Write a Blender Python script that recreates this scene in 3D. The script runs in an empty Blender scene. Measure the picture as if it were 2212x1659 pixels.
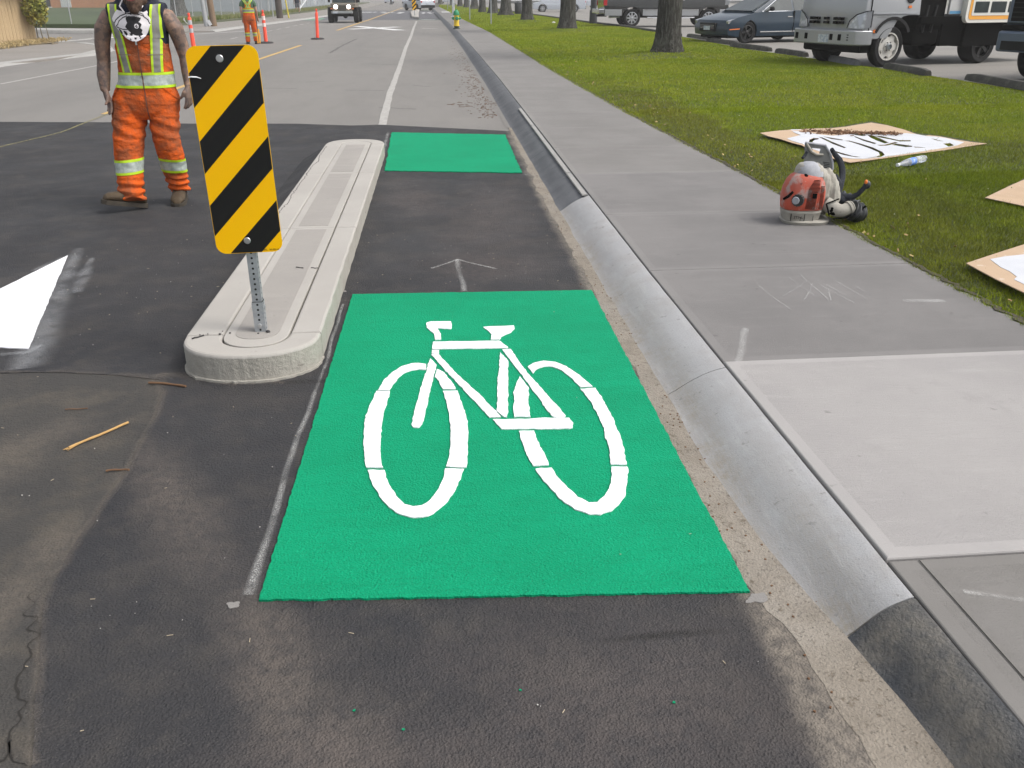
import bpy, bmesh, math, random
import numpy as np
from math import sin, cos, pi, radians
from mathutils import Vector, Matrix, noise
from mathutils.geometry import tessellate_polygon
from mathutils.bvhtree import BVHTree

S = bpy.context.scene
COL = S.collection
random.seed(7)
rng = np.random.default_rng(7)

# ------------------------------------------------------------------ camera
F_PX, CAM_H = 1880.0, 1.63                 # focal length in pixels of a 2212 px wide picture
PITCH = math.atan(841 / F_PX)
YAW = math.atan(168 / F_PX * cos(PITCH))   # the lens looks this much to the right of the road
cam = bpy.data.cameras.new('camera')
cam.sensor_width = 36.0
cam.lens = 36.0 * F_PX / 2212
cam.clip_start, cam.clip_end = 0.05, 3000
co = bpy.data.objects.new('camera', cam)
COL.objects.link(co)
co.location = (0, 0, CAM_H)
co.rotation_euler = (pi / 2 - PITCH, 0, -YAW)
S.camera = co

# ------------------------------------------------------------------ sky, sun, exposure
SUN_EL, SUN_AZ = radians(52), radians(108)       # azimuth clockwise from +Y
W = bpy.data.worlds.new('World')
S.world = W
W.use_nodes = True
wn = W.node_tree
wn.nodes.clear()
sky = wn.nodes.new('ShaderNodeTexSky')
sky.sky_type = 'NISHITA'
sky.sun_disc = False
sky.sun_elevation = SUN_EL
sky.sun_rotation = SUN_AZ
sky.dust_density = 4.0
sky.air_density = 1.0
hsv = wn.nodes.new('ShaderNodeHueSaturation')
hsv.inputs['Saturation'].default_value = 0.26   # thin cloud: the blue is washed out evenly
bg = wn.nodes.new('ShaderNodeBackground')
bg.inputs['Strength'].default_value = 0.142
wo = wn.nodes.new('ShaderNodeOutputWorld')
wn.links.new(sky.outputs[0], hsv.inputs['Color'])
wn.links.new(hsv.outputs[0], bg.inputs[0])
wn.links.new(bg.outputs[0], wo.inputs[0])
sl = bpy.data.lights.new('sun', 'SUN')
sl.energy = 1.1
sl.angle = radians(20)
sl.color = (1.0, 0.95, 0.88)
so = bpy.data.objects.new('sun', sl)
COL.objects.link(so)
sd = Vector((sin(SUN_AZ) * cos(SUN_EL), cos(SUN_AZ) * cos(SUN_EL), sin(SUN_EL)))
so.rotation_euler = sd.to_track_quat('Z', 'Y').to_euler()
so.location = sd * 50
vs = S.view_settings
S.display_settings.display_device = 'sRGB'
vs.view_transform = 'Standard'
vs.look = 'None'
vs.exposure = 0.75
vs.gamma = 1.0
vs.use_curve_mapping = False


def G(x, y, z=0.0):
    """Point of the level z that the photograph shows at (x, y) of a 2212 px wide frame."""
    u, v = (x - 1106) / F_PX, -(y - 829.5) / F_PX
    Fv = (sin(YAW) * cos(PITCH), cos(YAW) * cos(PITCH), -sin(PITCH))
    R = (cos(YAW), -sin(YAW), 0)
    U = (sin(YAW) * sin(PITCH), cos(YAW) * sin(PITCH), cos(PITCH))
    r = [Fv[i] + u * R[i] + v * U[i] for i in range(3)]
    t = (z - CAM_H) / r[2]
    return (t * r[0], t * r[1])


# ------------------------------------------------------------------ materials
def srgb(r, g, b):
    def f(c):
        c /= 255
        return c / 12.92 if c <= .04045 else ((c + .055) / 1.055) ** 2.4
    return (f(r), f(g), f(b))


MATS = {}
GROUND_TONE = dict(new_asphalt=.78, patch_asphalt=.50, old_asphalt=.68, far_patch_asphalt=.72, lot_asphalt=.82, gutter_concrete=.85, curb_light=.98, curb_mid=.90, curb_dark=.80,
                   slab_near=.86, slab_new=.79, slab_mid=.82, slab_far=.72, slab_near_margin=.81, slab_new_margin=.79, slab_mid_margin=.82, slab_far_margin=.72,
                   island_concrete=.80, island_core=.82, island_concrete_margin=.78, sidewalk_far=.72, kerb_white=.75, left_lawn=.50, left_lawn_dry=.62, verge_dirt=.8, concrete_side=.8)


def mat(name, base, rough=.75, layers=(), bump=(), metal=0.0, coord='obj', spec=.5, alpha=None, emit=None, trans=0.0, coat=0.0, rvar=None):
    """layers: (kind, scale, lo, hi, colour, amount[, stretch xyz]) mixed over the base colour.
       kind noise / voronoi / wave / ('blob', [(x,y,rx,ry,rot)..]); bump: (kind, scale, distance)"""
    k_ = GROUND_TONE.get(name, 1.0)
    base = tuple(c * k_ for c in base)
    layers = [ly[:4] + (tuple(c * k_ for c in ly[4]),) + tuple(ly[5:]) for ly in layers]
    m = bpy.data.materials.new(name)
    m.use_nodes = True
    nt = m.node_tree
    N, L = nt.nodes, nt.links
    b = N['Principled BSDF']
    b.inputs['Roughness'].default_value = rough
    b.inputs['Metallic'].default_value = metal
    b.inputs['Specular IOR Level'].default_value = spec
    b.inputs['Coat Weight'].default_value = coat
    b.inputs['Coat Roughness'].default_value = .08
    if trans:
        b.inputs['Transmission Weight'].default_value = trans
    if coord == 'world':
        g = N.new('ShaderNodeNewGeometry')
        P = g.outputs['Position']
    elif coord == 'uv':
        g = N.new('ShaderNodeTexCoord')
        P = g.outputs['UV']
    else:
        g = N.new('ShaderNodeTexCoord')
        P = g.outputs['Object']

    def tex(kind, scale, stretch=None, detail=6, dist=0):
        v = P
        if stretch:
            mp = N.new('ShaderNodeMapping')
            L.new(P, mp.inputs[0])
            mp.inputs['Scale'].default_value = stretch
            v = mp.outputs[0]
        if kind == 'voronoi' or kind == 'cell':
            t = N.new('ShaderNodeTexVoronoi')
            t.inputs['Scale'].default_value = scale
            L.new(v, t.inputs['Vector'])
            return t.outputs['Distance']
        if kind == 'crack':
            t = N.new('ShaderNodeTexVoronoi')
            t.feature = 'DISTANCE_TO_EDGE'
            t.inputs['Scale'].default_value = scale
            L.new(v, t.inputs['Vector'])
            return t.outputs['Distance']
        if kind == 'wave':
            t = N.new('ShaderNodeTexWave')
            t.inputs['Scale'].default_value = scale
            t.inputs['Distortion'].default_value = 2.5
            t.inputs['Detail'].default_value = 3
            L.new(v, t.inputs['Vector'])
            return t.outputs['Fac']
        t = N.new('ShaderNodeTexNoise')
        t.inputs['Scale'].default_value = scale
        t.inputs['Detail'].default_value = detail
        t.inputs['Roughness'].default_value = .62
        t.inputs['Distortion'].default_value = dist
        L.new(v, t.inputs['Vector'])
        return t.outputs['Fac']

    def mathn(op, a, bb):
        n = N.new('ShaderNodeMath')
        n.operation = op
        for i, x in enumerate((a, bb)):
            if isinstance(x, (int, float)):
                n.inputs[i].default_value = x
            else:
                L.new(x, n.inputs[i])
        return n.outputs[0]

    def ramp(fac, lo, hi):
        r = N.new('ShaderNodeMapRange')
        r.interpolation_type = 'SMOOTHSTEP'
        r.inputs['From Min'].default_value = lo
        r.inputs['From Max'].default_value = hi
        L.new(fac, r.inputs['Value'])
        return r.outputs['Result']

    rgb = N.new('ShaderNodeRGB')
    rgb.outputs[0].default_value = (*base, 1)
    cur = rgb.outputs[0]
    for ly in layers:
        kind, scale, lo, hi, colr, amt = ly[:6]
        st = ly[6] if len(ly) > 6 else None
        if kind == 'blob':
            # soft stains with a place of their own: scale = list of ellipses
            wob = tex('noise', 2.3, None, 5)
            tot = None
            for (bx, by, rx, ry, rot) in scale:
                mp = N.new('ShaderNodeMapping')
                mp.vector_type = 'TEXTURE'
                mp.inputs['Location'].default_value = (bx, by, 0)
                mp.inputs['Rotation'].default_value = (0, 0, rot)
                mp.inputs['Scale'].default_value = (rx, ry, 1e3)
                L.new(P, mp.inputs[0])
                ln = N.new('ShaderNodeVectorMath')
                ln.operation = 'LENGTH'
                L.new(mp.outputs[0], ln.inputs[0])
                d = mathn('ADD', ln.outputs['Value'], mathn('MULTIPLY', mathn('SUBTRACT', wob, .5), 2.4))
                f = ramp(d, hi, lo)
                tot = f if tot is None else mathn('MAXIMUM', tot, f)
            fine = ramp(tex('noise', 26, None, 6), .30, .62)
            fac = mathn('MULTIPLY', tot, mathn('ADD', mathn('MULTIPLY', fine, .6), .4))
        else:
            fac = ramp(tex(kind, scale, st), lo, hi)
        fac = mathn('MULTIPLY', fac, amt)
        mx = N.new('ShaderNodeMix')
        mx.data_type = 'RGBA'
        L.new(fac, mx.inputs['Factor'])
        L.new(cur, mx.inputs['A'])
        mx.inputs['B'].default_value = (*colr, 1)
        cur = mx.outputs['Result']
    L.new(cur, b.inputs['Base Color'])
    if rvar:
        r = ramp(tex('noise', rvar[0]), .3, .7)
        mr = N.new('ShaderNodeMapRange')
        mr.inputs['To Min'].default_value = rvar[1]
        mr.inputs['To Max'].default_value = rvar[2]
        L.new(r, mr.inputs['Value'])
        L.new(mr.outputs[0], b.inputs['Roughness'])
    prev = None
    for (kind, scale, dist, *st) in bump:
        bn = N.new('ShaderNodeBump')
        bn.inputs['Strength'].default_value = 1.0
        bn.inputs['Distance'].default_value = dist
        L.new(tex(kind, scale, st[0] if st else None, 3), bn.inputs['Height'])
        if prev:
            L.new(prev, bn.inputs['Normal'])
        prev = bn.outputs[0]
    if prev:
        L.new(prev, b.inputs['Normal'])
    if alpha == 'spray':     # thin overspray: fades across the ribbon (uv.y) and breaks up in grain
        uv = N.new('ShaderNodeTexCoord').outputs['UV']
        sp = N.new('ShaderNodeSeparateXYZ')
        L.new(uv, sp.inputs[0])
        c = mathn('ABSOLUTE', mathn('SUBTRACT', sp.outputs['Y'], .5), 0)
        fall = ramp(c, .5, .05)
        gr = ramp(tex('noise', 260, None, 2), .42, .66)
        big = ramp(tex('noise', 5, None, 4), .30, .60)
        a = mathn('MULTIPLY', mathn('MULTIPLY', fall, mathn('ADD', mathn('MULTIPLY', gr, .75), .25)), mathn('ADD', mathn('MULTIPLY', big, .8), .2))
        L.new(mathn('MULTIPLY', a, .24 if name == 'white_spray' else .42), b.inputs['Alpha'])
    elif isinstance(alpha, float):
        b.inputs['Alpha'].default_value = alpha
    elif alpha == 'worn':
        gr = ramp(tex('noise', 60, None, 6), .36, .60)
        L.new(gr, b.inputs['Alpha'])
    if emit:
        b.inputs['Emission Color'].default_value = (*emit[0], 1)
        b.inputs['Emission Strength'].default_value = emit[1]
    MATS[name] = m
    return m


# ------------------------------------------------------------------ object helpers
def tag(o, label=None, cat=None, group=None, kind=None):
    if label: o['label'] = label
    if cat: o['category'] = cat
    if group: o['group'] = group
    if kind: o['kind'] = kind
    return o


def empty(name, loc=(0, 0, 0), rz=0.0, label=None, cat=None, group=None):
    o = bpy.data.objects.new(name, None)
    o.empty_display_size = .2
    COL.objects.link(o)
    o.location = loc
    o.rotation_euler = (0, 0, rz)
    return tag(o, label, cat, group)


def link_mesh(name, me, parent=None, loc=(0, 0, 0), rot=(0, 0, 0)):
    o = bpy.data.objects.new(name, me)
    COL.objects.link(o)
    o.location = loc
    o.rotation_euler = rot
    if parent: o.parent = parent
    return o


class MB:
    """collects shapes, then links them as one mesh object"""
    def __init__(self):
        self.v, self.f, self.m = [], [], []

    def add(self, vs, fs, mi=0):
        n = len(self.v)
        self.v += [tuple(p) for p in vs]
        self.f += [tuple(n + i for i in f) for f in fs]
        self.m += [mi] * len(fs)
        return self

    def box(self, x0, x1, y0, y1, z0, z1, mi=0, M=None):
        vs = [(x, y, z) for z in (z0, z1) for y in (y0, y1) for x in (x0, x1)]
        if M: vs = [M @ Vector(p) for p in vs]
        return self.add(vs, [(0, 2, 3, 1), (4, 5, 7, 6), (0, 1, 5, 4), (2, 6, 7, 3), (0, 4, 6, 2), (1, 3, 7, 5)], mi)

    def cbox(self, c, s, mi=0, rz=0.0, rx=0.0, ry=0.0):
        M = Matrix.Translation(c) @ Matrix.Rotation(rz, 4, 'Z') @ Matrix.Rotation(ry, 4, 'Y') @ Matrix.Rotation(rx, 4, 'X')
        return self.box(-s[0] / 2, s[0] / 2, -s[1] / 2, s[1] / 2, -s[2] / 2, s[2] / 2, mi, M)

    def prism(self, poly, z0, z1, mi=0, M=None, mi_side=None):
        n = len(poly)
        area = sum(poly[i][0] * poly[(i + 1) % n][1] - poly[(i + 1) % n][0] * poly[i][1] for i in range(n))
        if area < 0: poly = poly[::-1]
        tris = tessellate_polygon([[Vector((p[0], p[1], 0)) for p in poly]])
        vs = [(p[0], p[1], z0) for p in poly] + [(p[0], p[1], z1) for p in poly]
        if M: vs = [M @ Vector(p) for p in vs]
        top, bot = [], []
        for t in tris:
            a, b, c = [poly[i] for i in t]
            s_ = (b[0] - a[0]) * (c[1] - a[1]) - (c[0] - a[0]) * (b[1] - a[1])
            t = t if s_ > 0 else t[::-1]
            top.append(tuple(i + n for i in t))
            bot.append(t[::-1])
        self.add(vs, top + bot, mi)
        k = len(self.v) - 2 * n
        self.f += [(k + i, k + (i + 1) % n, k + n + (i + 1) % n, k + n + i) for i in range(n)]
        self.m += [mi if mi_side is None else mi_side] * n
        return self

    def rings(self, rings, mi=0, cap0=True, cap1=True, closed=True):
        n = len(rings[0])
        base = len(self.v)
        for r in rings: self.v += [tuple(p) for p in r]
        for j in range(len(rings) - 1):
            for i in range(n if closed else n - 1):
                a, b = base + j * n + i, base + j * n + (i + 1) % n
                self.f.append((a, b, b + n, a + n))
                self.m.append(mi)
        if cap0: self.f.append(tuple(base + i for i in range(n))[::-1]); self.m.append(mi)
        if cap1: self.f.append(tuple(base + (len(rings) - 1) * n + i for i in range(n))); self.m.append(mi)
        return self

    def lathe(self, prof, seg=20, mi=0, M=None, cap=True):
        rr = []
        for (r, z) in prof:
            rg = [Vector((r * cos(2 * pi * i / seg), r * sin(2 * pi * i / seg), z)) for i in range(seg)]
            rr.append([M @ p for p in rg] if M else rg)
        return self.rings(rr, mi, cap, cap)

    def cyl(self, p0, p1, r0, r1=None, seg=10, mi=0):
        return self.tube([p0, p1], [r0, r0 if r1 is None else r1], seg, mi)

    def tube(self, pts, rad, seg=8, mi=0, cap=True):
        pts = [Vector(p) for p in pts]
        if not isinstance(rad, (list, tuple)): rad = [rad] * len(pts)
        rr = []
        ref = None
        for i, p in enumerate(pts):
            t = (pts[min(i + 1, len(pts) - 1)] - pts[max(i - 1, 0)]).normalized()
            if ref is None:
                ref = t.orthogonal().normalized()
            ref = (ref - t * ref.dot(t))
            ref = ref.normalized() if ref.length > 1e-5 else t.orthogonal().normalized()
            bi = t.cross(ref)
            rr.append([p + (ref * cos(2 * pi * k / seg) + bi * sin(2 * pi * k / seg)) * rad[i] for k in range(seg)])
        return self.rings(rr, mi, cap, cap)

    def sphere(self, c, r, seg=12, mi=0):
        r = (r, r, r) if isinstance(r, (int, float)) else r
        rr = []
        for j in range(seg // 2 + 1):
            a = -pi / 2 + pi * j / (seg // 2)
            k = max(cos(a), .02)
            rr.append([(c[0] + r[0] * k * cos(2 * pi * i / seg), c[1] + r[1] * k * sin(2 * pi * i / seg), c[2] + r[2] * sin(a)) for i in range(seg)])
        return self.rings(rr, mi)

    def mesh(self, name, mats, smooth=None):
        me = bpy.data.meshes.new(name)
        me.from_pydata([tuple(p) for p in self.v], [], self.f)
        for m in (mats if isinstance(mats, (list, tuple)) else [mats]):
            me.materials.append(MATS[m] if isinstance(m, str) else m)
        me.polygons.foreach_set('material_index', self.m)
        if smooth is not None:
            me.polygons.foreach_set('use_smooth', [True] * len(me.polygons))
            me.set_sharp_from_angle(angle=radians(smooth))
        me.update()
        return me

    def build(self, name, mats, parent=None, smooth=None, bevel=0, loc=(0, 0, 0), rot=(0, 0, 0), seg=2, flat=False):
        o = link_mesh(name, self.mesh(name, mats, smooth), parent, loc, rot)
        if bevel:
            md = o.modifiers.new('bevel', 'BEVEL')
            md.width = bevel
            md.segments = seg
            md.limit_method = 'ANGLE'
            md.angle_limit = radians(40)
            md.harden_normals = not flat
            if flat: return o
            o.data.polygons.foreach_set('use_smooth', [True] * len(o.data.polygons))
            o.data.set_sharp_from_angle(angle=radians(smooth or 35))
        return o


def copy_tree(o, parent=None):
    c = o.copy()
    COL.objects.link(c)
    c.parent = parent
    for ch in list(o.children):
        copy_tree(ch, c)
    return c


def text_mesh(body, size, m, parent, M, extrude=.0003, squash=1.0):
    cu = bpy.data.curves.new('lettering', 'FONT')
    cu.body, cu.size, cu.extrude, cu.resolution_u = body, size, extrude, 3
    tmp = bpy.data.objects.new('lettering', cu)
    COL.objects.link(tmp)
    me = bpy.data.meshes.new_from_object(tmp.evaluated_get(bpy.context.evaluated_depsgraph_get()))
    bpy.data.objects.remove(tmp)
    me.materials.clear()
    me.materials.append(MATS[m])
    o = link_mesh('lettering', me, parent)
    o.matrix_local = M @ Matrix.Diagonal((squash, 1, 1, 1))
    return o


def lerp(a, b, t): return a + (b - a) * t


def interp(x, tab):
    return float(np.interp(x, [t[0] for t in tab], [t[1] for t in tab]))


def subdiv(poly, step, amp=0.0, closed=True, seed=0):
    out = []
    n = len(poly)
    for i in range(n if closed else n - 1):
        a, b = Vector(poly[i][:2]), Vector(poly[(i + 1) % n][:2])
        L = (b - a).length
        k = max(1, int(L / step))
        d = (b - a) / max(L, 1e-9)
        nn = Vector((-d.y, d.x))
        for j in range(k):
            p = a + (b - a) * (j / k)
            if amp and j > 0:
                q = noise.noise(Vector((p.x * 37, p.y * 37, seed))) * .7 + noise.noise(Vector((p.x * 11, p.y * 11, seed + 3))) * .6
                p = p + nn * q * amp
            out.append((p.x, p.y))
    if not closed: out.append(tuple(poly[-1][:2]))
    return out


def sheet(name, poly, z, m, parent=None, step=None, amp=0.0, th=0.0, kind='structure', z0=None, smooth=None):
    """flat painted or laid sheet with a slightly ragged outline; th gives it an edge"""
    p = subdiv(poly, step, amp, seed=len(poly)) if step else list(poly)
    b = MB()
    b.prism(p, z - (th or .003), z)
    o = b.build(name, m, parent)
    if kind: o['kind'] = kind
    return o


def ribbon(name, pts, w, z, m, parent=None, kind='structure', wob=0.0, jag=0.0, step=.08):
    """flat strip along pts, w = width or list of widths; uv.y runs across"""
    pts = [Vector(p[:2]) for p in pts]
    ws = w if isinstance(w, (list, tuple)) else [w] * len(pts)
    P, Wd = [], []
    for i in range(len(pts) - 1):
        L = (pts[i + 1] - pts[i]).length
        k = max(1, int(L / step))
        for j in range(k + (i == len(pts) - 2)):
            P.append(pts[i].lerp(pts[i + 1], j / k))
            Wd.append(lerp(ws[i], ws[i + 1], j / k))
    vs, fs, uv = [], [], []
    for i, p in enumerate(P):
        d = (P[min(i + 1, len(P) - 1)] - P[max(i - 1, 0)]).normalized()
        n = Vector((-d.y, d.x))
        q = p + n * noise.noise(Vector((i * .31, p.y, 1))) * wob
        a = 1 + noise.noise(Vector((p.x * 23, p.y * 23, 5))) * jag
        b = 1 + noise.noise(Vector((p.x * 21, p.y * 21, 9))) * jag
        vs += [(*(q - n * Wd[i] / 2 * a), z), (*(q + n * Wd[i] / 2 * b), z)]
        if i:
            fs.append((2 * i - 2, 2 * i - 1, 2 * i + 1, 2 * i)[::-1])
    me = bpy.data.meshes.new(name)
    me.from_pydata(vs, [], fs)
    me.update()
    if me.polygons[0].normal.z < 0: me.flip_normals()
    ul = me.uv_layers.new(name='UV')
    for lp in me.loops:
        i = lp.vertex_index
        ul.data[lp.index].uv = (i // 2 * step, i % 2)
    me.materials.append(MATS[m])
    o = link_mesh(name, me, parent)
    if kind: o['kind'] = kind
    return o

# ------------------------------------------------------------------ the materials used
aggr = [('voronoi', 150, .0040), ('noise', 90, .0045), ('noise', 11, .004)]
mat('new_asphalt', (.044, .043, .046), .82, [
    ('noise', .9, .35, .72, (.030, .031, .036), .8), ('noise', 3.2, .46, .72, (.078, .070, .064), .6), ('noise', 8, .50, .70, (.070, .064, .060), .5),
    ('blob', [(-.46, 1.78, .10, .42, .35), (-.28, 1.50, .14, .30, .3), (-1.0, 2.75, .12, .45, .5)], .0, 1.7, (.165, .138, .118), .62),
    ('blob', [(.45, 1.62, .50, .33, 0), (-.1, 1.45, .5, .2, 0), (.35, 6.8, .30, 1.3, -.1), (-.25, 7.6, .25, .7, .2), (.3, 5.6, .4, .35, 0)], .0, 1.8, (.110, .092, .086), .60),
    ('blob', [(.905, 2.4, .050, 1.5, -.02), (.90, 4.6, .045, 1.6, 0), (.905, 7.6, .05, 2.0, 0), (.96, 1.5, .08, .6, -.08), (.93, 10.4, .06, 1.6, 0)], .1, 1.9, (.27, .235, .195), .95),
    ('blob', [(.55, 1.88, .22, .02, .03), (-.6, 3.72, .2, .03, 0)], .2, 1.3, (.018, .017, .016), .8),
    ('noise', 210, .58, .74, (.17, .155, .14), .75), ('voronoi', 75, .12, .02, (.17, .155, .14), .45), ('noise', 260, .40, .27, (.010, .010, .010), .85)],
    aggr, coord='world', spec=.30, rvar=(1.4, .66, .90))
mat('patch_asphalt', (.085, .078, .070), .85, [
    ('noise', 1.1, .35, .7, (.060, .057, .056), .8), ('noise', 4, .46, .70, (.14, .120, .095), .8), ('blob', [(-1.35, 1.9, .10, .9, -.12), (-1.9, 2.7, .2, .8, -.5)], .2, 1.3, (.21, .175, .14), .7),
    ('noise', 210, .58, .74, (.22, .195, .17), .7), ('noise', 260, .40, .27, (.02, .02, .02), .85)],
    [('voronoi', 130, .003), ('noise', 40, .005), ('noise', 9, .006)], coord='world')
mat('old_asphalt', (.265, .25, .232), .88, [
    ('noise', .22, .40, .75, (.20, .19, .18), .8, (2.2, .35, 1)), ('noise', 1.7, .45, .8, (.215, .20, .185), .6, (1.5, .5, 1)),
    ('noise', .6, .50, .85, (.31, .29, .265), .6), ('noise', 60, .6, .8, (.36, .34, .31), .4), ('noise', 120, .36, .22, (.09, .085, .08), .6)],
    [('noise', 90, .003)], coord='world')
mat('far_patch_asphalt', (.135, .135, .145), .85, [('noise', 1, .4, .7, (.11, .11, .12), .7)], coord='world')
mat('lot_asphalt', (.25, .235, .215), .88, [('noise', .35, .4, .7, (.20, .19, .175), .8, (.4, 1.6, 1)), ('noise', 2.5, .5, .8, (.29, .275, .25), .5), ('noise', 40, .4, .25, (.12, .11, .10), .4)], coord='world')
mat('gutter_concrete', (.31, .275, .23), .9, [
    ('noise', 5, .35, .7, (.23, .20, .165), .8), ('noise', 1.2, .45, .75, (.36, .34, .31), .6), ('noise', 90, .56, .70, (.10, .09, .08), .75), ('noise', 34, .57, .68, (.13, .105, .08), .75), ('noise', 170, .60, .72, (.48, .45, .40), .5)],
    [('noise', 120, .006), ('noise', 30, .005)], coord='world', spec=.12)
mat('curb_light', (.375, .375, .38), .92, [
    ('blob', [(1.0, 2.6, .055, 1.7, -.03), (.985, 5, .05, 2.8, 0), (1.08, 1.9, .06, .5, -.1)], .1, 1.9, (.29, .26, .215), .95), ('noise', 6, .40, .62, (.335, .325, .315), .7), ('noise', 120, .55, .70, (.20, .195, .19), .55), ('noise', 24, .64, .70, (.17, .16, .15), .7),
    ('noise', 2.2, .40, .75, (.345, .345, .35), .6), ('noise', 8, .5, .8, (.46, .455, .45), .5, (3, .5, 3)), ('noise', 60, .66, .8, (.12, .12, .12), .5), ('wave', 26, .2, .9, (.33, .335, .35), .18, (1, .06, 1))],
    [('noise', 200, .0022), ('noise', 14, .002)], coord='world', spec=.05)
mat('curb_mid', (.155, .16, .17), .8, [('noise', 3, .35, .7, (.105, .11, .118), .8), ('noise', 20, .55, .8, (.23, .225, .22), .55), ('noise', 80, .58, .72, (.06, .06, .06), .6), ('noise', 150, .60, .72, (.30, .295, .28), .5)],
    [('noise', 90, .005)], coord='world', spec=.12)
mat('curb_dark', (.085, .09, .098), .92, [('noise', 4, .40, .66, (.16, .16, .16), .8), ('blob', [(1.19, 1.4, .05, .5, -.08), (1.15, 1.75, .06, .06, 0)], .1, 1.6, (.24, .22, .19), .8), ('noise', 60, .56, .72, (.23, .22, .21), .6), ('noise', 120, .4, .25, (.03, .03, .035), .7)],
    [('noise', 110, .006), ('noise', 25, .006)], coord='world', spec=.12)
mat('curb_lip', (.30, .29, .275), .8, [('noise', 14, .4, .7, (.22, .215, .205), .7)], [('noise', 120, .002)], coord='world')


def slab_mats(n, c, dk):
    br = tuple(x * 1.06 for x in c)
    mat(n, c, .9, [('noise', 1.3, .35, .68, dk, .85), ('noise', 5, .5, .8, tuple(x * 1.12 for x in c), .55, (.5, 2.4, 1)), ('noise', 3.1, .58, .70, tuple(x * .86 for x in c), .6), ('wave', 9, .45, .9, tuple(x * .90 for x in c), .22, (.05, 3, 1)),
                    ('noise', 130, .56, .70, tuple(x * .68 for x in c), .45), ('noise', 12, .67, .74, tuple(x * .50 for x in c), .6), ('noise', 170, .62, .74, tuple(min(1, x * 1.25) for x in c), .4)], [('noise', 220, .0024), ('noise', 60, .0020, (.2, 5, 1))], coord='world', spec=.2)
    mat(n + '_margin', br, .88, [('noise', 3, .35, .7, c, .8), ('noise', 1.3, .35, .68, dk, .6), ('noise', 110, .58, .72, tuple(x * .75 for x in c), .35), ('noise', 16, .66, .74, tuple(x * .55 for x in c), .5)], [('noise', 200, .0010)], coord='world', spec=.2)


slab_mats('slab_near', (.222, .212, .202), (.180, .171, .158))
slab_mats('slab_new', (.415, .398, .388), (.36, .345, .34))
slab_mats('slab_mid', (.235, .225, .22), (.19, .183, .18))
slab_mats('slab_far', (.28, .268, .258), (.235, .225, .215))
slab_mats('island_concrete', (.455, .432, .40), (.41, .388, .36))
slab_mats('island_core', (.385, .362, .335), (.34, .32, .30))
mat('concrete_side', (.42, .40, .355), .9, [('noise', 9, .4, .7, (.33, .31, .27), .6), ('noise', 22, .63, .72, (.09, .075, .06), .85, (.6, .6, 1.4)), ('noise', 60, .58, .75, (.25, .23, .2), .5)],
    [('noise', 45, .006), ('noise', 160, .003)], coord='world')
mat('green_paint', (.0005, .27, .128), .8, [('noise', 1.3, .35, .7, (.0005, .225, .105), .8), ('noise', 7, .46, .72, (.0005, .22, .10), .6, (.5, 1.8, 1)), ('noise', 24, .5, .72, (.0005, .20, .095), .6, (.5, 3.0, 1)), ('wave', 2.2, .55, .95, (.001, .30, .15), .30, (.05, 2.2, 1)),
    ('noise', 190, .56, .70, (.012, .38, .20), .75), ('noise', 230, .42, .30, (.0, .11, .045), .8), ('voronoi', 120, .10, .02, (.0, .10, .04), .5), ('noise', 85, .77, .84, (.5, .55, .5), .6)],
    [('voronoi', 150, .0032), ('noise', 80, .0035)], coord='world', spec=.15)
mat('green_edge', (.002, .10, .04), .9)
mat('white_paint', (.84, .84, .87), .6, [('noise', 3, .4, .7, (.80, .80, .84), .7)], [('voronoi', 150, .002), ('noise', 60, .0025, (.5, 2, 1))], coord='world')
mat('old_white_paint', (.37, .355, .335), .8, [('noise', 9, .40, .62, (.27, .26, .24), .75), ('noise', 50, .55, .7, (.28, .26, .24), .7)], coord='world')
mat('fresh_white_paint', (.60, .60, .59), .7, [('noise', 9, .5, .7, (.55, .54, .52), .5)], coord='world')
mat('yellow_line_paint', (.52, .33, .10), .8, [('noise', 12, .42, .66, (.33, .25, .13), .8)], coord='world')
mat('yellow_faint', (.25, .225, .10), .8, [], alpha='worn', coord='world')
mat('green_old_paint', (.10, .23, .15), .85, [('noise', 5, .4, .6, (.17, .21, .17), .8)], coord='world')
mat('chalk', (.72, .72, .70), .9, alpha='spray', coord='world')
mat('white_spray', (.8, .82, .85), .9, alpha='spray', coord='world')
mat('tan_dust', (.20, .17, .14), .95, alpha='spray', coord='world')
mat('crack_fill', (.018, .016, .014), 1.0, coord='world')
mat('crumbs', (.17, .145, .12), .95, [('noise', 40, .4, .6, (.10, .09, .08), .8)], coord='world', alpha='worn')
mat('soil', (.045, .058, .014), .95, [('noise', 1.5, .4, .7, (.055, .075, .016), .8), ('noise', 30, .4, .7, (.045, .036, .018), .5)], [('noise', 40, .02)], coord='world')
mat('soil_edge', (.06, .05, .035), .95, [('noise', 14, .4, .7, (.03, .028, .018), .8)], [('noise', 60, .01)], coord='world')
GRASS = mat('grass_blade', (.225, .290, .014), .75, [
    ('noise', .55, .38, .66, (.30, .335, .024), .85, (1, .6, 1)), ('noise', 2.1, .50, .74, (.130, .215, .009), .7), ('noise', 7, .56, .72, (.065, .115, .006), .7),
    ('blob', [(3.2, 7.2, .9, 4.2, .1), (3.6, 4.6, .9, 2.4, .3), (3.1, 12, .5, 5, 0), (6.5, 7.6, 1.2, 2.0, .6)], .3, 1.35, (.150, .140, .030), .75), ('blob', [(4.6, 6.6, 1.4, 2.6, 0), (4.0, 4.8, 1.0, 2.0, 0)], .3, 1.3, (.095, .125, .014), .6), ('noise', 70, .58, .70, (.28, .27, .08), .40)], coord='world', spec=.08)
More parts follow.
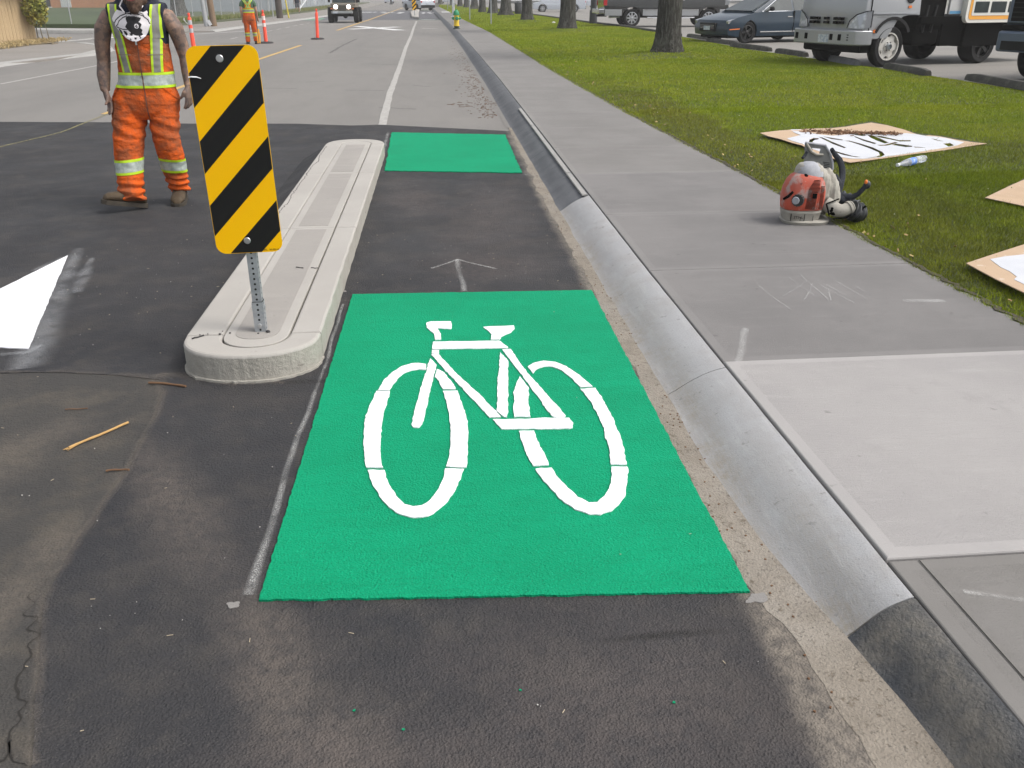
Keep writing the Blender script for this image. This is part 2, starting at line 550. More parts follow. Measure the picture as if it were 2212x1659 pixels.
mat('left_lawn', (.10, .155, .035), .8, [('noise', .35, .40, .6, (.07, .115, .03), .9, (.12, 1.6, 1)), ('noise', 6, .4, .7, (.13, .17, .05), .5)], coord='world')  # long darker bands: mown stripes, and the bank's shade put into the colour
mat('left_lawn_dry', (.14, .16, .085), .85, [('noise', .5, .4, .65, (.10, .125, .06), .8, (.3, 1, 1)), ('noise', 5, .4, .7, (.17, .165, .10), .5)], coord='world')
mat('verge_dirt', (.24, .19, .12), .95, [('noise', 2, .4, .65, (.16, .13, .07), .8), ('noise', 12, .45, .7, (.30, .25, .17), .6)], [('noise', 30, .03)], coord='world')
mat('sidewalk_far', (.30, .275, .25), .9, [('noise', .5, .4, .7, (.25, .23, .205), .8), ('noise', 4, .5, .75, (.34, .32, .29), .5)], coord='world')
mat('terrain', (.12, .125, .09), 1.0, [('noise', .05, .4, .6, (.17, .16, .14), .8)], coord='world')
mat('kerb_white', (.42, .41, .39), .85, [('noise', 3, .4, .7, (.33, .32, .30), .7)], coord='world')

# ------------------------------------------------------------------ ground and roads
b = MB(); b.box(-500, 500, -60, 1400, -.30, -.05)
b.build('terrain', 'terrain')['kind'] = 'structure'


def shift(Y): return interp(Y, [(18, 0), (30, -.08), (41, -.2), (60, -.5), (85, -.9), (120, -1.5), (200, -3.2)])


YS = [-3, 0, 2, 6, 12, 18, 24, 30, 41, 52, 64, 85, 105, 120, 200]
# the old carriageway reaches from the left side street to the kerb
rd = [(-60, -3)] + [(.93 + shift(y), y) for y in YS] + [(-60, 260)]
sheet('road', rd, 0.0, 'old_asphalt')
# fresh asphalt round the island, one lift thicker than the old surface
NA = [G(95, 1300), G(180, 1150), G(262, 1040), G(335, 905), G(352, 855), G(345, 822), G(250, 812), G(120, 806), G(0, 808), (-4.6, 4.05), (-16, 4.4), (-16, 14.3), G(0, 264), G(250, 265), G(420, 268), G(640, 268), G(760, 272), G(820, 270),
      G(960, 277), G(1100, 284), (1.1, 11.4), (1.1, 8.5), (1.1, 4), (1.1, 1), (1.1, -2), (-.85, -2), (-.93, .8), G(70, 1659)]
sheet('asphalt_patch', NA, .006, 'new_asphalt', step=.10, amp=.010, th=.02)
OP = [(-16, -2), (-.64, -2), (-.72, .8), (-.85, 1.6), (-1.0, 2.2), (-1.05, 3.0), (-1.1, 3.6), (-1.1, 4.0), (-1.34, 4.3), (-16, 4.5)]
sheet('worn_patch', OP, .0025, 'patch_asphalt', th=.01)
edge = [G(70, 1659), G(95, 1300), G(180, 1150), G(262, 1040), G(335, 905), G(352, 855), G(345, 818), G(250, 811), G(120, 805), G(0, 807)]
ribbon('patch_edge_dust', edge, [.05, .05, .055, .05, .05, .07, .10, .06, .04, .03], .0085, 'tan_dust', wob=.012, jag=.4, step=.02)
cr = [G(55, 1660), G(28, 1600), G(50, 1530), G(38, 1480), G(60, 1430), G(75, 1360), G(60, 1310), G(70, 1280)]
ribbon('crack', cr, [.003, .006, .004, .006, .004, .005, .003, .001], .0045, 'crack_fill', wob=.03, jag=1.3, step=.012)
ribbon('crack', [G(28, 1600), G(5, 1640), G(-30, 1650)], .006, .0045, 'crack_fill', wob=.02, jag=1.3, step=.012)
# concrete crumbs and dirt under the near end of the island
ribbon('gutter_dirt', [(-1.34, 3.86), (-1.16, 3.80), (-.98, 3.72), (-.74, 3.71)], [.08, .13, .10, .05], .0100, 'tan_dust', wob=.02, jag=.5, step=.02)
# darker lift further along the road
FP = [G(612, 44.6), G(880, 43), G(905, 43), (.55, 66.5), (.3, 103), (-12, 110), (-10.2, 78)]
sheet('far_asphalt_patch', FP, .004, 'far_patch_asphalt')

# gutter pan
def pan(y0, y1, name='gutter_pan'):
    ys = np.arange(y0, y1, .06 if y1 < 14 else 2.0)
    vs, fs = [], []
    for i, y in enumerate(ys):
        j = noise.noise(Vector((y * 3.1, 0, 2))) * .045 + noise.noise(Vector((y * 17, 0, 4))) * .02 + noise.noise(Vector((y * 60, 0, 4))) * .008
        s = shift(y)
        x0 = interp(y, [(-2, 1.03), (1.4, .96), (2.0, .905), (2.6, .855), (3.3, .86), (5, .895), (8, .88), (11.4, .93), (14, .92)]) + j * (1 if y < 12 else .3) + s
        vs += [(x0, y, .0072 if y < 12 else .004), (1.2 + s, y, .0072), (1.2 + s, y, -.1)]
        if i: fs += [(3 * i - 3, 3 * i - 2, 3 * i + 1, 3 * i), (3 * i - 2, 3 * i - 1, 3 * i + 2, 3 * i + 1)]
    me = bpy.data.meshes.new(name)
    me.from_pydata(vs, [], fs)
    me.materials.append(MATS['gutter_concrete'])
    o = link_mesh(name, me)
    o['kind'] = 'structure'


pan(-2, 12)
b = MB()
YG = np.arange(12, 121, 3.0)
b.rings([[(.90 + shift(y), y, .004), (1.1 + shift(y), y, .004)] for y in YG], 0, False, False, closed=False)
b.build('gutter_pan', 'old_asphalt')['kind'] = 'structure'

# kerb: cast lengths with an open joint between them
curb = empty('curb')
curb['kind'] = 'structure'


def backx(y): return 1.207 + interp(y, [(-2, .075), (1.3, .058), (2, .040), (3.5, .018), (5, .004), (8, 0)])


def curb_profile(y):
    s = shift(y)
    t = interp(y, [(-2, .22), (1.2, .19), (1.6, .15), (1.9, .10), (2.3, .035), (2.8, .0), (200, 0)]) + noise.noise(Vector((y * 1.7, 3, 3))) * .006
    x0, x1 = .955 + t, backx(y)
    w = x1 - x0
    pts = [(x0, -.12)]
    for u, z in ((0, .002), (.08, .009), (.20, .027), (.34, .053), (.48, .078), (.62, .098), (.76, .113), (.88, .123), (.97, .129), (1, .1295)):
        pts.append((x0 + u * w + s, z))
    pts[0] = (x0 + s, -.12)
    return pts + [(x1 + s, -.12)]


def curb_len(y0, y1, m, parent=curb):
    n = max(2, int((y1 - y0) / (.12 if y1 < 12 else 1.0)))
    rr = []
    for i in range(n + 1):
        y = lerp(y0, y1, i / n)
        rr.append([(x, y, z + (noise.noise(Vector((x * 9, y * 5, z * 9))) * .003 if y < 12 else 0)) for x, z in curb_profile(y)])
    b = MB()
    b.rings(rr, 0, True, True)
    return b.build('curb_length', m, parent, smooth=50)


for y0, y1, m in [(-2, 1.83, 'curb_dark'), (1.836, 3.44, 'curb_light'), (3.446, 7.05, 'curb_light'), (7.056, 9.5, 'curb_mid'), (9.506, 12.5, 'curb_mid'), (12.506, 15.5, 'curb_mid')] + \
        [(15.506 + 3 * k, 18.5 + 3 * k, 'curb_mid') for k in range(34)]:
    curb_len(y0, y1, m)
# pale lip along the back of the kerb that the trowel left
for y0, y1 in [(7.06, 8.0), (8.03, 9.9), (9.92, 11.2), (11.25, 13.0)]:
    b = MB()
    b.rings([[(1.150 + shift(y), y, .127), (1.154 + shift(y), y, .137), (1.192 + shift(y), y, .139 + .003 * noise.noise(Vector((y * 9, 0, 0)))), (1.200 + shift(y), y, .130)] for y in np.linspace(y0, y1, 16)], 0, True, True, closed=False)
    b.build('curb_lip', 'curb_lip', curb)

# pavement: one slab after another with tooled margins
walk = empty('sidewalk')
walk['kind'] = 'structure'


def xr(y): return interp(y, [(0, 2.95), (3.8, 2.90), (5.3, 2.86), (6.9, 2.82), (10.3, 2.70), (13, 2.62), (20, 2.5), (41, 2.40), (64, 1.85), (85, 1.5), (110, 1.05), (125, .7)])


def slab(name, x0, x1, y0, y1, zt, mats, parent, inset=.05, th=.10, sk=0.0, tilt=0.0):
    """concrete slab: skewed end joints, rounded arris, smooth tooled margin round a broomed field"""
    def q(x0, x1, y0, y1, z): return [(x0[0], y0 + sk * (x0[0] - 1.2), z), (x1[0], y0 + sk * (x1[0] - 1.2), z), (x1[1], y1 + sk * (x1[1] - 1.2), z), (x0[1], y1 + sk * (x0[1] - 1.2), z)]
    r = .006
    A = (x0, x1)
    def ins(d, z): return q((x0[0] + d, x0[1] + d), (x1[0] - d, x1[1] - d), y0 + d, y1 - d, z)
    rr = [ins(0, zt - th), ins(0, zt - r), ins(r * .4, zt - r * .3), ins(r, zt), ins(inset, zt + .0004)]
    b = MB()
    b.rings(rr, 0, True, False)
    n = len(b.v)
    b.f.append((n - 4, n - 3, n - 2, n - 1)); b.m.append(1)
    o = b.build(name, [mats + '_margin', mats], parent)
    return o


jy = [-1.0, .52, 2.0, 3.5, 4.92, 6.36, 7.98, 9.5]
jm = ['slab_near', 'slab_near', 'slab_new', 'slab_mid', 'slab_mid', 'slab_mid', 'slab_far', 'slab_far']
while jy[-1] < 124: jy.append(jy[-1] + (1.5 if jy[-1] < 60 else 6))
for i in range(len(jy) - 1):
    y0, y1 = jy[i] + .003, jy[i + 1] - .003
    zt = .133 + (.004 if i in (2,) else 0) + random.uniform(-.001, .001)
    x0 = [backx(y0) + .009 + shift(y0), backx(y1) + .009 + shift(y1)]
    x1 = [xr(y0), xr(y1)]
    slab('slab', x0, x1, y0, y1, zt, jm[i] if i < len(jm) else 'slab_far', walk, sk=.015 if i < 10 else 0)
# the narrow border strip of the nearest slabs
ribbon('slab_groove', [(1.345, 1.99), (1.36, 1.2), (1.37, .5)], .004, .1355, 'crack_fill')
# bed under the slabs and the kerb joint
b = MB(); b.rings([[(backx(y) + .003 + shift(y), y, .02), (backx(y) + .003 + shift(y), y, .115), (xr(y) + .3, y, .115), (xr(y) + .3, y, .02)] for y in YS], 0)
b.build('sidewalk_bed', 'soil_edge')['kind'] = 'structure'

# scratches and scuffs on the pavement
for a, c in [((1705, 600), (1760, 640)), ((1728, 592), (1790, 650)), ((1690, 640), (1745, 607)), ((1750, 595), (1830, 640)), ((1762, 610), (1845, 655)), ((1795, 600), (1870, 645)), ((1735, 650), (1758, 610)), ((1640, 618), (1705, 668)), ((1790, 625), (1797, 650)), ((1850, 620), (1900, 645))]:
    ribbon('scratch', [G(*a, .135), G(*c, .135)], .010, .1370, 'chalk', wob=.01)
ribbon('scratch', [G(1590, 790, .13), G(1612, 712, .13)], .05, .1372, 'chalk', wob=.01)
ribbon('scratch', [G(2080, 1281, .13), G(2212, 1300, .13)], .028, .1372, 'chalk', wob=.02)
ribbon('scratch', [G(1950, 650, .135), G(2040, 650, .135)], .08, .1368, 'chalk', wob=.01)

# ------------------------------------------------------------------ painted markings
gb = sheet('green_box', [G(560, 1304), G(1619, 1285), G(1278, 631), G(762, 640)], .014, 'green_paint', step=.009, amp=.006, th=.007, kind=None)
tag(gb, 'large bright green painted panel under the white bicycle symbol', 'road marking', 'green painted panels')
gb2 = sheet('green_box', [G(831, 371), G(1128, 376), G(1091, 293), G(846, 288)], .014, 'green_paint', step=.04, amp=.02, th=.007, kind=None)
tag(gb2, 'smaller bright green painted panel beside the far end of the concrete island', 'road marking', 'green painted panels')

bike = empty('bicycle_symbol', (*G(1090, 960, 0), .014), 0, 'white bicycle symbol stencilled in paint on the green panel', 'road marking')


def Z8(x, y): return G((1100 + x * .4521) / 1.4756, (950 + y * .4521) / 1.4756, .015)


BK = [
    [(232, 652), (270, 590), (330, 530), (400, 485), (470, 465), (520, 463), (570, 470), (570, 508), (520, 505), (470, 513), (420, 530), (370, 570), (335, 615), (312, 655)],
    [(220, 660), (180, 750), (148, 850), (133, 950), (130, 1040), (138, 1120), (152, 1198), (268, 1200), (250, 1120), (250, 1020), (258, 900), (275, 800), (300, 720), (316, 662)],
    [(160, 1218), (190, 1310), (240, 1400), (310, 1480), (390, 1530), (470, 1552), (540, 1550), (620, 1525), (700, 1460), (770, 1370), (815, 1280), (838, 1210), (706, 1208), (698, 1260), (660, 1350), (600, 1430), (540, 1468), (480, 1475), (420, 1460), (360, 1400), (310, 1320), (278, 1218)],
    [(690, 660), (793, 658), (825, 750), (855, 850), (870, 950), (866, 1050), (862, 1150), (855, 1198), (712, 1192), (735, 1120), (745, 1020), (745, 930), (735, 830), (715, 740)],
    [(650, 505), (700, 530), (740, 580), (780, 645), (690, 645), (665, 600), (632, 560)],
    [(600, 430), (645, 475), (600, 660), (545, 890), (520, 918), (480, 915), (468, 895), (520, 690)],
    [(612, 372), (662, 372), (662, 393), (610, 395)],
    [(608, 402), (655, 395), (780, 530), (920, 660), (1050, 790), (1098, 842), (1020, 845), (940, 760), (790, 600), (650, 450)],
    [(622, 312), (1085, 305), (1150, 352), (1140, 356), (830, 360), (615, 363)],
    [(575, 178), (600, 170), (745, 168), (752, 205), (745, 222), (650, 215), (675, 262), (678, 296), (635, 298), (628, 255), (575, 210)],
    [(975, 208), (1190, 198), (1195, 220), (1160, 250), (1100, 275), (1088, 296), (1028, 296), (1035, 262), (1010, 235)],
    [(1093, 385), (1150, 450), (1148, 780), (1142, 842), (1120, 842), (1068, 792), (1078, 600)],
    [(1108, 366), (1168, 364), (1260, 500), (1400, 660), (1520, 790), (1555, 835), (1548, 842), (1470, 842), (1420, 790), (1300, 620), (1180, 460)],
    [(1040, 860), (1580, 850), (1608, 885), (1605, 918), (1580, 925), (1105, 928)],
    [(1232, 556), (1292, 632), (1292, 740), (1308, 842), (1192, 842), (1188, 750), (1190, 660), (1210, 600)],
    [(1225, 942), (1332, 940), (1370, 1040), (1410, 1110), (1436, 1182), (1325, 1187), (1280, 1110), (1250, 1020)],
    [(1342, 1210), (1455, 1202), (1500, 1270), (1570, 1345), (1640, 1410), (1720, 1448), (1780, 1445), (1830, 1400), (1865, 1330), (1880, 1260), (1878, 1195), (1990, 1195), (1990, 1300), (1975, 1400), (1930, 1460), (1880, 1505), (1800, 1533), (1720, 1530), (1620, 1495), (1530, 1430), (1450, 1350), (1390, 1280)],
    [(1658, 645), (1765, 638), (1830, 740), (1890, 850), (1930, 950), (1965, 1060), (1985, 1178), (1875, 1178), (1865, 1080), (1830, 950), (1790, 840), (1730, 730)],
    [(1288, 488), (1330, 462), (1400, 447), (1480, 455), (1560, 485), (1640, 540), (1700, 590), (1746, 628), (1660, 632), (1600, 570), (1530, 515), (1460, 487), (1400, 487), (1350, 505), (1325, 535)],
]
BN = ['front_wheel_arc'] * 5 + ['fork', 'head_tube', 'down_tube', 'top_tube', 'handlebar', 'saddle', 'seat_tube', 'seat_stay', 'chain_stay'] + ['rear_wheel_arc'] * 5
for nm, pl in zip(BN, BK):
    p = [Z8(*q) for q in pl]
    p = subdiv(p, .016, .007, seed=3)
    p = [(x - bike.location.x, y - bike.location.y) for x, y in p]
    b = MB(); b.prism(p, .001, .0055)
    b.build(nm, 'white_paint', bike)

tr = sheet('white_triangle', [G(147, 555), G(62, 757), G(0, 754), (-2.62, 4.25), (-2.95, 4.9), (-2.9, 5.12), G(0, 628)], .0115, 'white_paint', step=.04, amp=.006, th=.005, kind=None)
tag(tr, 'fresh white painted arrowhead on the dark asphalt left of the island', 'road marking')
ribbon('overspray', [G(170, 540), G(125, 640), G(85, 745), G(55, 800)], [.10, .20, .26, .22], .0102, 'white_spray')
ribbon('overspray', [G(200, 560), G(180, 600), G(165, 635)], [.05, .14, .10], .0098, 'white_spray')
ribbon('overspray', [G(70, 588), G(110, 573), G(148, 555)], [.05, .10, .05], .0106, 'white_spray')
ribbon('overspray', [G(0, 770), G(60, 765), G(90, 750)], [.06, .07, .05], .0110, 'white_spray')
ribbon('chalk_line', [G(540, 1290), G(566, 1200), G(600, 1080), G(640, 960), G(680, 860), G(700, 800)], [.055, .04, .035, .035, .03, .02], .0090, 'chalk', wob=.012)
ribbon('chalk_line', [G(700, 800), G(742, 660)], .025, .0090, 'chalk', wob=.01)
ribbon('chalk_line', [G(828, 330), G(838, 288)], .06, .0090, 'chalk', wob=.01)
ribbon('chalk_arrow', [G(1003, 632), G(996, 600), G(988, 563)], .050, .0090, 'chalk', wob=.015)
ribbon('chalk_arrow', [G(930, 582), G(960, 572), G(988, 562)], .030, .0094, 'chalk', wob=.02)
ribbon('chalk_arrow', [G(988, 562), G(1030, 573), G(1070, 584)], .030, .0096, 'chalk', wob=.02)
ribbon('chalk_line', [G(800, 375), G(832, 373)], .03, .0094, 'chalk')
ribbon('chalk_line', [G(1128, 378), G(1145, 380)], .03, .0094, 'chalk')
mat('spot_paint', (.20, .19, .18), .85, [('noise', 40, .4, .7, (.22, .21, .20), .7)], [('noise', 120, .003)], coord='world')


def blotch(name, x, y, rx, ry, z, m, n=22, rot=0.0, seed=0, kind='structure'):
    pl = []
    for i in range(n):
        a = 2 * pi * i / n
        k = 1 + .7 * noise.noise(Vector((cos(a) * 1.6, sin(a) * 1.6, seed + 11.3)))
        px, py = cos(a) * rx * k, sin(a) * ry * k
        pl.append((x + px * cos(rot) - py * sin(rot), y + px * sin(rot) + py * cos(rot)))
    return sheet(name, pl, z, m, th=.002, kind=kind)


for i, (px, py, rx, ry) in enumerate([(503, 1311, .022, .020), (1636, 1296, .042, .022), (1272, 631, .02, .022), (742, 632, .024, .02)]):
    q = G(px, py)
    blotch('paint_spot', *q, rx * .8, ry * .8, .0088, 'spot_paint', seed=i * 3, rot=.3)
for i in range(4):
    q = (random.uniform(-.3, .8), random.uniform(1.4, 1.8))
    blotch('paint_spot', *q, .004, .003, .0100, 'green_paint', n=7, seed=i)
# lane line, centre line, crossing marks
ribbon('lane_line', [G(825, 272), G(842, 202.7), G(861.6, 150), G(876.6, 103), G(887.4, 79.4), G(893.8, 60), G(900, 45.5)], .115, .004, 'old_white_paint', jag=.25, step=.3)
mat('tar_mark', (.13, .125, .12), .9, alpha='worn', coord='world')
ribbon('tar_mark', [G(712, 115), G(735, 101), G(770, 84)], .09, .003, 'tar_mark', jag=.6, wob=.05)
for a_, c_ in (((545, 190), (640, 192)), ((745, 195), (830, 196)), ((660, 178), (700, 176)), ((890, 184), (930, 188)), ((868, 94), (890, 95)), ((835, 101), (870, 103)), ((780, 138), (860, 140)), ((820, 232), (900, 236)), ((990, 150), (1010, 149))):
    ribbon('tar_mark', [G(*a_), G(*c_)], .05, .003, 'tar_mark', jag=.8, wob=.04)
ribbon('edge_line', [G(0, 182), G(110, 161), G(215, 141), (-8.55, 30)], .10, .004, 'old_white_paint', jag=.25, step=.3)
for y0 in np.arange(38.5, 62, 2.6):
    ribbon('edge_line', [(interp(y0, [(38, -8.25), (62, -7.9)]), y0), (interp(y0, [(38, -8.23), (62, -7.88)]), y0 + 1.3)], .10, .004, 'old_white_paint', step=.4)
for k in range(4):
    a = 2 * k
ribbon('centre_line', [G(560, 128), G(605, 113), G(650, 98)], .13, .004, 'yellow_line_paint', jag=.2, step=.4)
ribbon('centre_line', [G(225, 247), G(300, 221), G(380, 192), G(470, 160), G(560, 128)], .12, .004, 'yellow_line_paint', jag=.3, step=.3)
ribbon('centre_line', [G(728, 66), G(765, 53.5), G(800, 42), G(822, 34), G(870, 17)], .15, .0045 + .004, 'yellow_line_paint', jag=.2, step=.8)
ribbon('chalk_guide', [G(-60, 335), G(0, 319), G(80, 300), G(130, 288), G(180, 268), G(240, 244)], .035, .0096, 'yellow_faint', wob=.012)
for a, c in [((755.8, 63.1), (860, 58.2)), ((771, 57), (864.6, 65.6))]:
    o = ribbon('cross_marking', [G(*a), G(*c)], [.55, .62], .004 + (.003 if a[0] > 760 else 0), 'fresh_white_paint', step=.5)
ribbon('guide_dash', [G(911, 61.6), G(944, 62)], .35, .004, 'old_white_paint', jag=.3)
ribbon('guide_dash', [G(907, 42.6), G(944, 43.2)], .9, .010, 'green_old_paint', jag=.2)
ribbon('guide_dash', [G(911, 42.8), G(940, 43.0)], .45, .014, 'fresh_white_paint', jag=.6)
ribbon('guide_dash', [G(911, 22), G(934, 22.3)], 1.6, .010, 'green_old_paint')
for x, y, w_, hh in [(810, 26.4, 6, 1.2), (828, 26.3, 11, 1.2), (844.7, 26.6, 12, 1.3), (867, 27, 12, 1.3), (833, 28.2, 9, 1.1), (863, 28.6, 9, 1.0), (914.6, 27.2, 6.6, 1.3), (926.6, 27.5, 6.6, 1.3), (938.6, 27.6, 6.4, 1.2),
                     (798, 26.5, 12, 1.2), (786, 26.6, 12, 1.2), (914.5, 29.3, 4.5, .7), (929.8, 29.4, 4.5, .7), (855, 10.1, 6, .8), (867, 10, 6, .8), (878, 10, 6, .8)]:
    a, c = G(x - w_ / 2, y), G(x + w_ / 2, y)
    ribbon('crossing_dash', [a, c], min(2.2, abs(G(x, y - hh)[1] - G(x, y + hh)[1]) * .75), .0085, 'fresh_white_paint', step=1)
lf = [G(642, 43.5), G(690, 44.3), G(704, 39.5), G(668, 38.5)]
sheet('bike_lane_marking', lf, .005, 'green_old_paint')
sheet('crossing_band', [G(1.0 * 955, 27, .14), G(1000 - 12, 26.5, .14), G(986, 25.2, .14), G(953, 25.4, .14)], .15, 'fresh_white_paint', th=.003)

# ------------------------------------------------------------------ concrete island
isl = empty('concrete_island', (-.92, 4.05, 0), 0, 'pale concrete median island with rounded ends beside the green bike lane', 'traffic island')
X0, X1 = -.32, .318        # local, outer faces
I0, I1 = -.143, .172       # inner panel
ZT = .14


def half_ring(cy, sgn, a0, r_out, r_in):
    n = 22
    out = [(lerp(X0, X1, .5) + (X1 - X0) / 2 * cos(a), cy + sgn * r_out * abs(sin(a)) ** .80) for a in [pi * i / n for i in range(n + 1)]]
    inn = [(lerp(I0, I1, .5) + (I1 - I0) / 2 * cos(a), cy + sgn * r_in * abs(sin(a)) ** .80) for a in [pi * i / n for i in range(n + 1)]]
    return out, inn


def offset_in(poly, d):
    n = len(poly)
    area = sum(poly[i][0] * poly[(i + 1) % n][1] - poly[(i + 1) % n][0] * poly[i][1] for i in range(n))
    s = 1 if area > 0 else -1
    out = []
    for i in range(n):
        a, c, e = Vector(poly[i - 1]), Vector(poly[i]), Vector(poly[(i + 1) % n])
        u, v = (c - a), (e - c)
        if u.length < 1e-6 or v.length < 1e-6:
            out.append(tuple(c)); continue
        u.normalize(); v.normalize()
        n1, n2 = Vector((-u.y, u.x)) * s, Vector((-v.y, v.x)) * s
        m = n1 + n2
        m = m / max(m.length_squared / 2, .35)
        q = c + m * d
        out.append((q.x, q.y))
    return out


def isl_piece(name, poly, mats, bev=.012, zt=ZT, parent=isl):
    poly = [tuple(q[:2]) for q in poly]
    n = len(poly)
    if sum(poly[i][0] * poly[(i + 1) % n][1] - poly[(i + 1) % n][0] * poly[i][1] for i in range(n)) < 0: poly = poly[::-1]
    b = MB()
    for k, (d, z) in enumerate(((0, -.04), (0, zt - bev), (bev * .12, zt - bev * .6), (bev * .4, zt - bev * .2), (bev, zt))):
        b.v += [(x, y, z) for x, y in offset_in(poly, d)]
        if k:
            o_ = (k - 1) * n
            b.f += [(o_ + i, o_ + (i + 1) % n, o_ + n + (i + 1) % n, o_ + n + i) for i in range(n)]
            b.m += [1 if k < 2 else 0] * n
    top = b.v[-n:]
    for t in tessellate_polygon([[Vector(q) for q in top]]):
        a, c, e = [top[i] for i in t]
        s = (c[0] - a[0]) * (e[1] - a[1]) - (e[0] - a[0]) * (c[1] - a[1])
        b.f.append(tuple(4 * n + i for i in (t if s > 0 else t[::-1]))); b.m.append(0)
    return b.build(name, mats, parent)


yj = [-.03, 2.06, 4.13, 5.82]
out, inn = half_ring(-.034, -1, 0, .285, .175)
# near cap: uneven foot where the form stood
b = MB()
po = subdiv(out, .02, .004, closed=False, seed=4)
pin = inn[::-1]
isl_piece('end_cap', [(x, y) for x, y in po] + [(x, y) for x, y in pin], ['island_concrete_margin', 'concrete_side'], .016)
foot = MB()
fo = subdiv([(x * 1.025, y * 1.015 - .008) for x, y in out], .014, .014, closed=False, seed=9)
foot.prism(fo, -.03, .017, 0, None, 0)
foot.build('footing', 'concrete_side', isl, bevel=.01)
out2, inn2 = half_ring(yj[3] + .004, 1, 0, .36, .20)
isl_piece('end_cap', [(x, y) for x, y in out2] + [(x, y) for x, y in inn2[::-1]], ['island_concrete_margin', 'concrete_side'], .016)
g = .003
for i in range(3):
    y0, y1 = yj[i] + g, yj[i + 1] - g
    for xa, xb in ((X0, I0 - g), (I1 + g, X1)):
        pl = [(xa, y0), (xb, y0), (xb, y1), (xa, y1)]
        if xb == X1:
            side = [(xb, y0)] + [(xb + .005 * noise.noise(Vector((0, y * 6, 1))) + .003 * noise.noise(Vector((0, y * 30, 1))), y) for y in np.linspace(y0, y1, 40)[1:-1]] + [(xb, y1)]
            pl = [(xa, y0)] + side + [(xa, y1)]
        isl_piece('rim_slab', pl, ['island_concrete_margin', 'concrete_side'])
    ya, yb = y0, y1
    if i == 0:
        pl = [(x * .97 + .0004, y + .006) for x, y in inn[::-1]]
        pl = [(I0 + g, yb)] + pl + [(I1 - g, yb)]
    else:
        pl = [(I0 + g, ya), (I1 - g, ya), (I1 - g, yb), (I0 + g, yb)]
    isl_piece('panel_slab', pl, ['island_concrete_margin', 'concrete_side'], .004, ZT - .0015)
    m_ = .055
    if i == 0:
        cp = [(lerp(I0, I1, .5) + (x - lerp(I0, I1, .5)) * .66, y * .62 + .02) for x, y in inn[::-1]]
        cp = [(cp[0][0], yb - .05)] + cp + [(cp[-1][0], yb - .05)]
    else:
        cp = [(I0 + m_, ya + .05), (I1 - m_, ya + .05), (I1 - m_, yb - .05), (I0 + m_, yb - .05)]
    b = MB(); b.prism(cp, ZT - .004, ZT + .0005)
    b.build('broomed_field', 'island_core', isl)
pl = [(x, y - .006) for x, y in inn2[::-1]]
isl_piece('panel_slab', pl, ['island_concrete_margin', 'concrete_side'], .004, ZT - .0015)
b = MB(); b.box(X0 + .03, X1 - .03, 0, 6.0, 0, ZT - .02); b.build('core', 'crack_fill', isl)
# asphalt that was rolled up onto the hidden long side
b = MB()
rr = []
for y in np.arange(1.6, 5.7, .03):
    t = .03 + .05 * max(0, noise.noise(Vector((0, y * 2.2, 3)))) + .02 * noise.noise(Vector((0, y * 21, 3)))
    k = min(1, (y - 1.6) / .9)
    rr.append([(X0 - .26, y, -.01), (X0 - .06, y, .10 * k), (X0 + t * k, y, (ZT + .002) * k), (X0 + t * k + .006, y, ZT * k - .02)])
b.rings(rr, 0, True, True, closed=False)
ob = b.build('asphalt_fillet', 'new_asphalt')
ob.location = isl.location
ob['kind'] = 'structure'

# ------------------------------------------------------------------ object marker sign
def clip(poly, a, b, c):
    """keep a*x + b*y <= c"""
    out = []
    for i in range(len(poly)):
        p, q = poly[i], poly[(i + 1) % len(poly)]
        dp, dq = a * p[0] + b * p[1] - c, a * q[0] + b * q[1] - c
        if dp <= 0: out.append(p)
        if dp * dq < 0:
            t = dp / (dp - dq)
            out.append((p[0] + (q[0] - p[0]) * t, p[1] + (q[1] - p[1]) * t))
    return out


mat('sign_yellow', (.90, .48, .0), .5, [('noise', 3, .4, .7, (.86, .455, .0), .5), ('voronoi', 420, .25, .02, (.84, .43, .0), .35)], spec=.15)
mat('sign_black', (.008, .008, .008), .5, spec=.25)
mat('sign_rim', (.78, .55, .08), .5)
mat('aluminium', (.45, .46, .47), .42, [('noise', 6, .4, .7, (.36, .37, .38), .6)], metal=.8)
mat('galvanised', (.36, .38, .40), .50, [('noise', 22, .42, .62, (.27, .29, .31), .8), ('noise', 6, .45, .7, (.44, .46, .48), .5)], [('noise', 60, .001)], metal=.55)
mat('bolt_steel', (.50, .51, .52), .35, metal=.8)
mat('black_void', (.006, .006, .006), .9)


def rounded_rect(x0, x1, y0, y1, r, n=7):
    out = []
    for cx, cy, a0 in ((x1 - r, y1 - r, 0), (x0 + r, y1 - r, pi / 2), (x0 + r, y0 + r, pi), (x1 - r, y0 + r, 1.5 * pi)):
        out += [(cx + r * cos(a0 + pi / 2 * i / n), cy + r * sin(a0 + pi / 2 * i / n)) for i in range(n + 1)]
    return out


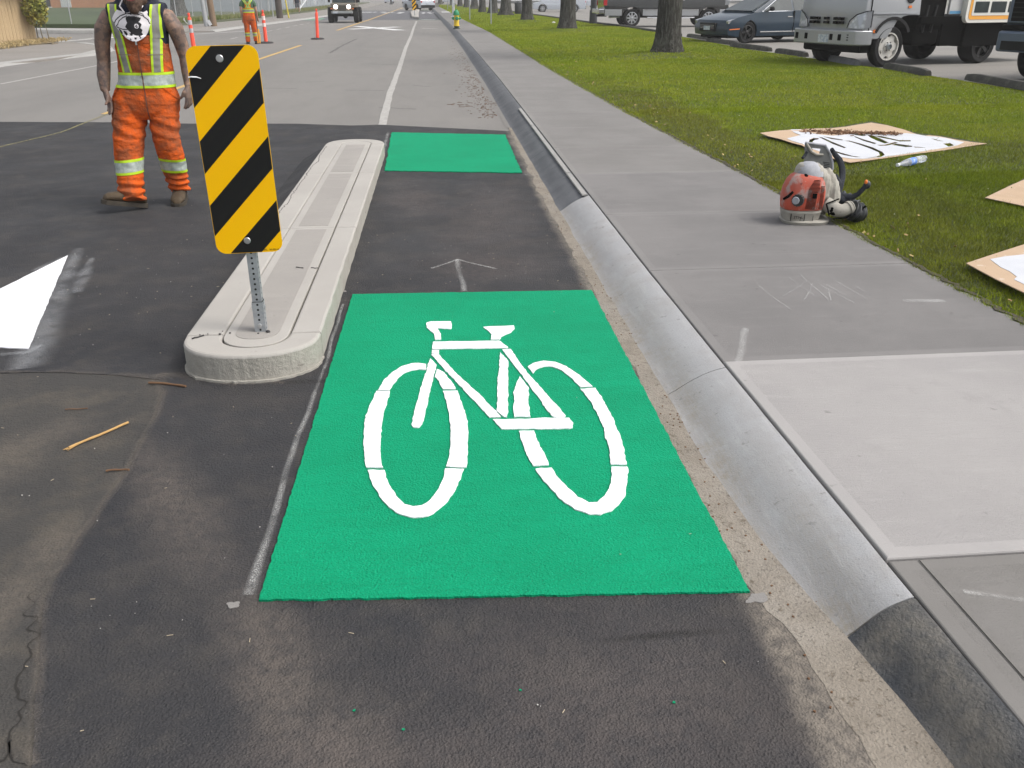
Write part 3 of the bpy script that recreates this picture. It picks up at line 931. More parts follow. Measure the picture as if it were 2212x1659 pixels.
XZ = Matrix.Rotation(pi / 2, 4, 'X')      # prism plane (x, y) -> (x, z), extruded towards -y
def marker_sign(name, loc, rz, lean, label, group, detail=True, h_bottom=.535, post_top=1.40):
    t = empty(name, loc, rz, label, 'road sign', group)
    zb = h_bottom - loc[2]
    outl = rounded_rect(-.15, .15, 0, .90, .045)
    M = Matrix.Translation((0, -.030, zb)) @ Matrix.Rotation(lean, 4, 'Y') @ XZ
    b = MB(); b.prism(outl, 0, .0022, 0, M, 1)
    pn = b.build('sign_panel', ['sign_yellow', 'sign_rim'], t)
    inset = rounded_rect(-.148, .148, .002, .898, .043)
    for c in (.11, .393, .676, .959):
        p = clip(clip(inset, 1, -1, c + .1415 - .15 - .9 + 0), -1, 1, -(c - .15 - .9))
        # depth + x = c .. c + .1415, depth measured down from the top and x from the left edge
        p = [q for q in inset]
        p = clip(p, 1, -1, c + .1415 - .9 - .15)
        p = clip(p, -1, 1, -(c - .9 - .15))
        if len(p) > 2:
            b = MB(); b.prism(p, .0018, .0028, 0, M)
            b.build('stripe', 'sign_black', pn)
    if detail:
        for bx, by in ((-.012, .848), (-.007, .058)):
            b = MB(); b.lathe([(.001, .0075), (.0135, .0070), (.0155, .0050), (.016, .0022)], 20, 0, M @ Matrix.Translation((bx, by, 0)))
            pass
            b.build('bolt', 'bolt_steel', t, smooth=30)
        b = MB(); b.tube([M @ Vector(p) for p in ((-.152, .776, .003), (-.140, .778, .006), (-.118, .776, .006), (-.100, .770, .007))], [.0025, .003, .003, .0015], 6)
        b.build('cable_tie', 'white_paint', t, smooth=60)
        for txt, tx, sz in (('STL', .062, .0085), ('W-054-A', .088, .0085)):
            text_mesh(txt, sz * 1.3, 'sign_black', pn, M @ Matrix.Translation((tx, .0075, .0032)))
    # perforated square tube
    def tube4(zs, ze, w, holes, mname):
        b = MB()
        p = .0254
        n = max(1, int((ze - zs) / p))
        for side in range(4):
            Ms = Matrix.Rotation(side * pi / 2, 4, 'Z')
            for k in range(n):
                z0, z1 = zs + k * p, zs + (k + 1) * p
                cz = (z0 + z1) / 2
                if not holes:
                    b.add([Ms @ Vector((-w, -w, z0)), Ms @ Vector((w, -w, z0)), Ms @ Vector((w, -w, z1)), Ms @ Vector((-w, -w, z1))], [(0, 1, 2, 3)])
                    continue
                vs = [Vector((-w, -w, z0)), Vector((w, -w, z0)), Vector((w, -w, z1)), Vector((-w, -w, z1))]
                oc = [Vector((.0056 * cos(pi / 8 + a * pi / 4 + pi), -w, cz + .0056 * sin(pi / 8 + a * pi / 4 + pi))) for a in range(8)]
                fs = [(0, 1, 6, 5), (1, 2, 8, 7), (2, 3, 10, 9), (3, 0, 4, 11), (0, 5, 4), (1, 7, 6), (2, 9, 8), (3, 11, 10)]
                b.add([Ms @ v for v in vs + oc], fs)
        b.box(-w + .002, w - .002, -w + .002, w - .002, zs, ze - .001, 1)
        return b
    tube4(0, post_top - loc[2], .0225, detail, '').build('post', ['galvanised', 'black_void'], t)
    if detail:
        bb = tube4(0, .155, .0262, True, '')
        bb.build('sleeve', ['galvanised', 'black_void'], t)
        for z, sx in ((.035, 0), (.12, 1)):
            b = MB()
            if sx == 0: b.lathe([(.010, 0), (.010, .006), (.001, .007)], 8, 0, Matrix.Translation((0, -.026, z)) @ Matrix.Rotation(pi / 2, 4, 'X'))
            else:
                b.lathe([(.010, 0), (.010, .006), (.001, .007)], 8, 0, Matrix.Translation((.026, 0, z)) @ Matrix.Rotation(pi / 2, 4, 'Y'))
                b.build('bolt', 'bolt_steel', t)
                b = MB(); b.lathe([(.010, 0), (.010, .006), (.001, .007)], 8, 0, Matrix.Translation((-.026, 0, z)) @ Matrix.Rotation(-pi / 2, 4, 'Y'))
            b.build('bolt', 'bolt_steel', t)
    return t


ms = marker_sign('marker_sign', (-.892, 4.06, ZT - .002), radians(2), radians(-1.0), 'black and yellow diagonally striped sign on the near end of the island', 'striped marker signs')
# small stones and twigs lying on the island
mat('pebble_dark', (.03, .028, .03), .7)
for i, (px, py, r) in enumerate([(579, 718, .012), (558, 721, .006), (475, 723, .008), (497, 720, .006), (481, 716, .004), (432, 724, .005), (449, 722, .004)]):
    q = G(px, py, ZT)
    b = MB(); b.sphere((0, 0, 0), (r, r * .8, r * .6), 8)
    o = b.build('pebble', 'pebble_dark', smooth=80, loc=(*q, ZT + r * .4), rot=(.2, .1, i))
    tag(o, ['largest dark pebble, just right of the foot of the striped sign', 'small dark pebble directly in front of the striped sign foot', 'dark pebble inside the left corner of the island groove', 'dark pebble on the left end of the curved island groove', 'dark pebble on the island joint left of the groove', 'tiny dark pebble near the left edge of the island joint', 'tiny dark pebble midway along the left island joint'][i], 'pebble', 'pebbles on the island')
mat('straw_wood', (.44, .27, .10), .8, [('noise', 30, .4, .7, (.34, .20, .07), .7, (1, 12, 12))])
mat('brown_wood', (.15, .08, .04), .9, [('noise', 30, .4, .7, (.09, .05, .03), .7, (1, 12, 12))])


def stick(name, a, c, r, m, label, z=.006, bend=.0, frayed=False):
    A, C = Vector((*a, 0)), Vector((*c, 0))
    mid = (A + C) / 2
    d = C - A
    ang = math.atan2(d.y, d.x)
    L = d.length
    b = MB()
    n = 9
    pts = [(lerp(-L / 2, L / 2, i / (n - 1)), bend * sin(pi * i / (n - 1)) + .002 * noise.noise(Vector((i, L * 9, 0))), r + .001 * sin(i)) for i in range(n)]
    b.tube(pts, [r * (.9 + .25 * noise.noise(Vector((i * .7, L * 7, 3)))) for i in range(n)], 7)
    if frayed:
        for k in range(9):
            s = random.uniform(-.5, .5)
            b.tube([(-L / 2 + .03, s * .006, r), (-L / 2 - random.uniform(.0, .02), s * .030, r * .6)], [.0025, .0007], 4)
    o = b.build(name, m, None, smooth=50, loc=(mid.x, mid.y, z), rot=(0, 0, ang))
    tag(o, label, 'stick', 'sticks lying on the asphalt')
    return o


stick('wood_stick', G(150, 973), G(278, 918), .0058, 'straw_wood', 'long straw coloured stick with a frayed end on the asphalt', frayed=True)
stick('wood_stick', G(322, 832), G(402, 840), .006, 'brown_wood', 'dark brown wood splinter by the corner of the asphalt patch', bend=.01)
stick('wood_stick', G(230, 1022), G(280, 1020), .004, 'brown_wood', 'thin brown bark strip in front of the straw coloured stick', bend=.006)
stick('wood_stick', G(142, 888), G(190, 886), .0025, 'brown_wood', 'thin dark twig behind the straw coloured stick')
stick('wood_stick', G(415, 733, ZT), G(441, 726, ZT), .004, 'pebble_dark', 'black twig on the near corner of the concrete island', z=ZT)
stick('wood_stick', G(640, 578, ZT), G(655, 580, ZT), .003, 'pebble_dark', 'black twig on the inner panel of the concrete island', z=ZT)
stick('wood_stick', G(672, 579, ZT), G(687, 580, ZT), .0025, 'pebble_dark', 'black twig lying across the island groove', z=ZT)
# fine straw, chips and grit scattered over the asphalt
b = MB()
mat('straw_bits', (.50, .42, .30), .9)
mat('grit', (.50, .48, .45), .9)
for i in range(330):
    u = random.random()
    x, y = random.uniform(-2.6, .9), random.uniform(1.2, 6.5) if u < .8 else random.uniform(5, 10)
    if -1.3 < x < -.55 and y > 3.6: continue
    if -.6 < x < .9 and 2.0 < y < 5.0 and random.random() < .85: continue
    z = .016 if (-.6 < x < .9 and 2.0 < y < 5.0) else .0085
    a = random.uniform(0, pi)
    s = random.uniform(.4, 1) ** 2
    if random.random() < .5: b.cbox((x, y, z), (.014 * s + .003, .0014, .0012), 0, rz=a)
    else: b.cbox((x, y, z), (.003 * s + .0012, .0024 * s + .001, .002), 1, rz=a, rx=.4)
b.build('debris', ['straw_bits', 'grit'])['kind'] = 'stuff'
b = MB()
for i in range(420):
    y = abs(random.gauss(0, 1)) * 9 + 13.0
    x = .87 - abs(random.gauss(0, .20)) + shift(y)
    s = random.uniform(.3, 1.2) ** 2
    b.cbox((x, y, .006), (.030 * s + .004, random.uniform(.004, .012), .005), 0, rz=random.gauss(0, .5))
for px, py in ((1005, 225), (985, 228), (1065, 222)):
    for i in range(7):
        q = G(px + random.uniform(-14, 14), py + random.uniform(-4, 6))
        b.cbox((*q, .006), (random.uniform(.02, .11), .005, .005), 0, rz=random.gauss(0, .5))
for i in range(140):
    y = random.uniform(1.5, 9)
    x = .96 + random.gauss(0, .05) + shift(y)
    b.cbox((x, y, .008), (.006, .005, .004), 0, rz=i)
b.build('dead_leaves', ['brown_wood'])['kind'] = 'stuff'

# ------------------------------------------------------------------ lawn on the right, car park behind it
LOT_Z = .18
mat('bark', (.070, .066, .058), .95, [('noise', 5, .35, .65, (.038, .036, .030), .9, (2.4, 2.4, .5)), ('noise', 7, .50, .62, (.155, .155, .14), .75, (3.2, 3.2, .35)), ('noise', 2, .52, .72, (.115, .125, .095), .6), ('noise', 12, .56, .66, (.018, .018, .015), .85, (3, 3, .3)), ('noise', 30, .55, .75, (.19, .185, .17), .5)],
    [('noise', 8, .07, (3, 3, .3)), ('noise', 22, .04, (2, 2, .5))], spec=.1)
TREES = [(5.90, 23.45, .34), (5.76, 40.7, .37), (5.31, 54.5, .34), (5.11, 68.0, .40), (4.74, 76.9, .36), (4.27, 84.7, .32), (4.32, 103.2, .38), (3.9, 116, .34), (3.35, 126, .34), (2.6, 138.7, .34), (1.06, 176.7, .40)]


def xl_right(y): return interp(y, [(-3, 10.4), (10, 9.95), (14, 9.75), (18, 9.55), (22, 9.30), (26, 9.0), (31, 9.12), (36, 9.3), (45, 9.1), (50, 8.55), (65, 7.95), (80, 7.2), (110, 6.6), (150, 5)])


def lawn_z(x, y):
    e = x - xr(y)
    z = .118 + .035 * min(1, max(0, e) / .25) + .03 * min(1, max(0, e) / 2.5)
    r = xl_right(y) - x
    z = z + .012 if r < .5 else z
    for tx, ty, tr in TREES[:5]:
        d = math.hypot(x - tx, (y - ty))
        if d < 4: z += .13 * math.exp(-(d / 1.1) ** 2)
    return z + noise.noise(Vector((x * .6, y * .5, 0))) * .016 + noise.noise(Vector((x * 2.1, y * 2.1, 5))) * .006


ys = list(np.arange(1.0, 16, .25)) + list(np.arange(16, 60, .6)) + list(np.arange(60, 152, 2.5))
NX = 34
vs, fs = [], []
for j, y in enumerate(ys):
    a = xr(y) - .02 + noise.noise(Vector((0, y * 2.1, 1))) * .03 + noise.noise(Vector((0, y * 9, 1))) * .015
    c = xl_right(y)
    for i in range(NX):
        t = (i / (NX - 1)) ** 1.3
        x = lerp(a, c, t)
        z = lawn_z(x, y)
        if i == 0: z = .10
        if i == NX - 1: z = .172
        vs.append((x, y, z))
    if j:
        for i in range(NX - 1):
            k = (j - 1) * NX + i
            fs.append((k, k + 1, k + NX + 1, k + NX))
me = bpy.data.meshes.new('lawn')
me.from_pydata(vs, [], fs)
me.materials.append(MATS['soil'])
me.polygons.foreach_set('use_smooth', [True] * len(me.polygons))
lw = link_mesh('lawn', me)
lw['kind'] = 'structure'

# stencil boards (outlines first: no blade grows through them)
B1 = [G(1643, 290, .17), G(1660, 299, .17), G(1700, 309, .17), G(1740, 322, .17), G(1775, 352, .17), G(1830, 354, .17), G(1905, 343, .17), G(1990, 331, .17), G(2060, 321, .17), G(2128, 312, .17), G(2050, 298, .17), G(1978, 290, .17), G(1882, 265, .17), G(1822, 276, .17), G(1765, 280, .17)]
B2 = [G(2128, 428, .17), G(2230, 380, .17), (5.9, 7.6), (5.9, 6.5), G(2230, 450, .17)]
B3 = [G(2087, 570, .17), G(2222, 528, .17), (4.5, 5.35), (4.4, 4.7), (3.75, 4.25), G(2222, 632, .17), G(2150, 600, .17)]


ZB = .19


def BS(zx, zy): return ((2400 + zx * .3617) / 1.4756, (360 + zy * .3617) / 1.4756)


o1 = [BS(*p) for p in ((60, 190), (140, 215), (240, 235), (340, 265), (430, 290), (520, 345), (660, 400), (850, 445), (1000, 425), (1100, 408), (1240, 385), (1400, 360), (1600, 335), (1760, 315), (1900, 295), (2060, 275), (1940, 262), (1800, 238), (1640, 205), (1555, 196), (1520, 200), (1440, 186), (1330, 150), (1180, 112), (1040, 90), (930, 108), (820, 128), (700, 140), (560, 147), (380, 158), (230, 172))]
o1 = [G(x, y, ZB) for x, y in o1]
ho = [[(490, 262), (500, 240), (530, 228), (580, 230), (575, 240), (545, 245), (525, 258), (530, 276), (560, 292), (620, 305), (600, 312), (540, 305), (500, 285)],
      [(585, 222), (625, 228), (700, 262), (810, 308), (790, 313), (700, 280)],
      [(800, 250), (850, 250), (960, 280), (1060, 310), (1140, 345), (1162, 370), (1130, 390), (1060, 398), (1000, 398), (1080, 390), (1118, 372), (1108, 350), (1030, 318), (930, 285), (860, 262)],
      [(720, 342), (790, 362), (880, 388), (960, 396), (900, 398), (800, 380), (730, 358)],
      [(1018, 200), (1070, 204), (1130, 230), (1190, 262), (1150, 268), (1090, 246), (1040, 222)],
      [(1080, 203), (1140, 208), (1280, 238), (1385, 238), (1380, 248), (1290, 250), (1200, 232), (1120, 218)],
      [(1090, 285), (1150, 284), (1250, 258), (1280, 262), (1240, 275), (1180, 290), (1120, 293)],
      [(1225, 284), (1262, 272), (1400, 290), (1400, 298), (1340, 300)], [(1415, 298), (1480, 300), (1525, 305), (1430, 305)],
      [(880, 190), (960, 188), (1000, 202), (960, 205), (900, 197)], [(890, 205), (960, 232), (1080, 268), (1060, 276), (970, 250), (910, 222)],
      [(1680, 272), (1740, 268), (1770, 288), (1720, 297)], [(1570, 224), (1620, 236), (1680, 255), (1610, 240)], [(620, 215), (700, 226), (790, 240), (780, 246), (690, 236)]]
ho = [[G(*BS(*p), ZB) for p in h] for h in ho]


def grow(h, k=1.3):
    cx, cy = sum(p[0] for p in h) / len(h), sum(p[1] for p in h) / len(h)
    return [(cx + (x - cx) * (1 + (k - 1) * .3), cy + (y - cy) * k) for x, y in h]


ho = [grow(h, 1.10 if i not in (0, 2, 3) else 1.0) for i, h in enumerate(ho)]


def inside(px, py, poly):
    c = np.zeros(len(px), bool)
    n = len(poly)
    for i in range(n):
        x0, y0 = poly[i]
        x1, y1 = poly[(i + 1) % n]
        if y0 == y1: continue
        m = ((y0 > py) != (y1 > py)) & (px < (x1 - x0) * (py - y0) / (y1 - y0) + x0)
        c ^= m
    return c


LZ_X = np.array([[v[0] for v in vs[j * NX:(j + 1) * NX]] for j in range(len(ys))])
LZ_Z = np.array([[v[2] for v in vs[j * NX:(j + 1) * NX]] for j in range(len(ys))])
YSA = np.array(ys)


def blades(n, y0, y1, h, w, x_lo=None, x_hi=None, tall=0):
    y = rng.uniform(y0, y1, n)
    a = np.interp(y, YSA, LZ_X[:, 0]) - .035
    c = np.interp(y, YSA, LZ_X[:, -1])
    if x_hi is not None: c = np.minimum(c, x_hi)
    x = a + (c - a) * rng.uniform(0, 1, n)
    inh = np.zeros(len(x), bool)
    for h_ in ho: inh |= inside(x, y, h_)
    keep = ~((inside(x, y, B1) & ~inh) | inside(x, y, B2) | inside(x, y, B3))
    keep &= ~((x - 2.62) ** 2 + (y - 6.25) ** 2 < .02)
    x, y = x[keep], y[keep]
    n = len(x)
    # surface height by nearest rows
    j = np.clip(np.searchsorted(YSA, y) - 1, 0, len(YSA) - 2)
    t = (y - YSA[j]) / (YSA[j + 1] - YSA[j])
    a0, c0 = LZ_X[j, 0], LZ_X[j, -1]
    u = np.clip((x - a0) / (c0 - a0), 0, 1) ** (1 / 1.3) * (NX - 1)
    i = np.clip(u.astype(int), 0, NX - 2)
    fu = u - i
    z = (LZ_Z[j, i] * (1 - fu) + LZ_Z[j, i + 1] * fu) * (1 - t) + (LZ_Z[j + 1, i] * (1 - fu) + LZ_Z[j + 1, i + 1] * fu) * t
    z = np.maximum(z, .125)
    ang = rng.uniform(0, 2 * np.pi, n)
    hh = h * rng.uniform(.45, 1.15, n)
    if tall:
        k = rng.uniform(0, 1, n) < tall
        hh[k] *= 2.0
    ln = rng.uniform(.25, 1.1, n) * hh
    la = rng.uniform(0, 2 * np.pi, n)
    dx, dy = np.cos(ang) * w / 2, np.sin(ang) * w / 2
    tx, ty = x + np.cos(la) * ln, y + np.sin(la) * ln
    V = np.empty((n, 3, 3), np.float32)
    V[:, 0] = np.stack([x - dx, y - dy, z - .004], 1)
    V[:, 1] = np.stack([x + dx, y + dy, z - .004], 1)
    V[:, 2] = np.stack([tx, ty, z + hh], 1)
    return V.reshape(-1, 3)


def tri_mesh(name, V, m, kind='stuff', ngon=3):
    n = len(V) // ngon
    me = bpy.data.meshes.new(name)
    me.vertices.add(len(V))
    me.vertices.foreach_set('co', np.ascontiguousarray(V, np.float32).ravel())
    me.loops.add(len(V))
    me.loops.foreach_set('vertex_index', np.arange(len(V), dtype=np.int32))
    me.polygons.add(n)
    me.polygons.foreach_set('loop_start', np.arange(0, n * ngon, ngon, dtype=np.int32))
    me.update(calc_edges=True)
    me.materials.append(MATS[m])
    o = link_mesh(name, me)
    if kind: o['kind'] = kind
    return o


V = np.concatenate([
    blades(170000, 3.3, 7.5, .026, .0042, x_hi=5.2, tall=.02),
    blades(210000, 7.0, 12.5, .026, .0055, x_hi=8.5, tall=.01),
    blades(210000, 12, 22, .028, .009, tall=.01),
    blades(150000, 21.5, 42, .032, .018),
    blades(90000, 41, 75, .05, .035),
    blades(50000, 74, 150, .06, .06)])
tri_mesh('grass', V, 'grass_blade')
# clover heads and fallen leaves
mat('clover', (.42, .43, .26), .8)
mat('leaf_litter', (.36, .27, .10), .85, [('noise', 8, .4, .6, (.20, .12, .05), .8)])
b = MB()
for i in range(330):
    y = random.uniform(4, 26) if i < 290 else random.uniform(26, 60)
    x = random.uniform(xr(y) + .05, xl_right(y) - .1)
    if inside(np.array([x]), np.array([y]), B1)[0]: continue
    s = random.uniform(.004, .009) * (1 + y / 60)
    if random.random() < .6: b.sphere((x, y, lawn_z(x, y) + .035), s * .7, 6, 0)
    else: b.cbox((x, y, lawn_z(x, y) + .036), (s * 2.6, s * 1.6, .002), 1, rz=i, rx=.3)
for i in range(120):
    y = random.uniform(3.8, 22)
    x = xr(y) + abs(random.gauss(0, .35)) - .04
    s = random.uniform(.004, .010) * (1 + y / 50)
    b.cbox((x, y, lawn_z(x, y) + .022), (s * 2.8, s * 1.8, .002), 1, rz=i, rx=random.gauss(0, .5), ry=random.gauss(0, .5))
b.build('fallen_leaves', ['clover', 'leaf_litter'])['kind'] = 'stuff'
# soil and roots showing along the lawn edge
ribbon('lawn_edge', [(xr(y) - .01, y) for y in np.arange(3, 60, .5)], .034, .1365 + .002, 'soil_edge', wob=.03, jag=1.4, step=.03)

# trees
mat('leaf', (.055, .095, .022), .6, [('noise', .7, .4, .65, (.09, .13, .03), .8)], coord='world')
TRN = random.Random(5)


def trunk_mesh(r, h, seed, flare, lean):
    b = MB()
    seg = 44
    rr = []
    zs = [-.1, 0, .08, .18, .32, .5, .8, 1.2, 1.7, 2.3, 3.0, 3.8]
    for z in zs:
        ring = []
        for i in range(seg):
            a = 2 * pi * i / seg
            fl = math.exp(-max(z, 0) / .28) * flare * (1 + .55 * noise.noise(Vector((cos(a) * 1.7, sin(a) * 1.7, seed))) * 2)
            k = r * (1 + fl) * (1 - .045 * z) * (1 + .10 * noise.noise(Vector((cos(a) * 2.6, sin(a) * 2.6, z * .7 + seed * 3))))
            k *= 1 + .05 * noise.noise(Vector((a * 6, z * 1.1, seed)))
            ring.append((k * cos(a) + lean * z, k * sin(a), z))
        rr.append(ring)
    b.rings(rr, 0)
    # limbs
    R = random.Random(seed)
    tops = []
    for k in range(6):
        a = 2 * pi * k / 6 + R.uniform(-.3, .3)
        z0 = R.uniform(2.7, 3.6)
        L = R.uniform(2.4, 3.6)
        pts = [Vector((lean * z0, 0, z0))]
        d = Vector((cos(a) * .75, sin(a) * .75, .9))
        for s in range(5):
            pts.append(pts[-1] + d.normalized() * L / 5)
            d += Vector((R.uniform(-.2, .2), R.uniform(-.2, .2), .1))
        b.tube(pts, [r * .5, r * .42, r * .34, r * .26, r * .18, r * .08], 8)
        tops += pts[2:]
    return b, tops


def crown_mesh(tops, seed, n=2600):
    R = np.random.default_rng(seed)
    T = np.array([tuple(t) for t in tops])
    c = T[R.integers(0, len(T), n // 12)] + R.normal(0, .55, (n // 12, 3)) + np.array([0, 0, .5])
    p = np.repeat(c, 12, 0) + R.normal(0, .22, (n // 12 * 12, 3))
    p[:, 2] = np.maximum(p[:, 2], 3.0)
    s = .07
    a = R.normal(0, 1, (len(p), 3)); a /= np.linalg.norm(a, axis=1)[:, None]
    c2 = np.cross(a, R.normal(0, 1, (len(p), 3))); c2 /= np.linalg.norm(c2, axis=1)[:, None]
    V = np.stack([p - a * s, p + c2 * s * .55, p + a * s, p - c2 * s * .55], 1).reshape(-1, 3)
    n = len(V) // 4
    me = bpy.data.meshes.new('crown')
    me.from_pydata(V.tolist(), [], [(4 * i, 4 * i + 1, 4 * i + 2, 4 * i + 3) for i in range(n)])
    me.materials.append(MATS['leaf'])
    return me


LBL = ['thick tree trunk in the lawn nearest to the dark blue sedan', 'tree trunk between the nearest trunk and the black lamp post', 'tree trunk with chipped bark near its foot, third in the row', 'tree trunk with widely flared roots beside the dark bin',
       'fifth tree trunk of the lawn row, just beyond the flared one', 'sixth tree trunk of the lawn row', 'seventh tree trunk of the lawn row', 'eighth tree trunk of the lawn row', 'ninth tree trunk of the lawn row', 'tenth tree trunk of the lawn row', 'farthest tree trunk, on the verge behind the white car']
variants = []
for s in range(3):
    bm_, tops = trunk_mesh(.34, 4, s + 1, [.42, .30, .62][s], [.0, .012, -.01][s])
    variants.append((bm_.mesh('trunk', 'bark', 60), crown_mesh(tops, s)))
for i, (tx, ty, tr_) in enumerate(TREES):
    vi = [0, 1, 1, 2, 0, 1, 2, 0, 1, 2, 0][i]
    t = empty('lawn_tree', (tx, ty, max(lawn_z(tx, ty), .16) - .01 if ty < 150 else .05), [2.6, 1.0, 4, .4, 2, 3, 5, 1, 0, 2, 4][i], LBL[i], 'tree', 'trees in a row on the lawn')
    k = tr_ / .34
    for nm, me in (('trunk', variants[vi][0]), ('crown', variants[vi][1])):
        o = link_mesh(nm, me, t)
        o.scale = (k * .90, k * .90, 1.0) if nm == 'trunk' else (1, 1, 1)

# car park
sheet('car_park', [(4.4, -3), (60, -3), (90, 330), (4, 330), (3.6, 152), (4.4, 120), (6, 90), (7, 65), (8.4, 40), (8.2, 28), (8.6, 10)], LOT_Z - .012, 'lot_asphalt', th=.05)
LOT_Z = .168
mat('stop_dark', (.05, .048, .045), .95, [('noise', 6, .4, .7, (.10, .095, .085), .8)], [('noise', 40, .01)], coord='world')
mat('stop_pale', (.26, .265, .28), .9, [('noise', 6, .4, .7, (.19, .19, .20), .8)], [('noise', 40, .01)], coord='world')
stops = [(9.36, 34.07, 31.5, 'in front of the parked black pickup'), (9.16, 30.62, 27.9, 'at the nose of the dark sedan'), (9.02, 27.5, 24.9, 'beside the front wheel of the dark sedan'), (9.20, 24.4, 22.6, 'between the sedan and the silver truck'),
         (9.30, 22.25, 19.75, 'under the bumper of the silver truck'), (9.45, 18.9, 16.95, 'behind the front wheel of the silver truck'), (9.66, 16.16, 13.9, 'in front of the blue pickup')]
for i, (x, ya, yb, lb) in enumerate(stops):
    n = (ya - yb)
    b = MB()
    rr = []
    for k in range(9):
        t = k / 8
        y = lerp(0, n, t) - n / 2
        e = .7 if k in (0, 8) else 1
        rr.append([(px * e, y, pz * (.8 if k in (0, 8) else 1) + .006 * noise.noise(Vector((k, i, px)))) for px, pz in ((-.10, 0), (-.085, .075), (-.05, .125), (.05, .125), (.085, .075), (.10, 0))])
    b.rings(rr, 0)
    o = b.build('parking_stop', 'stop_pale' if i == 4 else 'stop_dark', smooth=40, loc=(x, (ya + yb) / 2, LOT_Z + .035), rot=(0, 0, [.02, .06, .10, .05, -.03, -.06, -.06][i]))
    tag(o, ('pale' if i == 4 else 'dark weathered') + ' concrete parking stop ' + lb, 'parking stop', 'parking stops along the lawn')
# low timber edging beyond the stops
b = MB()
for y in np.arange(35, 110, 4.0):
    x = xl_right(y)
    b.cbox((x + .02, y + 2, LOT_Z + .05), (.14, 3.9, .12), 0, rz=math.atan2(-(xl_right(y + 4) - x), 4))
    o = b.build('lawn_edging', 'stop_dark', bevel=.02)
    o['kind'] = 'structure'
    b = MB()
for x0, x1, y in ((19, 27, 88), (26, 36, 88), (14.5, 20, 62)):
    ribbon('bay_line', [(x0, y), (x1, y + .4)], .5, LOT_Z + .004, 'fresh_white_paint', step=1)

# small things on the lawn
mat('black_steel', (.022, .024, .028), .5)
mat('grey_post', (.30, .32, .33), .5, metal=.4)
mat('white_metal', (.62, .63, .64), .45)
mat('bin_black', (.012, .013, .015), .5)


def on_lawn(px, py): return G(px, py, .18)


q = (8.50, 50.35)
t = empty('lamp_post', (*q, .12), 0, 'thick black steel lamp post at the lawn edge behind the black pickup', 'lamp post')
b = MB(); b.cyl((0, 0, 0), (0, 0, 6.5), .17, .13, 16); b.build('pole', 'black_steel', t, smooth=40)
b = MB(); b.cyl((0, 0, 0), (0, 0, .75), .215, .205, 16); b.build('base_cover', 'black_steel', t, smooth=40)
q = (6.69, 76.0)
t = empty('litter_bin', (*q, .14), 0, 'black cylindrical bin on the lawn beside the flared tree', 'bin')
b = MB(); b.lathe([(.24, 0), (.27, .05), (.28, .80), (.25, .86)], 18); b.build('barrel', 'bin_black', t, smooth=40)
b = MB(); b.lathe([(.30, .80), (.30, .88), (.16, .98), (.02, 1.0)], 18); b.build('lid', 'bin_black', t, smooth=40)
for q, h, lb in (((2.226, 60.5), 2.6, 'thin grey sign post standing nearest behind the hydrant'), ((3.014, 50.8), 2.6, 'thin grey sign post in the lawn right of the hydrant'), ((5.67, 125), 2.8, 'thin pale post far down the lawn between the trees'), ((1.405, 103.4), 2.6, 'thin greenish post beside the far white light pole'), ((1.98, 123), 2.8, 'farthest thin post beyond the white light pole')):
    t = empty('sign_post', (*q, .12), .3, lb, 'post', 'thin posts along the lawn')
    b = MB(); b.box(-.03, .03, -.015, .015, 0, h); b.build('post', 'grey_post', t)
    b = MB(); b.box(-.22, .22, -.02, -.017, h - .65, h - .05); b.build('plate', 'aluminium', t)
q = (1.364, 69.83)
t = empty('light_pole', (*q, .13), 0, 'pale street light pole on a square base beyond the yellow hydrant', 'light pole')
b = MB(); b.cyl((0, 0, 0), (0, 0, 7), .10, .07, 14); b.build('pole', 'white_metal', t, smooth=40)
b = MB(); b.box(-.19, .19, -.19, .19, 0, .05); b.build('base_plate', 'white_metal', t, bevel=.01)
b = MB(); b.box(-.1, .1, -.12, -.1, .7, .95); b.build('hand_hole_cover', 'white_metal', t)
mat('paper_white', (.75, .75, .72), .8)
b = MB(); b.sphere((0, 0, .05), (.10, .07, .06), 10); b.cbox((.04, 0, .09), (.12, .08, .01), 0, rz=.4, ry=.5)
o = b.build('litter', 'paper_white', smooth=30, loc=(6.53, 51.7, .17)); tag(o, 'crumpled white paper lying on the grass beside the second tree', 'litter')

# fire hydrant
mat('hydrant_yellow', (.74, .52, .03), .5, [('noise', 8, .45, .7, (.58, .40, .03), .5)])
mat('hydrant_green', (.015, .24, .10), .5, [('noise', 8, .5, .7, (.01, .17, .07), .5)])
mat('hydrant_foot', (.03, .05, .035), .8)
hy = empty('fire_hydrant', (1.02, 45.3, .128), .15, 'yellow fire hydrant with green cap and outlets on the pavement', 'hydrant')
hy.scale = (1.14, 1.14, 1.08)
b = MB(); b.lathe([(.15, 0), (.15, .03), (.105, .035), (.105, .13)], 20); b.build('foot', 'hydrant_foot', hy, smooth=30)
b = MB(); b.lathe([(.135, .12), (.135, .15), (.108, .155), (.105, .54), (.125, .545), (.125, .57)], 24); b.build('barrel', 'hydrant_yellow', hy, smooth=30)
b = MB(); b.lathe([(.140, .565), (.140, .60), (.125, .61), (.118, .68), (.095, .73), (.055, .765), (.03, .77), (.03, .82), (.005, .822)], 24); b.build('bonnet', 'hydrant_green', hy, smooth=30)
for ang, r in ((pi, .058), (-pi / 2, .075), (0, .058)):
    M = Matrix.Translation((0, 0, .43)) @ Matrix.Rotation(ang, 4, 'Z') @ Matrix.Rotation(pi / 2, 4, 'Y')
    b = MB(); b.lathe([(r, .09), (r, .15), (r * .9, .17), (.022, .175), (.022, .20), (.002, .20)], 14, 0, M); b.build('outlet_cap', 'hydrant_green', hy, smooth=30)

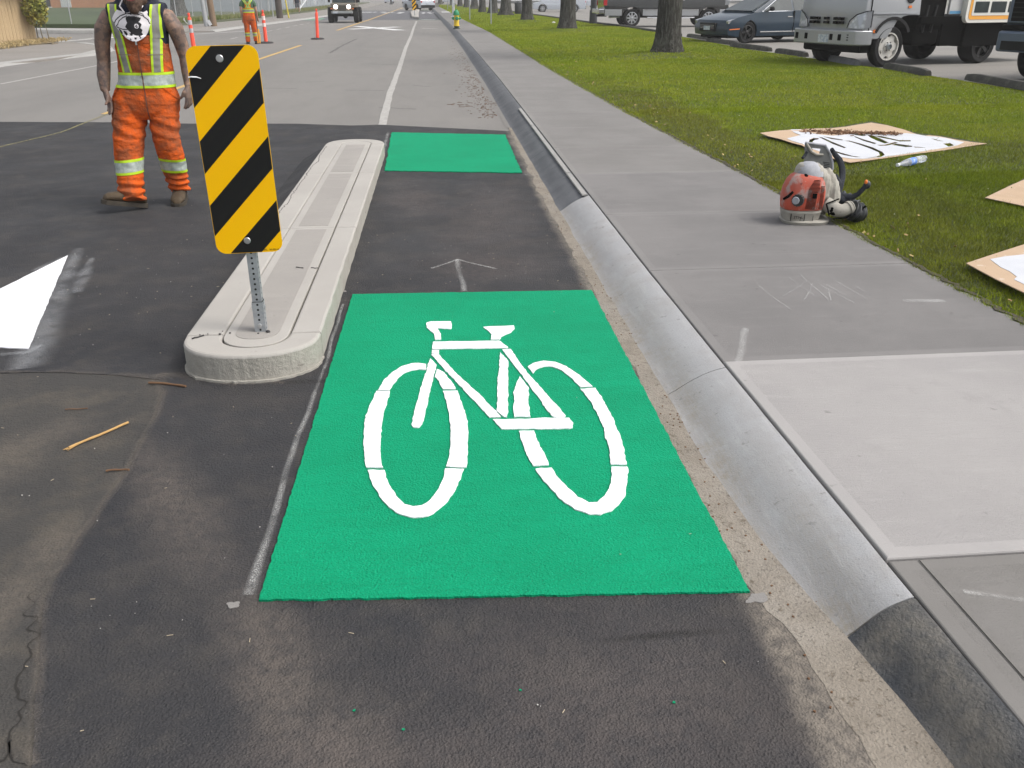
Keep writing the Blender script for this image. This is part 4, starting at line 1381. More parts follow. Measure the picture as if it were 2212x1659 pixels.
# far island and its sign
b = MB()
pl = [G(889.5, 39.5), G(905, 41.8), (-1.55, 90), (-1.75, 112), (-2.1, 113), (-2.35, 92)]
b.prism(pl, -.02, .15)
o = b.build('traffic_island', 'island_concrete_margin', bevel=.03); tag(o, 'pale concrete island far down the road before the white car', 'traffic island')
marker_sign('marker_sign', (-1.55, 73.0, .15), 0, radians(-2), 'black and yellow diagonally striped sign on the far traffic island', 'striped marker signs', detail=False, h_bottom=.55, post_top=1.5)

# delineator posts
mat('cone_orange', (.95, .10, .055), .45, [('noise', 6, .5, .7, (.80, .07, .04), .5)])
mat('cone_band', (.42, .42, .44), .5)
mat('cone_band_pale', (.74, .66, .64), .6, [('noise', 14, .5, .62, (.55, .3, .25), .6)])
mat('rubber', (.028, .026, .027), .9)


def delineator(loc, lean, lb, plain=False, bands='cone_band', h=1.08):
    t = empty('delineator_post', (*loc, .004), 0, lb, 'traffic post', 'orange traffic posts in the road')
    b = MB(); b.lathe([(.27, 0), (.27, .02), (.22, .05), (.09, .06), (.02, .062)], 8); b.build('base', 'rubber', t, smooth=30)
    D = Vector((sin(lean), 0, cos(lean)))
    def P(z): return D * z
    b = MB(); b.tube([P(.04), P(h * .86)], [.066, .055], 14); 
    b.tube([P(h * .86), P(h * .88), P(h * .885), P(h * .93), P(h * .94), P(h * .99), P(h)], [.055, .046, .030, .030, .038, .036, .018], 14)
    b.build('tube', 'cone_orange', t, smooth=40)
    if not plain:
        for z0, z1 in ((.50, .61), (.70, .82)):
            b = MB(); b.tube([P(h * z0), P(h * z1)], [.0625, .0600], 14, cap=False); b.build('reflective_band', bands, t, smooth=40)
    return t


q = G(575, 93.5)
delineator(q, radians(-.5), 'orange traffic post with faded white bands right of the worker', bands='cone_band_pale', h=1.12)
q = G(686, 85)
delineator(q, radians(2.5), 'plain orange traffic post without bands in front of the off-roader', plain=True, h=1.12)
t = delineator(G(420, 113), radians(-.8), 'bright orange traffic post with grey bands behind the striped sign', h=1.12)
b = MB(); b.tube([(-.15, -.06, .98), (-.16, -.07, .93), (-.13, -.06, .88)], .016, 6); b.tube([(-.13, -.06, .88), (-.07, -.05, .80)], .008, 6)
b.build('zip_tie', 'white_metal', t)

# ------------------------------------------------------------------ left side of the street
LW = [(-60, 8), (-10.9, 8), (-10.9, 24.0), G(96, 133), (-10.1, 28.4), (-10.6, 31.5), (-11.8, 34), (-13.5, 35.6), (-60, 38)]
sheet('sidewalk_left', LW, .05, 'sidewalk_far', th=.07)
DR = [(-60, 12), (-13.6, 12), (-13.7, 30), (-13.8, 33), G(125, 93, .06), G(112, 96, .06), (-14.2, 36.4), (-60, 37.4)]
sheet('verge_dirt', subdiv(DR, .5, .12), .075, 'verge_dirt', th=.03)
def kerb_strip(pts, h, w=.30, m='kerb_white'):
    pts = [Vector(q[:2]) for q in pts]
    P = []
    for a, c in zip(pts[:-1], pts[1:]):
        n_ = max(1, int((c - a).length / .5))
        P += [a.lerp(c, k / n_) for k in range(n_)]
    P.append(pts[-1])
    rr = []
    for i, q in enumerate(P):
        d = (P[min(i + 1, len(P) - 1)] - P[max(i - 1, 0)]).normalized()
        nn = Vector((d.y, -d.x))
        k = 1 + .3 * noise.noise(Vector((q.x, q.y, 0)))
        rr.append([(*(q + nn * .20 * k), -.01), (*(q + nn * .10), h * .75), (*(q + nn * .03), h + .006), (*(q - nn * w), h + .008), (*(q - nn * w), 0)])
    b = MB(); b.rings(rr, 0, True, True, closed=False)
    b.build('kerb_edge', m, smooth=50)['kind'] = 'structure'


kerb_strip([(-10.88, 12), (-10.88, 24.2), G(93, 131), (-10.1, 28.2), (-10.4, 30.6), (-11.3, 33.0), (-12.7, 35.0)], .05)
# side street markings: worn white guide lines across its mouth
ribbon('side_street_line', [G(200, 137 * .62, 0), G(260, 79), G(333, 81 - 4)], .30, .004, 'fresh_white_paint', jag=.4, step=.4)
ribbon('side_street_line', [G(110, 91), G(180, 86), G(215, 82), G(262, 80 - 8)], .55, .004, 'old_white_paint', jag=.4, step=.4)
ribbon('side_street_line', [G(420, 74, 0), G(520, 68, 0), G(560, 65)], .35, .004, 'kerb_white', jag=.4, step=.4)
# kerb and ground beyond the side street
K0 = [(-70, 56.5), G(60, 72), G(160, 74), G(330, 73.5), G(360, 71)]
b = MB()
kz = .17
kp = [Vector((*p, 0)) for p in K0]
rr = []
for p in kp: rr.append([(p.x, p.y, -.05), (p.x, p.y + .02, kz - .04), (p.x, p.y + .06, kz), (p.x, p.y + 1.3, kz + .02), (p.x, p.y + 1.3, 0)])
b.rings(rr, 0)
b.build('kerb', 'kerb_white', smooth=40)['kind'] = 'structure'
NW = [G(335, 71, .1), G(420, 70), (-10.6, 46), (-10.35, 52), (-9.9, 60), (-9.2, 70), (-8.6, 84), (-8.6, 100), (-9.4, 150), (-9.6, 200), (-13.5, 200), (-12.8, 130), (-12.4, 93), (-12.9, 70), (-13.6, 60), (-14.6, 51), (-16, 50)]
sheet('sidewalk_left', NW, .06, 'sidewalk_far', th=.08)
kerb_strip([(-10.65, 45.9), (-10.38, 52), (-9.93, 60), (-9.23, 70), (-8.63, 84), (-8.63, 100)], .06)
sheet('lawn_left', [(-70, 56), (-22.5, 52.6), (-15.2, 50.9), (-16.5, 60), (-19, 80), (-22, 120), (-70, 126)], .20, 'left_lawn', th=.2)
sheet('lawn_left', [(-16.3, 50.6), (-14.4, 51.0), (-13.5, 60), (-12.8, 70), (-12.3, 93), (-12.7, 130), (-13.4, 200), (-40, 200), (-22, 120), (-19, 80), (-16.5, 60)], .19, 'left_lawn_dry', th=.2)
for xx, a, c in ((0, 56, 126),):
    # low grass bank in front of the brick building
    b = MB()
    rr = [[(x, a + 21 + (x + 60) * .05, .19), (x, a + 25 + (x + 60) * .05, .28), (x, a + 34, .30), (x, a + 60, .30)] for x in np.linspace(-70, -24.8, 12)]
    b.rings(rr, 0, False, False, closed=False)
    b.build('grass_bank', 'left_lawn', smooth=60)['kind'] = 'structure'
# tufts along the verge of the left pavement
R_ = np.random.default_rng(4)
n = 26000
t_ = R_.uniform(0, 1, n)
yy = 50.8 + 80 * t_ ** 1.5
xx = np.interp(yy, [50, 60, 70, 93, 130], [-14.6, -13.6, -12.95, -12.4, -12.8]) - np.abs(R_.normal(0, .9, n))
hh = R_.uniform(.08, .30, n)
aa = R_.uniform(0, 2 * np.pi, n)
V = np.empty((n, 3, 3), np.float32)
V[:, 0] = np.stack([xx - np.cos(aa) * .03, yy - np.sin(aa) * .03, np.full(n, .17)], 1)
V[:, 1] = np.stack([xx + np.cos(aa) * .03, yy + np.sin(aa) * .03, np.full(n, .17)], 1)
V[:, 2] = np.stack([xx + R_.normal(0, .07, n), yy + R_.normal(0, .07, n), .17 + hh], 1)
mat('weed', (.15, .19, .045), .7, [('noise', .9, .4, .6, (.22, .20, .08), .8)], coord='world')
tri_mesh('weeds', V.reshape(-1, 3), 'weed')
# dry litter at the foot of the wooden fence
b = MB()
for i in range(1500):
    y = random.uniform(30.5, 36.5)
    x = -14.0 - abs(random.gauss(0, .7)) + random.uniform(0, .5)
    b.cbox((x, y, .08 + random.uniform(0, .08)), (random.uniform(.05, .16), .02, .012), 0, rz=random.uniform(0, 3), ry=random.uniform(-.9, .9))
mat('dry_grass', (.33, .25, .12), .95)
b.build('dry_grass', 'dry_grass')['kind'] = 'stuff'

# wooden board fence
mat('fence_wood', (.46, .34, .20), .85, [('noise', 3, .35, .7, (.34, .24, .13), .8, (5, 5, .4)), ('noise', 20, .5, .8, (.55, .43, .28), .5, (4, 4, .3))], [('noise', 20, .01, (5, 5, .3))])
wf = empty('wooden_fence', (-14.55, 35.4, .05), 0, 'weathered wooden board fence at the street corner under yellow green shrubs', 'fence')
D = Vector((-.42, -1.0, 0)).normalized()
b = MB(); b.box(-.07, .07, -.009, .009, 0, 1.9)
bm_board = b.mesh('board', 'fence_wood')
ang = math.atan2(D.y, D.x)
for i in range(60):
    o = link_mesh('board', bm_board, wf, (D.x * i * .148, D.y * i * .148, random.uniform(-.01, .03)), (random.uniform(-.008, .008), 0, ang + random.uniform(-.02, .02)))
for z in (.35, 1.45):
    b = MB(); b.cbox((D.x * 4.4 - .04, D.y * 4.4 + .02, z), (8.9, .04, .09), 0, rz=ang); b.build('rail', 'fence_wood', wf)

# shrub over the fence
mat('shrub_leaf', (.20, .22, .035), .6, [('noise', 2, .4, .6, (.33, .27, .05), .8), ('noise', 5, .5, .7, (.09, .12, .025), .8)], coord='world')
mat('stem', (.12, .10, .06), .9)


def shrub(name, loc, blobs, n, s, lb, stems, cat='shrub'):
    t = empty(name, loc, 0, lb, cat)
    R = np.random.default_rng(len(blobs) + n)
    P = []
    for (bx, by, bz, rx, ry, rz_, w) in blobs:
        k = int(n * w)
        d = R.normal(0, 1, (k, 3)); d /= np.linalg.norm(d, axis=1)[:, None]
        P.append(np.array([bx, by, bz]) + d * np.array([rx, ry, rz_]) * R.uniform(.3, 1.05, (k, 1)))
    p = np.concatenate(P)
    a = R.normal(0, 1, p.shape); a /= np.linalg.norm(a, axis=1)[:, None]
    c = np.cross(a, R.normal(0, 1, p.shape)); c /= np.linalg.norm(c, axis=1)[:, None]
    ss = s * R.uniform(.6, 1.3, (len(p), 1))
    V = np.stack([p - a * ss, p + c * ss * .6, p + a * ss, p - c * ss * .6], 1).reshape(-1, 3)
    o = tri_mesh('foliage', V, 'shrub_leaf', None, 4)
    o.parent = t
    for i, st in enumerate(stems):
        b = MB(); b.tube(st, [.022] + [.014] * (len(st) - 1), 6); b.build('stem', 'stem', t)
    return t


shrub('leafy_shrub', (-14.6, 34.9, .05), [(-.9, -1.8, 1.95, 1.3, 1.6, .5, .4), (-.1, -.2, 1.95, .5, .6, .35, .16), (.35, .25, 1.15, .42, .4, .62, .30), (-.8, -1, 2.4, 1.2, 1.4, .4, .14)], 5200, .062,
      'yellow green leafy shrub spilling over the end of the wooden fence', [[(.45, .2, 0), (.42, .2, .5), (.30, .25, 1.1)], [(.62, .3, 0), (.60, .3, .4), (.5, .3, 1.0)], [(.2, .4, 0), (.2, .4, 1.6)]])

# chain link fences: real wires, rails and posts
mat('fence_steel', (.42, .43, .44), .5, metal=.5)
mat('wire', (.30, .31, .32), .6, metal=.3)


def chain_fence(pts, h, lb, spacing, base=.2, pitch=.085, leanx=0.0, posts_at=None):
    pts = [Vector((*p, 0)) for p in pts]
    t = empty('chain_link_fence', (pts[0].x, pts[0].y, base), 0, lb, 'fence', 'chain link fences')
    O = pts[0]
    wires = MB()
    for a, c in zip(pts[:-1], pts[1:]):
        a, c = a - O, c - O
        d = (c - a)
        L = d.length
        d.normalize()
        for k in range(int(-h / pitch), int(L / pitch) + 1):
            for s in (1, -1):
                u0 = k * pitch if s == 1 else k * pitch + h
                u1 = u0 + s * h
                z0, z1 = .03, h
                lo, hi = min(u0, u1), max(u0, u1)
                if hi < 0 or lo > L: continue
                def cut(u): return z0 + (z1 - z0) * (u - u0) / (u1 - u0)
                uu0, uu1 = min(max(u0, 0), L), min(max(u1, 0), L)
                p0, p1 = a + d * uu0 + Vector((0, 0, cut(uu0))), a + d * uu1 + Vector((0, 0, cut(uu1)))
                w = Vector((0, 0, .0035))
                wires.add([p0 - w, p1 - w, p1 + w, p0 + w], [(0, 1, 2, 3)])
        n = max(1, round(L / spacing))
        for i in range(n + 1):
            if i == 0 and a.length > 0: continue
            p = a + d * (L * i / n)
            b = MB(); b.cyl((p.x, p.y, -.2), (p.x + leanx, p.y, h + .03), .032, .032, 8); b.build('post', 'fence_steel', t, smooth=50)
        b = MB(); b.cyl((a.x, a.y, h), (c.x, c.y, h), .02, .02, 6); b.build('top_rail', 'fence_steel', t)
    o = wires.build('wire_mesh', 'wire', t)
    o['kind'] = 'stuff'
    return t


chain_fence([(-40, 55.2), (-19.6, 52.7), (-16.4, 51.9)], 2.0, 'chain link fence behind the pale kerb of the side street', 3.4)
chain_fence([(-16.4, 51.9), (-14.9, 56), (-13.9, 67), (-13.3, 85), (-13.2, 125)], 2.0, 'chain link fence along the left pavement behind the utility pole', 3.0)
# leaning near post by the shrub
t = empty('fence_post', (-15.35, 37.2, .05), 0, 'leaning grey steel post beside the leafy shrub', 'post')
b = MB(); b.cyl((0, 0, 0), (-.30, 0, 2.1), .035, .035, 8); b.build('pole', 'fence_steel', t, smooth=50)
b = MB(); b.lathe([(.05, 0), (.05, .05), (.01, .055)], 8, 0, Matrix.Translation((-.17, 0, 1.2))); b.build('clamp', 'fence_steel', t)

# brick building
mat('brick', (.50, .235, .115), .85, [('noise', .8, .4, .7, (.42, .19, .09), .7), ('noise', 9, .4, .7, (.56, .27, .14), .5)], coord='world')
mat('window_dark', (.02, .025, .03), .15)
mat('pale_door', (.55, .57, .56), .6)
mat('trim_white', (.6, .6, .58), .7)
bb = empty('brick_building', (-46, 110, .28), radians(1.5), 'orange brown brick building beyond the left lawn', 'building')
b = MB(); b.box(-16, 13.6, 0, 12, 0, 5); b.build('wall', 'brick', bb)
b = MB(); b.box(-16.4, 14, -.5, 12.4, 5, 5.4); b.build('roof', 'trim_white', bb)
for x0, x1, z0, z1, m in ((2.3, 3.2, .12, 2.2, 'window_dark'), (-1.5, .5, .9, 2.4, 'window_dark')):
    b = MB(); b.box(x0, x1, -.06, -.01, z0, z1); w_ = b.build('window', m, bb)
    b = MB(); b.box(x0 - .1, x1 + .1, -.1, -.005, z0 - .12, z0); b.build('sill', 'trim_white', w_)
b = MB(); b.box(4.3, 5.4, -.08, -.01, .05, 2.3); b.build('door', 'pale_door', bb)
b = MB(); b.box(13.7, 15.0, .3, 8, 0, 3.2); b.build('porch', 'trim_white', bb)

# big trunks on the yard behind the fence
for i, (px, py, r, lb) in enumerate([(335, 35, .55, 'dark tree trunk at the corner of the lawn beside the worker'), (470, 29, .55, 'thick tree trunk behind the utility pole and fence'), (388, 40, .5, 'tree trunk behind the bare arm of the walking worker'),
                                     (715 / 1.0 - 180, 27, .6, 'tree trunk in the yard behind the standing worker'), (408 + 180, 24, .5, 'tree trunk left of the white marker post')]):
    q = G(px, py)
    t = empty('yard_tree', (*q, .15), i * 1.3, lb, 'tree', 'trees in the fenced yard')
    o = link_mesh('trunk', variants[i % 3][0], t); o.scale = (r / .34, r / .34, 1.2)
    o = link_mesh('crown', variants[i % 3][1], t); o.scale = (1.4, 1.4, 1.3)

# utility poles
mat('pole_wood', (.20, .135, .085), .9, [('noise', 3, .4, .7, (.13, .09, .06), .8, (6, 6, .3))], [('noise', 20, .01, (5, 5, .3))])
mat('pole_wood_dark', (.075, .06, .05), .9, [('noise', 3, .4, .7, (.05, .04, .035), .8, (6, 6, .3))])
q = G(444, 59.5)
t = empty('utility_pole', (q[0] + .28, q[1], .06), 0, 'brown wooden utility pole with grey steel guard at the left kerb', 'utility pole')
b = MB(); b.cyl((.16, .1, 0), (-.12, .1, 6), .17, .15, 14); b.build('pole', 'pole_wood', t, smooth=40)
b = MB(); b.cyl((-.20, -.02, 0), (-.42, -.02, 6), .13, .12, 12); b.build('cable_guard', 'fence_steel', t, smooth=40)
b = MB(); b.cbox((-.02, -.12, .18), (.16, .05, .28), 0, ry=-.5); b.build('tag_plate', 'white_metal', t)
q = G(605, 41)
t = empty('utility_pole', (q[0], q[1], .06), 0, 'dark wooden utility pole beside the yellow guy guard', 'utility pole')
b = MB(); b.cyl((0, 0, 0), (-.1, 0, 7), .24, .22, 14); b.build('pole', 'pole_wood_dark', t, smooth=40)
b = MB(); b.cyl((-.42, -.3, -.1), (-.45, -.3, 5), .045, .045, 8); b.build('conduit', 'fence_steel', t, smooth=40)
mat('guy_yellow', (.62, .50, .05), .5)
b = MB(); b.cyl((.62, .2, 0), (.36, .1, 2.6), .05, .05, 8); b.build('guy_guard', 'guy_yellow', t, smooth=40)
q = G(595 - 13, 35)
t = empty('marker_post', (*q, .15), 0, 'short white marker post at the verge of the left pavement', 'post')
b = MB(); b.box(-.07, .07, -.02, .02, 0, 1.25); b.build('blade', 'white_metal', t, bevel=.01)
for px, py, lb in ((561, 38, 'thin post carrying a small blue and white sign'), (578 + 5, 36, 'thin grey post behind the white marker post')):
    q = G(px, py)
    t = empty('sign_post', (*q, .15), 0, lb, 'post')
    b = MB(); b.cyl((0, 0, 0), (-.1, 0, 2.6), .04, .04, 8); b.build('post', 'fence_steel', t, smooth=50)
    if px == 561:
        b = MB(); b.cbox((0, -.05, 1.95), (.55, .03, .5), 0, ry=.25); b.build('plate', 'white_metal', t)
        mat('sign_blue', (.03, .16, .42), .5)
        b = MB(); b.cbox((.1, -.08, 1.85), (.30, .03, .28), 0, ry=.5); b.build('plate', 'sign_blue', t)
# white slatted barrier beside the pedestrian
q = G(660, 29)
t = empty('white_gate', (q[0], q[1], .15), radians(75), 'small white slatted gate beside the walking pedestrian', 'gate')
b = MB(); b.box(-1.2, 1.2, -.03, .03, 1.45, 1.58); b.build('rail', 'white_metal', t)
b = MB(); b.cbox((0, 0, .85), (2.6, .06, .10), 0, ry=-.42); b.build('brace', 'white_metal', t)
for i in range(6):
    x = -1.15 + i * .46
    b = MB(); b.box(x - .04, x + .04, -.02, .02, .85 - x * -.42 if i else 0, 1.5); b.build('slat', 'white_metal', t)
# far posts on the left pavement
for i, (px, py, r, h, lb) in enumerate([(711, 16.2, .09, 5, 'grey pole farthest left of the far junction'), (726.5, 12.5, .16, 6, 'dark signal pole with a box at the far junction'), (735, 18.8, .14, 6, 'thick grey pole at the far junction'), (909, 8.6, .16, 6, 'dark pole in front of the far parked cars')]):
    q = G(px, py) if i < 3 else G(910 - 6, 11)
    if i == 3: q = G(845, 9.5)
    t = empty('street_pole', (*q, 0), 0, lb, 'pole')
    b = MB(); b.cyl((0, 0, 0), (0, 0, h), r, r * .8, 10); b.build('pole', 'fence_steel' if i % 2 == 0 else 'black_steel', t, smooth=50)
    b = MB(); b.lathe([(r * 2, 0), (r * 2, .12), (r, .15)], 10); b.build('base', 'fence_steel' if i % 2 == 0 else 'black_steel', t, smooth=40)
# white marker on the fence left of the jeep
b = MB(); b.box(-.08, .08, -.02, .02, .5, 1.9)
o = b.build('warning_board', 'white_metal', loc=(*G(740 - 0, 23 + 0), .1)); o.location = (-10.9, 88, .3); tag(o, 'narrow white board on the fence behind the off-roader', 'sign')

# grey industrial wall along the far left and pale sheds at the horizon
mat('shed_wall', (.34, .37, .40), .8, [('wave', 3, .3, .8, (.29, .32, .35), .7, (1, 1, .001))], coord='world')
mat('shed_white', (.58, .58, .58), .7, [('noise', .3, .4, .7, (.50, .50, .51), .7)], coord='world')
mat('shed_dark', (.12, .12, .12), .8)
b = MB()
bl = empty('metal_shed', (-13.6, 90, 0), 0, 'long grey metal clad shed behind the left chain link fence', 'building')
b.box(-12, -.6, 0, 90, 0, 5); b.build('wall', 'shed_wall', bl)
b = MB(); b.box(-12.2, -.4, -.2, 90.2, 5, 5.3); b.build('roof', 'shed_dark', bl)
bl = empty('white_shed', (17, 172, .11), radians(-1), 'long pale flat walled shed across the car park', 'building')
b = MB(); b.box(-5.5, 60, 0, 20, .5, 7); b.build('wall', 'shed_white', bl)
b = MB(); b.box(-5.4, 60, -.05, 20, 0, .5); b.build('plinth', 'shed_dark', bl)
b = MB(); b.box(-5.7, 60.2, -.3, 20.2, 7, 7.4); b.build('roof', 'shed_dark', bl)
bl = empty('low_building', (-30, 330, 0), 0, 'low grey building closing the far end of the road', 'building')
b = MB(); b.box(-120, 160, 0, 20, 0, 8); b.build('wall', 'shed_white', bl)
b = MB(); b.box(-120.5, 160.5, -.4, 20.5, 8, 8.5); b.build('roof', 'shed_dark', bl)
for i in range(12):
    b = MB(); b.box(-110 + i * 22, -100 + i * 22, -.08, -.01, 1.5, 4); b.build('window', 'window_dark', bl)
# banked hedge at the horizon, right
sheet('far_forecourt', [(-30, 150), (60, 150), (60, 328), (-30, 328)], .012, 'old_asphalt')

# ------------------------------------------------------------------ vehicles
mat('tyre', (.016, .016, .017), .9, [('noise', 8, .5, .8, (.035, .032, .03), .6)], spec=.15)
mat('rim_black', (.012, .012, .013), .3)
mat('rim_silver', (.52, .53, .55), .28, metal=.8)
mat('rim_white', (.50, .49, .46), .6, [('noise', 5, .4, .65, (.30, .28, .25), .7)])
mat('chrome', (.75, .76, .78), .15, metal=1.0)
mat('glass_dark', (.020, .028, .030), .10, [('noise', 1.5, .4, .7, (.05, .065, .062), .7)], spec=.35)
mat('plastic_black', (.012, .012, .013), .7, spec=.2)
mat('under_black', (.004, .004, .004), .95, spec=.05)
mat('lamp_clear', (.55, .57, .60), .08, [('voronoi', 9, .1, .5, (.25, .26, .28), .7)], metal=.5)
mat('lamp_amber', (.80, .20, .03), .3)
mat('lamp_red', (.45, .015, .02), .25)
mat('plate', (.55, .58, .60), .5, [('noise', 14, .48, .55, (.20, .28, .40), .6)])
mat('paint_navy', (.009, .024, .042), .28, [('noise', 1.5, .4, .7, (.011, .028, .048), .6)], metal=.0, coat=.12, spec=.35)
mat('paint_black', (.012, .013, .015), .25, coat=.9)
mat('paint_silver', (.33, .34, .355), .35, [('noise', 2.5, .4, .75, (.33, .335, .345), .5)], metal=.3, coat=.3)
mat('paint_beige', (.36, .345, .32), .4, metal=.2)
mat('paint_white', (.42, .45, .50), .3, coat=.5)
mat('paint_sand', (.17, .150, .118), .6, [('noise', 3, .4, .7, (.12, .105, .085), .7)])
mat('paint_blue', (.075, .105, .16), .35, metal=.4, coat=.5)
mat('paint_panel', (.44, .44, .435), .45, [('noise', 3, .4, .7, (.38, .38, .375), .6)])
mat('paint_red', (.25, .05, .05), .4, coat=.5)
mat('headlight_on', (.9, .8, .75), .3, emit=((1, .78, .66), 9.0))


def wheel(parent, x, y, r, w, side, style='black', cat=None):
    """side +1: outer face towards +y"""
    M = Matrix.Translation((x, y, r)) @ Matrix.Rotation(-side * pi / 2, 4, 'X')
    t = MB()
    rr = .66 * r
    prof = [(rr, -w / 2 + .02), (r * .90, -w / 2), (r * .985, -w * .38), (r, -w * .25), (r, w * .25), (r * .985, w * .38), (r * .90, w / 2), (rr, w / 2 - .02), (rr * .96, w / 2 - .05), (rr * .96, -w / 2 + .05), (rr, -w / 2 + .02)]
    t.lathe(prof, 28, 0, M, cap=False)
    wo_ = t.build('wheel', 'tyre', parent, smooth=45)
    b = MB()
    mr = {'black': 'rim_black', 'silver': 'rim_silver', 'white': 'rim_white'}[style]
    f = w / 2 - .035
    if style == 'white':      # lorry disc with hand holes
        b.lathe([(rr * 1.02, f + .03), (rr * .93, f + .03), (rr * .90, f - .02), (rr * .85, f - .05)], 28, 0, M, cap=False)
        for k in range(6):
            a = 2 * pi * k / 6
        pl = []
        for k in range(48):
            a = 2 * pi * k / 48
            q = rr * (.80 + .07 * (1 if cos(6 * a) > -.45 else -1.4))
            pl.append((q * cos(a), q * sin(a)))
        b.prism(pl, f - .03, f + .0, 0, M)
        b.lathe([(rr * .42, f), (rr * .40, f + .02), (rr * .2, f + .02)], 20, 0, M)
        b.build('rim', mr, wo_)
        b = MB(); b.lathe([(rr * .25, f), (rr * .25, f + .05), (rr * .19, f + .075), (rr * .18, f + .04), (.001, f + .04)], 16, 0, M); b.build('hub', 'grey_post', wo_, smooth=30)
        b = MB()
        for k in range(6):
            a = 2 * pi * k / 6
            b.lathe([(.018, f), (.018, f + .02), (.002, f + .022)], 6, 0, M @ Matrix.Translation((rr * .33 * cos(a), rr * .33 * sin(a), 0)))
        b.build('lug_nuts', 'tyre', wo_)['kind'] = 'stuff'
        b = MB(); b.lathe([(rr * .98, -.02), (rr * .9, -.04), (.01, -.04)], 20, 0, M); b.build('brake_drum', 'under_black', wo_)
    else:
        b.lathe([(rr * 1.02, f + .02), (rr * .95, f + .025), (rr * .91, f - .04)], 28, 0, M, cap=False)
        n = 5 if style == 'black' else 8
        for k in range(n):
            a = 2 * pi * k / n
            for da in ((-.13, .13) if style == 'black' else (0,)):
                p0, p1 = Vector((rr * .14 * cos(a), rr * .14 * sin(a), f)), Vector((rr * .95 * cos(a + da), rr * .95 * sin(a + da), f))
                d = (p1 - p0).normalized()
                n_ = Vector((-d.y, d.x, 0)) * (.020 if style == 'black' else .034) * r / .33
                vs_ = [p0 - n_, p0 + n_, p1 + n_ * .7, p1 - n_ * .7]
                b.add([M @ v for v in vs_] + [M @ (v - Vector((0, 0, .03))) for v in vs_], [(0, 1, 2, 3), (0, 4, 5, 1), (1, 5, 6, 2), (2, 6, 7, 3), (3, 7, 4, 0)])
        b.lathe([(rr * .24, f - .02), (rr * .24, f + .012), (rr * .18, f + .02), (.001, f + .02)], 16, 0, M)
        b.build('rim', mr, wo_, smooth=30)
        b = MB(); b.lathe([(rr * .93, f - .07), (.01, f - .07)], 20, 0, M); b.build('brake_disc', 'under_black' if style == 'black' else 'rim_black', wo_)
    return wo_


def arch(cx, cz, r, z0, n=10):
    """points of a wheel opening, walking from the front foot over the top to the rear foot (x falling)"""
    a0 = math.asin(min(1, max(-1, (z0 - cz) / r)))
    return [(cx + r * cos(a), cz + r * sin(a)) for a in np.linspace(a0, pi - a0, n)]


def hull(name, poly, w, m, parent, tuck=.05, zmid=None, tumble=0.0, bevel=.02, crown=0.0, mi=0):
    """body block: side outline poly (x, z) run across the width; sides lean in above zmid and tuck in below"""
    zmid = zmid if zmid is not None else sum(p[1] for p in poly) / len(poly)
    def half(x, z):
        k = w
        if z > zmid: k -= tumble * (z - zmid)
        else: k -= tuck * (zmid - z)
        return k
    n = len(poly)
    area = sum(poly[i][0] * poly[(i + 1) % n][1] - poly[(i + 1) % n][0] * poly[i][1] for i in range(n))
    if area < 0: poly = poly[::-1]
    tris = tessellate_polygon([[Vector((p[0], p[1], 0)) for p in poly]])
    b = MB()
    lays = [-1, -.8, -.4, 0, .4, .8, 1]
    for s in lays:
        b.v += [(x - crown * s * s * (1 if x > -1 else 0), half(x, z) * s, z) for x, z in poly]
    for j in range(len(lays) - 1):
        for i in range(n):
            a, c = j * n + i, j * n + (i + 1) % n
            b.f.append((a, a + n, c + n, c)); b.m.append(0)
    top = (len(lays) - 1) * n
    for t in tris:
        p, q, r_ = [poly[i] for i in t]
        s_ = (q[0] - p[0]) * (r_[1] - p[1]) - (r_[0] - p[0]) * (q[1] - p[1])
        if s_ < 0: t = t[::-1]
        b.f.append(tuple(t)); b.m.append(0)
        b.f.append(tuple(top + i for i in t[::-1])); b.m.append(0)
    o = b.build(name, m, parent, bevel=bevel, smooth=32)
    return o


def side_quad(name, pts, yfun, m, parent, sides=(1, -1), th=.012, out=.006):
    """pane or panel following the body side: pts (x, z) with y from yfun(z)"""
    o = None
    for s in sides:
        n = len(pts)
        b = MB()
        b.add([(x, s * (yfun(z) + out), z) for x, z in pts] + [(x, s * (yfun(z) + out - th), z) for x, z in pts],
              [tuple(range(n)), tuple(range(2 * n - 1, n - 1, -1))] + [(i, i + n, (i + 1) % n + n, (i + 1) % n) for i in range(n)])
        o = b.build(name, m, parent)
    return o


def bxpart(name, m, parent, x0, x1, y0, y1, z0, z1, bevel=0.0):
    b = MB(); b.box(x0, x1, y0, y1, z0, z1)
    return b.build(name, m, parent, bevel=bevel)


H200 = radians(200)
LZ = .172
# --- dark blue sedan
sd_ = empty('parked_sedan', (8.93, 30.37, LZ), H200, 'dark blue grey sedan with black wheels parked beside the silver truck', 'car')
wr, ax1, ax2 = .335, -.95, -3.66
pl = [(-.02, .26), (.0, .42), (-.03, .58), (-.12, .70), (-.35, .785), (-.8, .87), (-1.25, .93), (-1.6, .955), (-3.0, .985), (-4.2, 1.0), (-4.68, .97), (-4.80, .90), (-4.80, .55), (-4.74, .28), (-4.3, .22)]
pl += [(x, z) for x, z in arch(ax2, wr, .385, .22)[::-1]] + [(x, z) for x, z in arch(ax1, wr, .385, .22)[::-1]] + [(-.4, .20)]
hull('body', pl, .93, 'paint_navy', sd_, tuck=.12, zmid=.62, tumble=.16, bevel=.03, crown=.16)
cab = [(-1.15, .93), (-2.05, 1.34), (-2.45, 1.405), (-3.1, 1.42), (-3.7, 1.36), (-4.45, 1.0), (-4.2, .9), (-1.4, .9)]
hull('roof', cab, .85, 'paint_navy', sd_, zmid=.93, tumble=.48, bevel=.02)
yf = lambda z: .85 - .48 * max(0, z - .93)
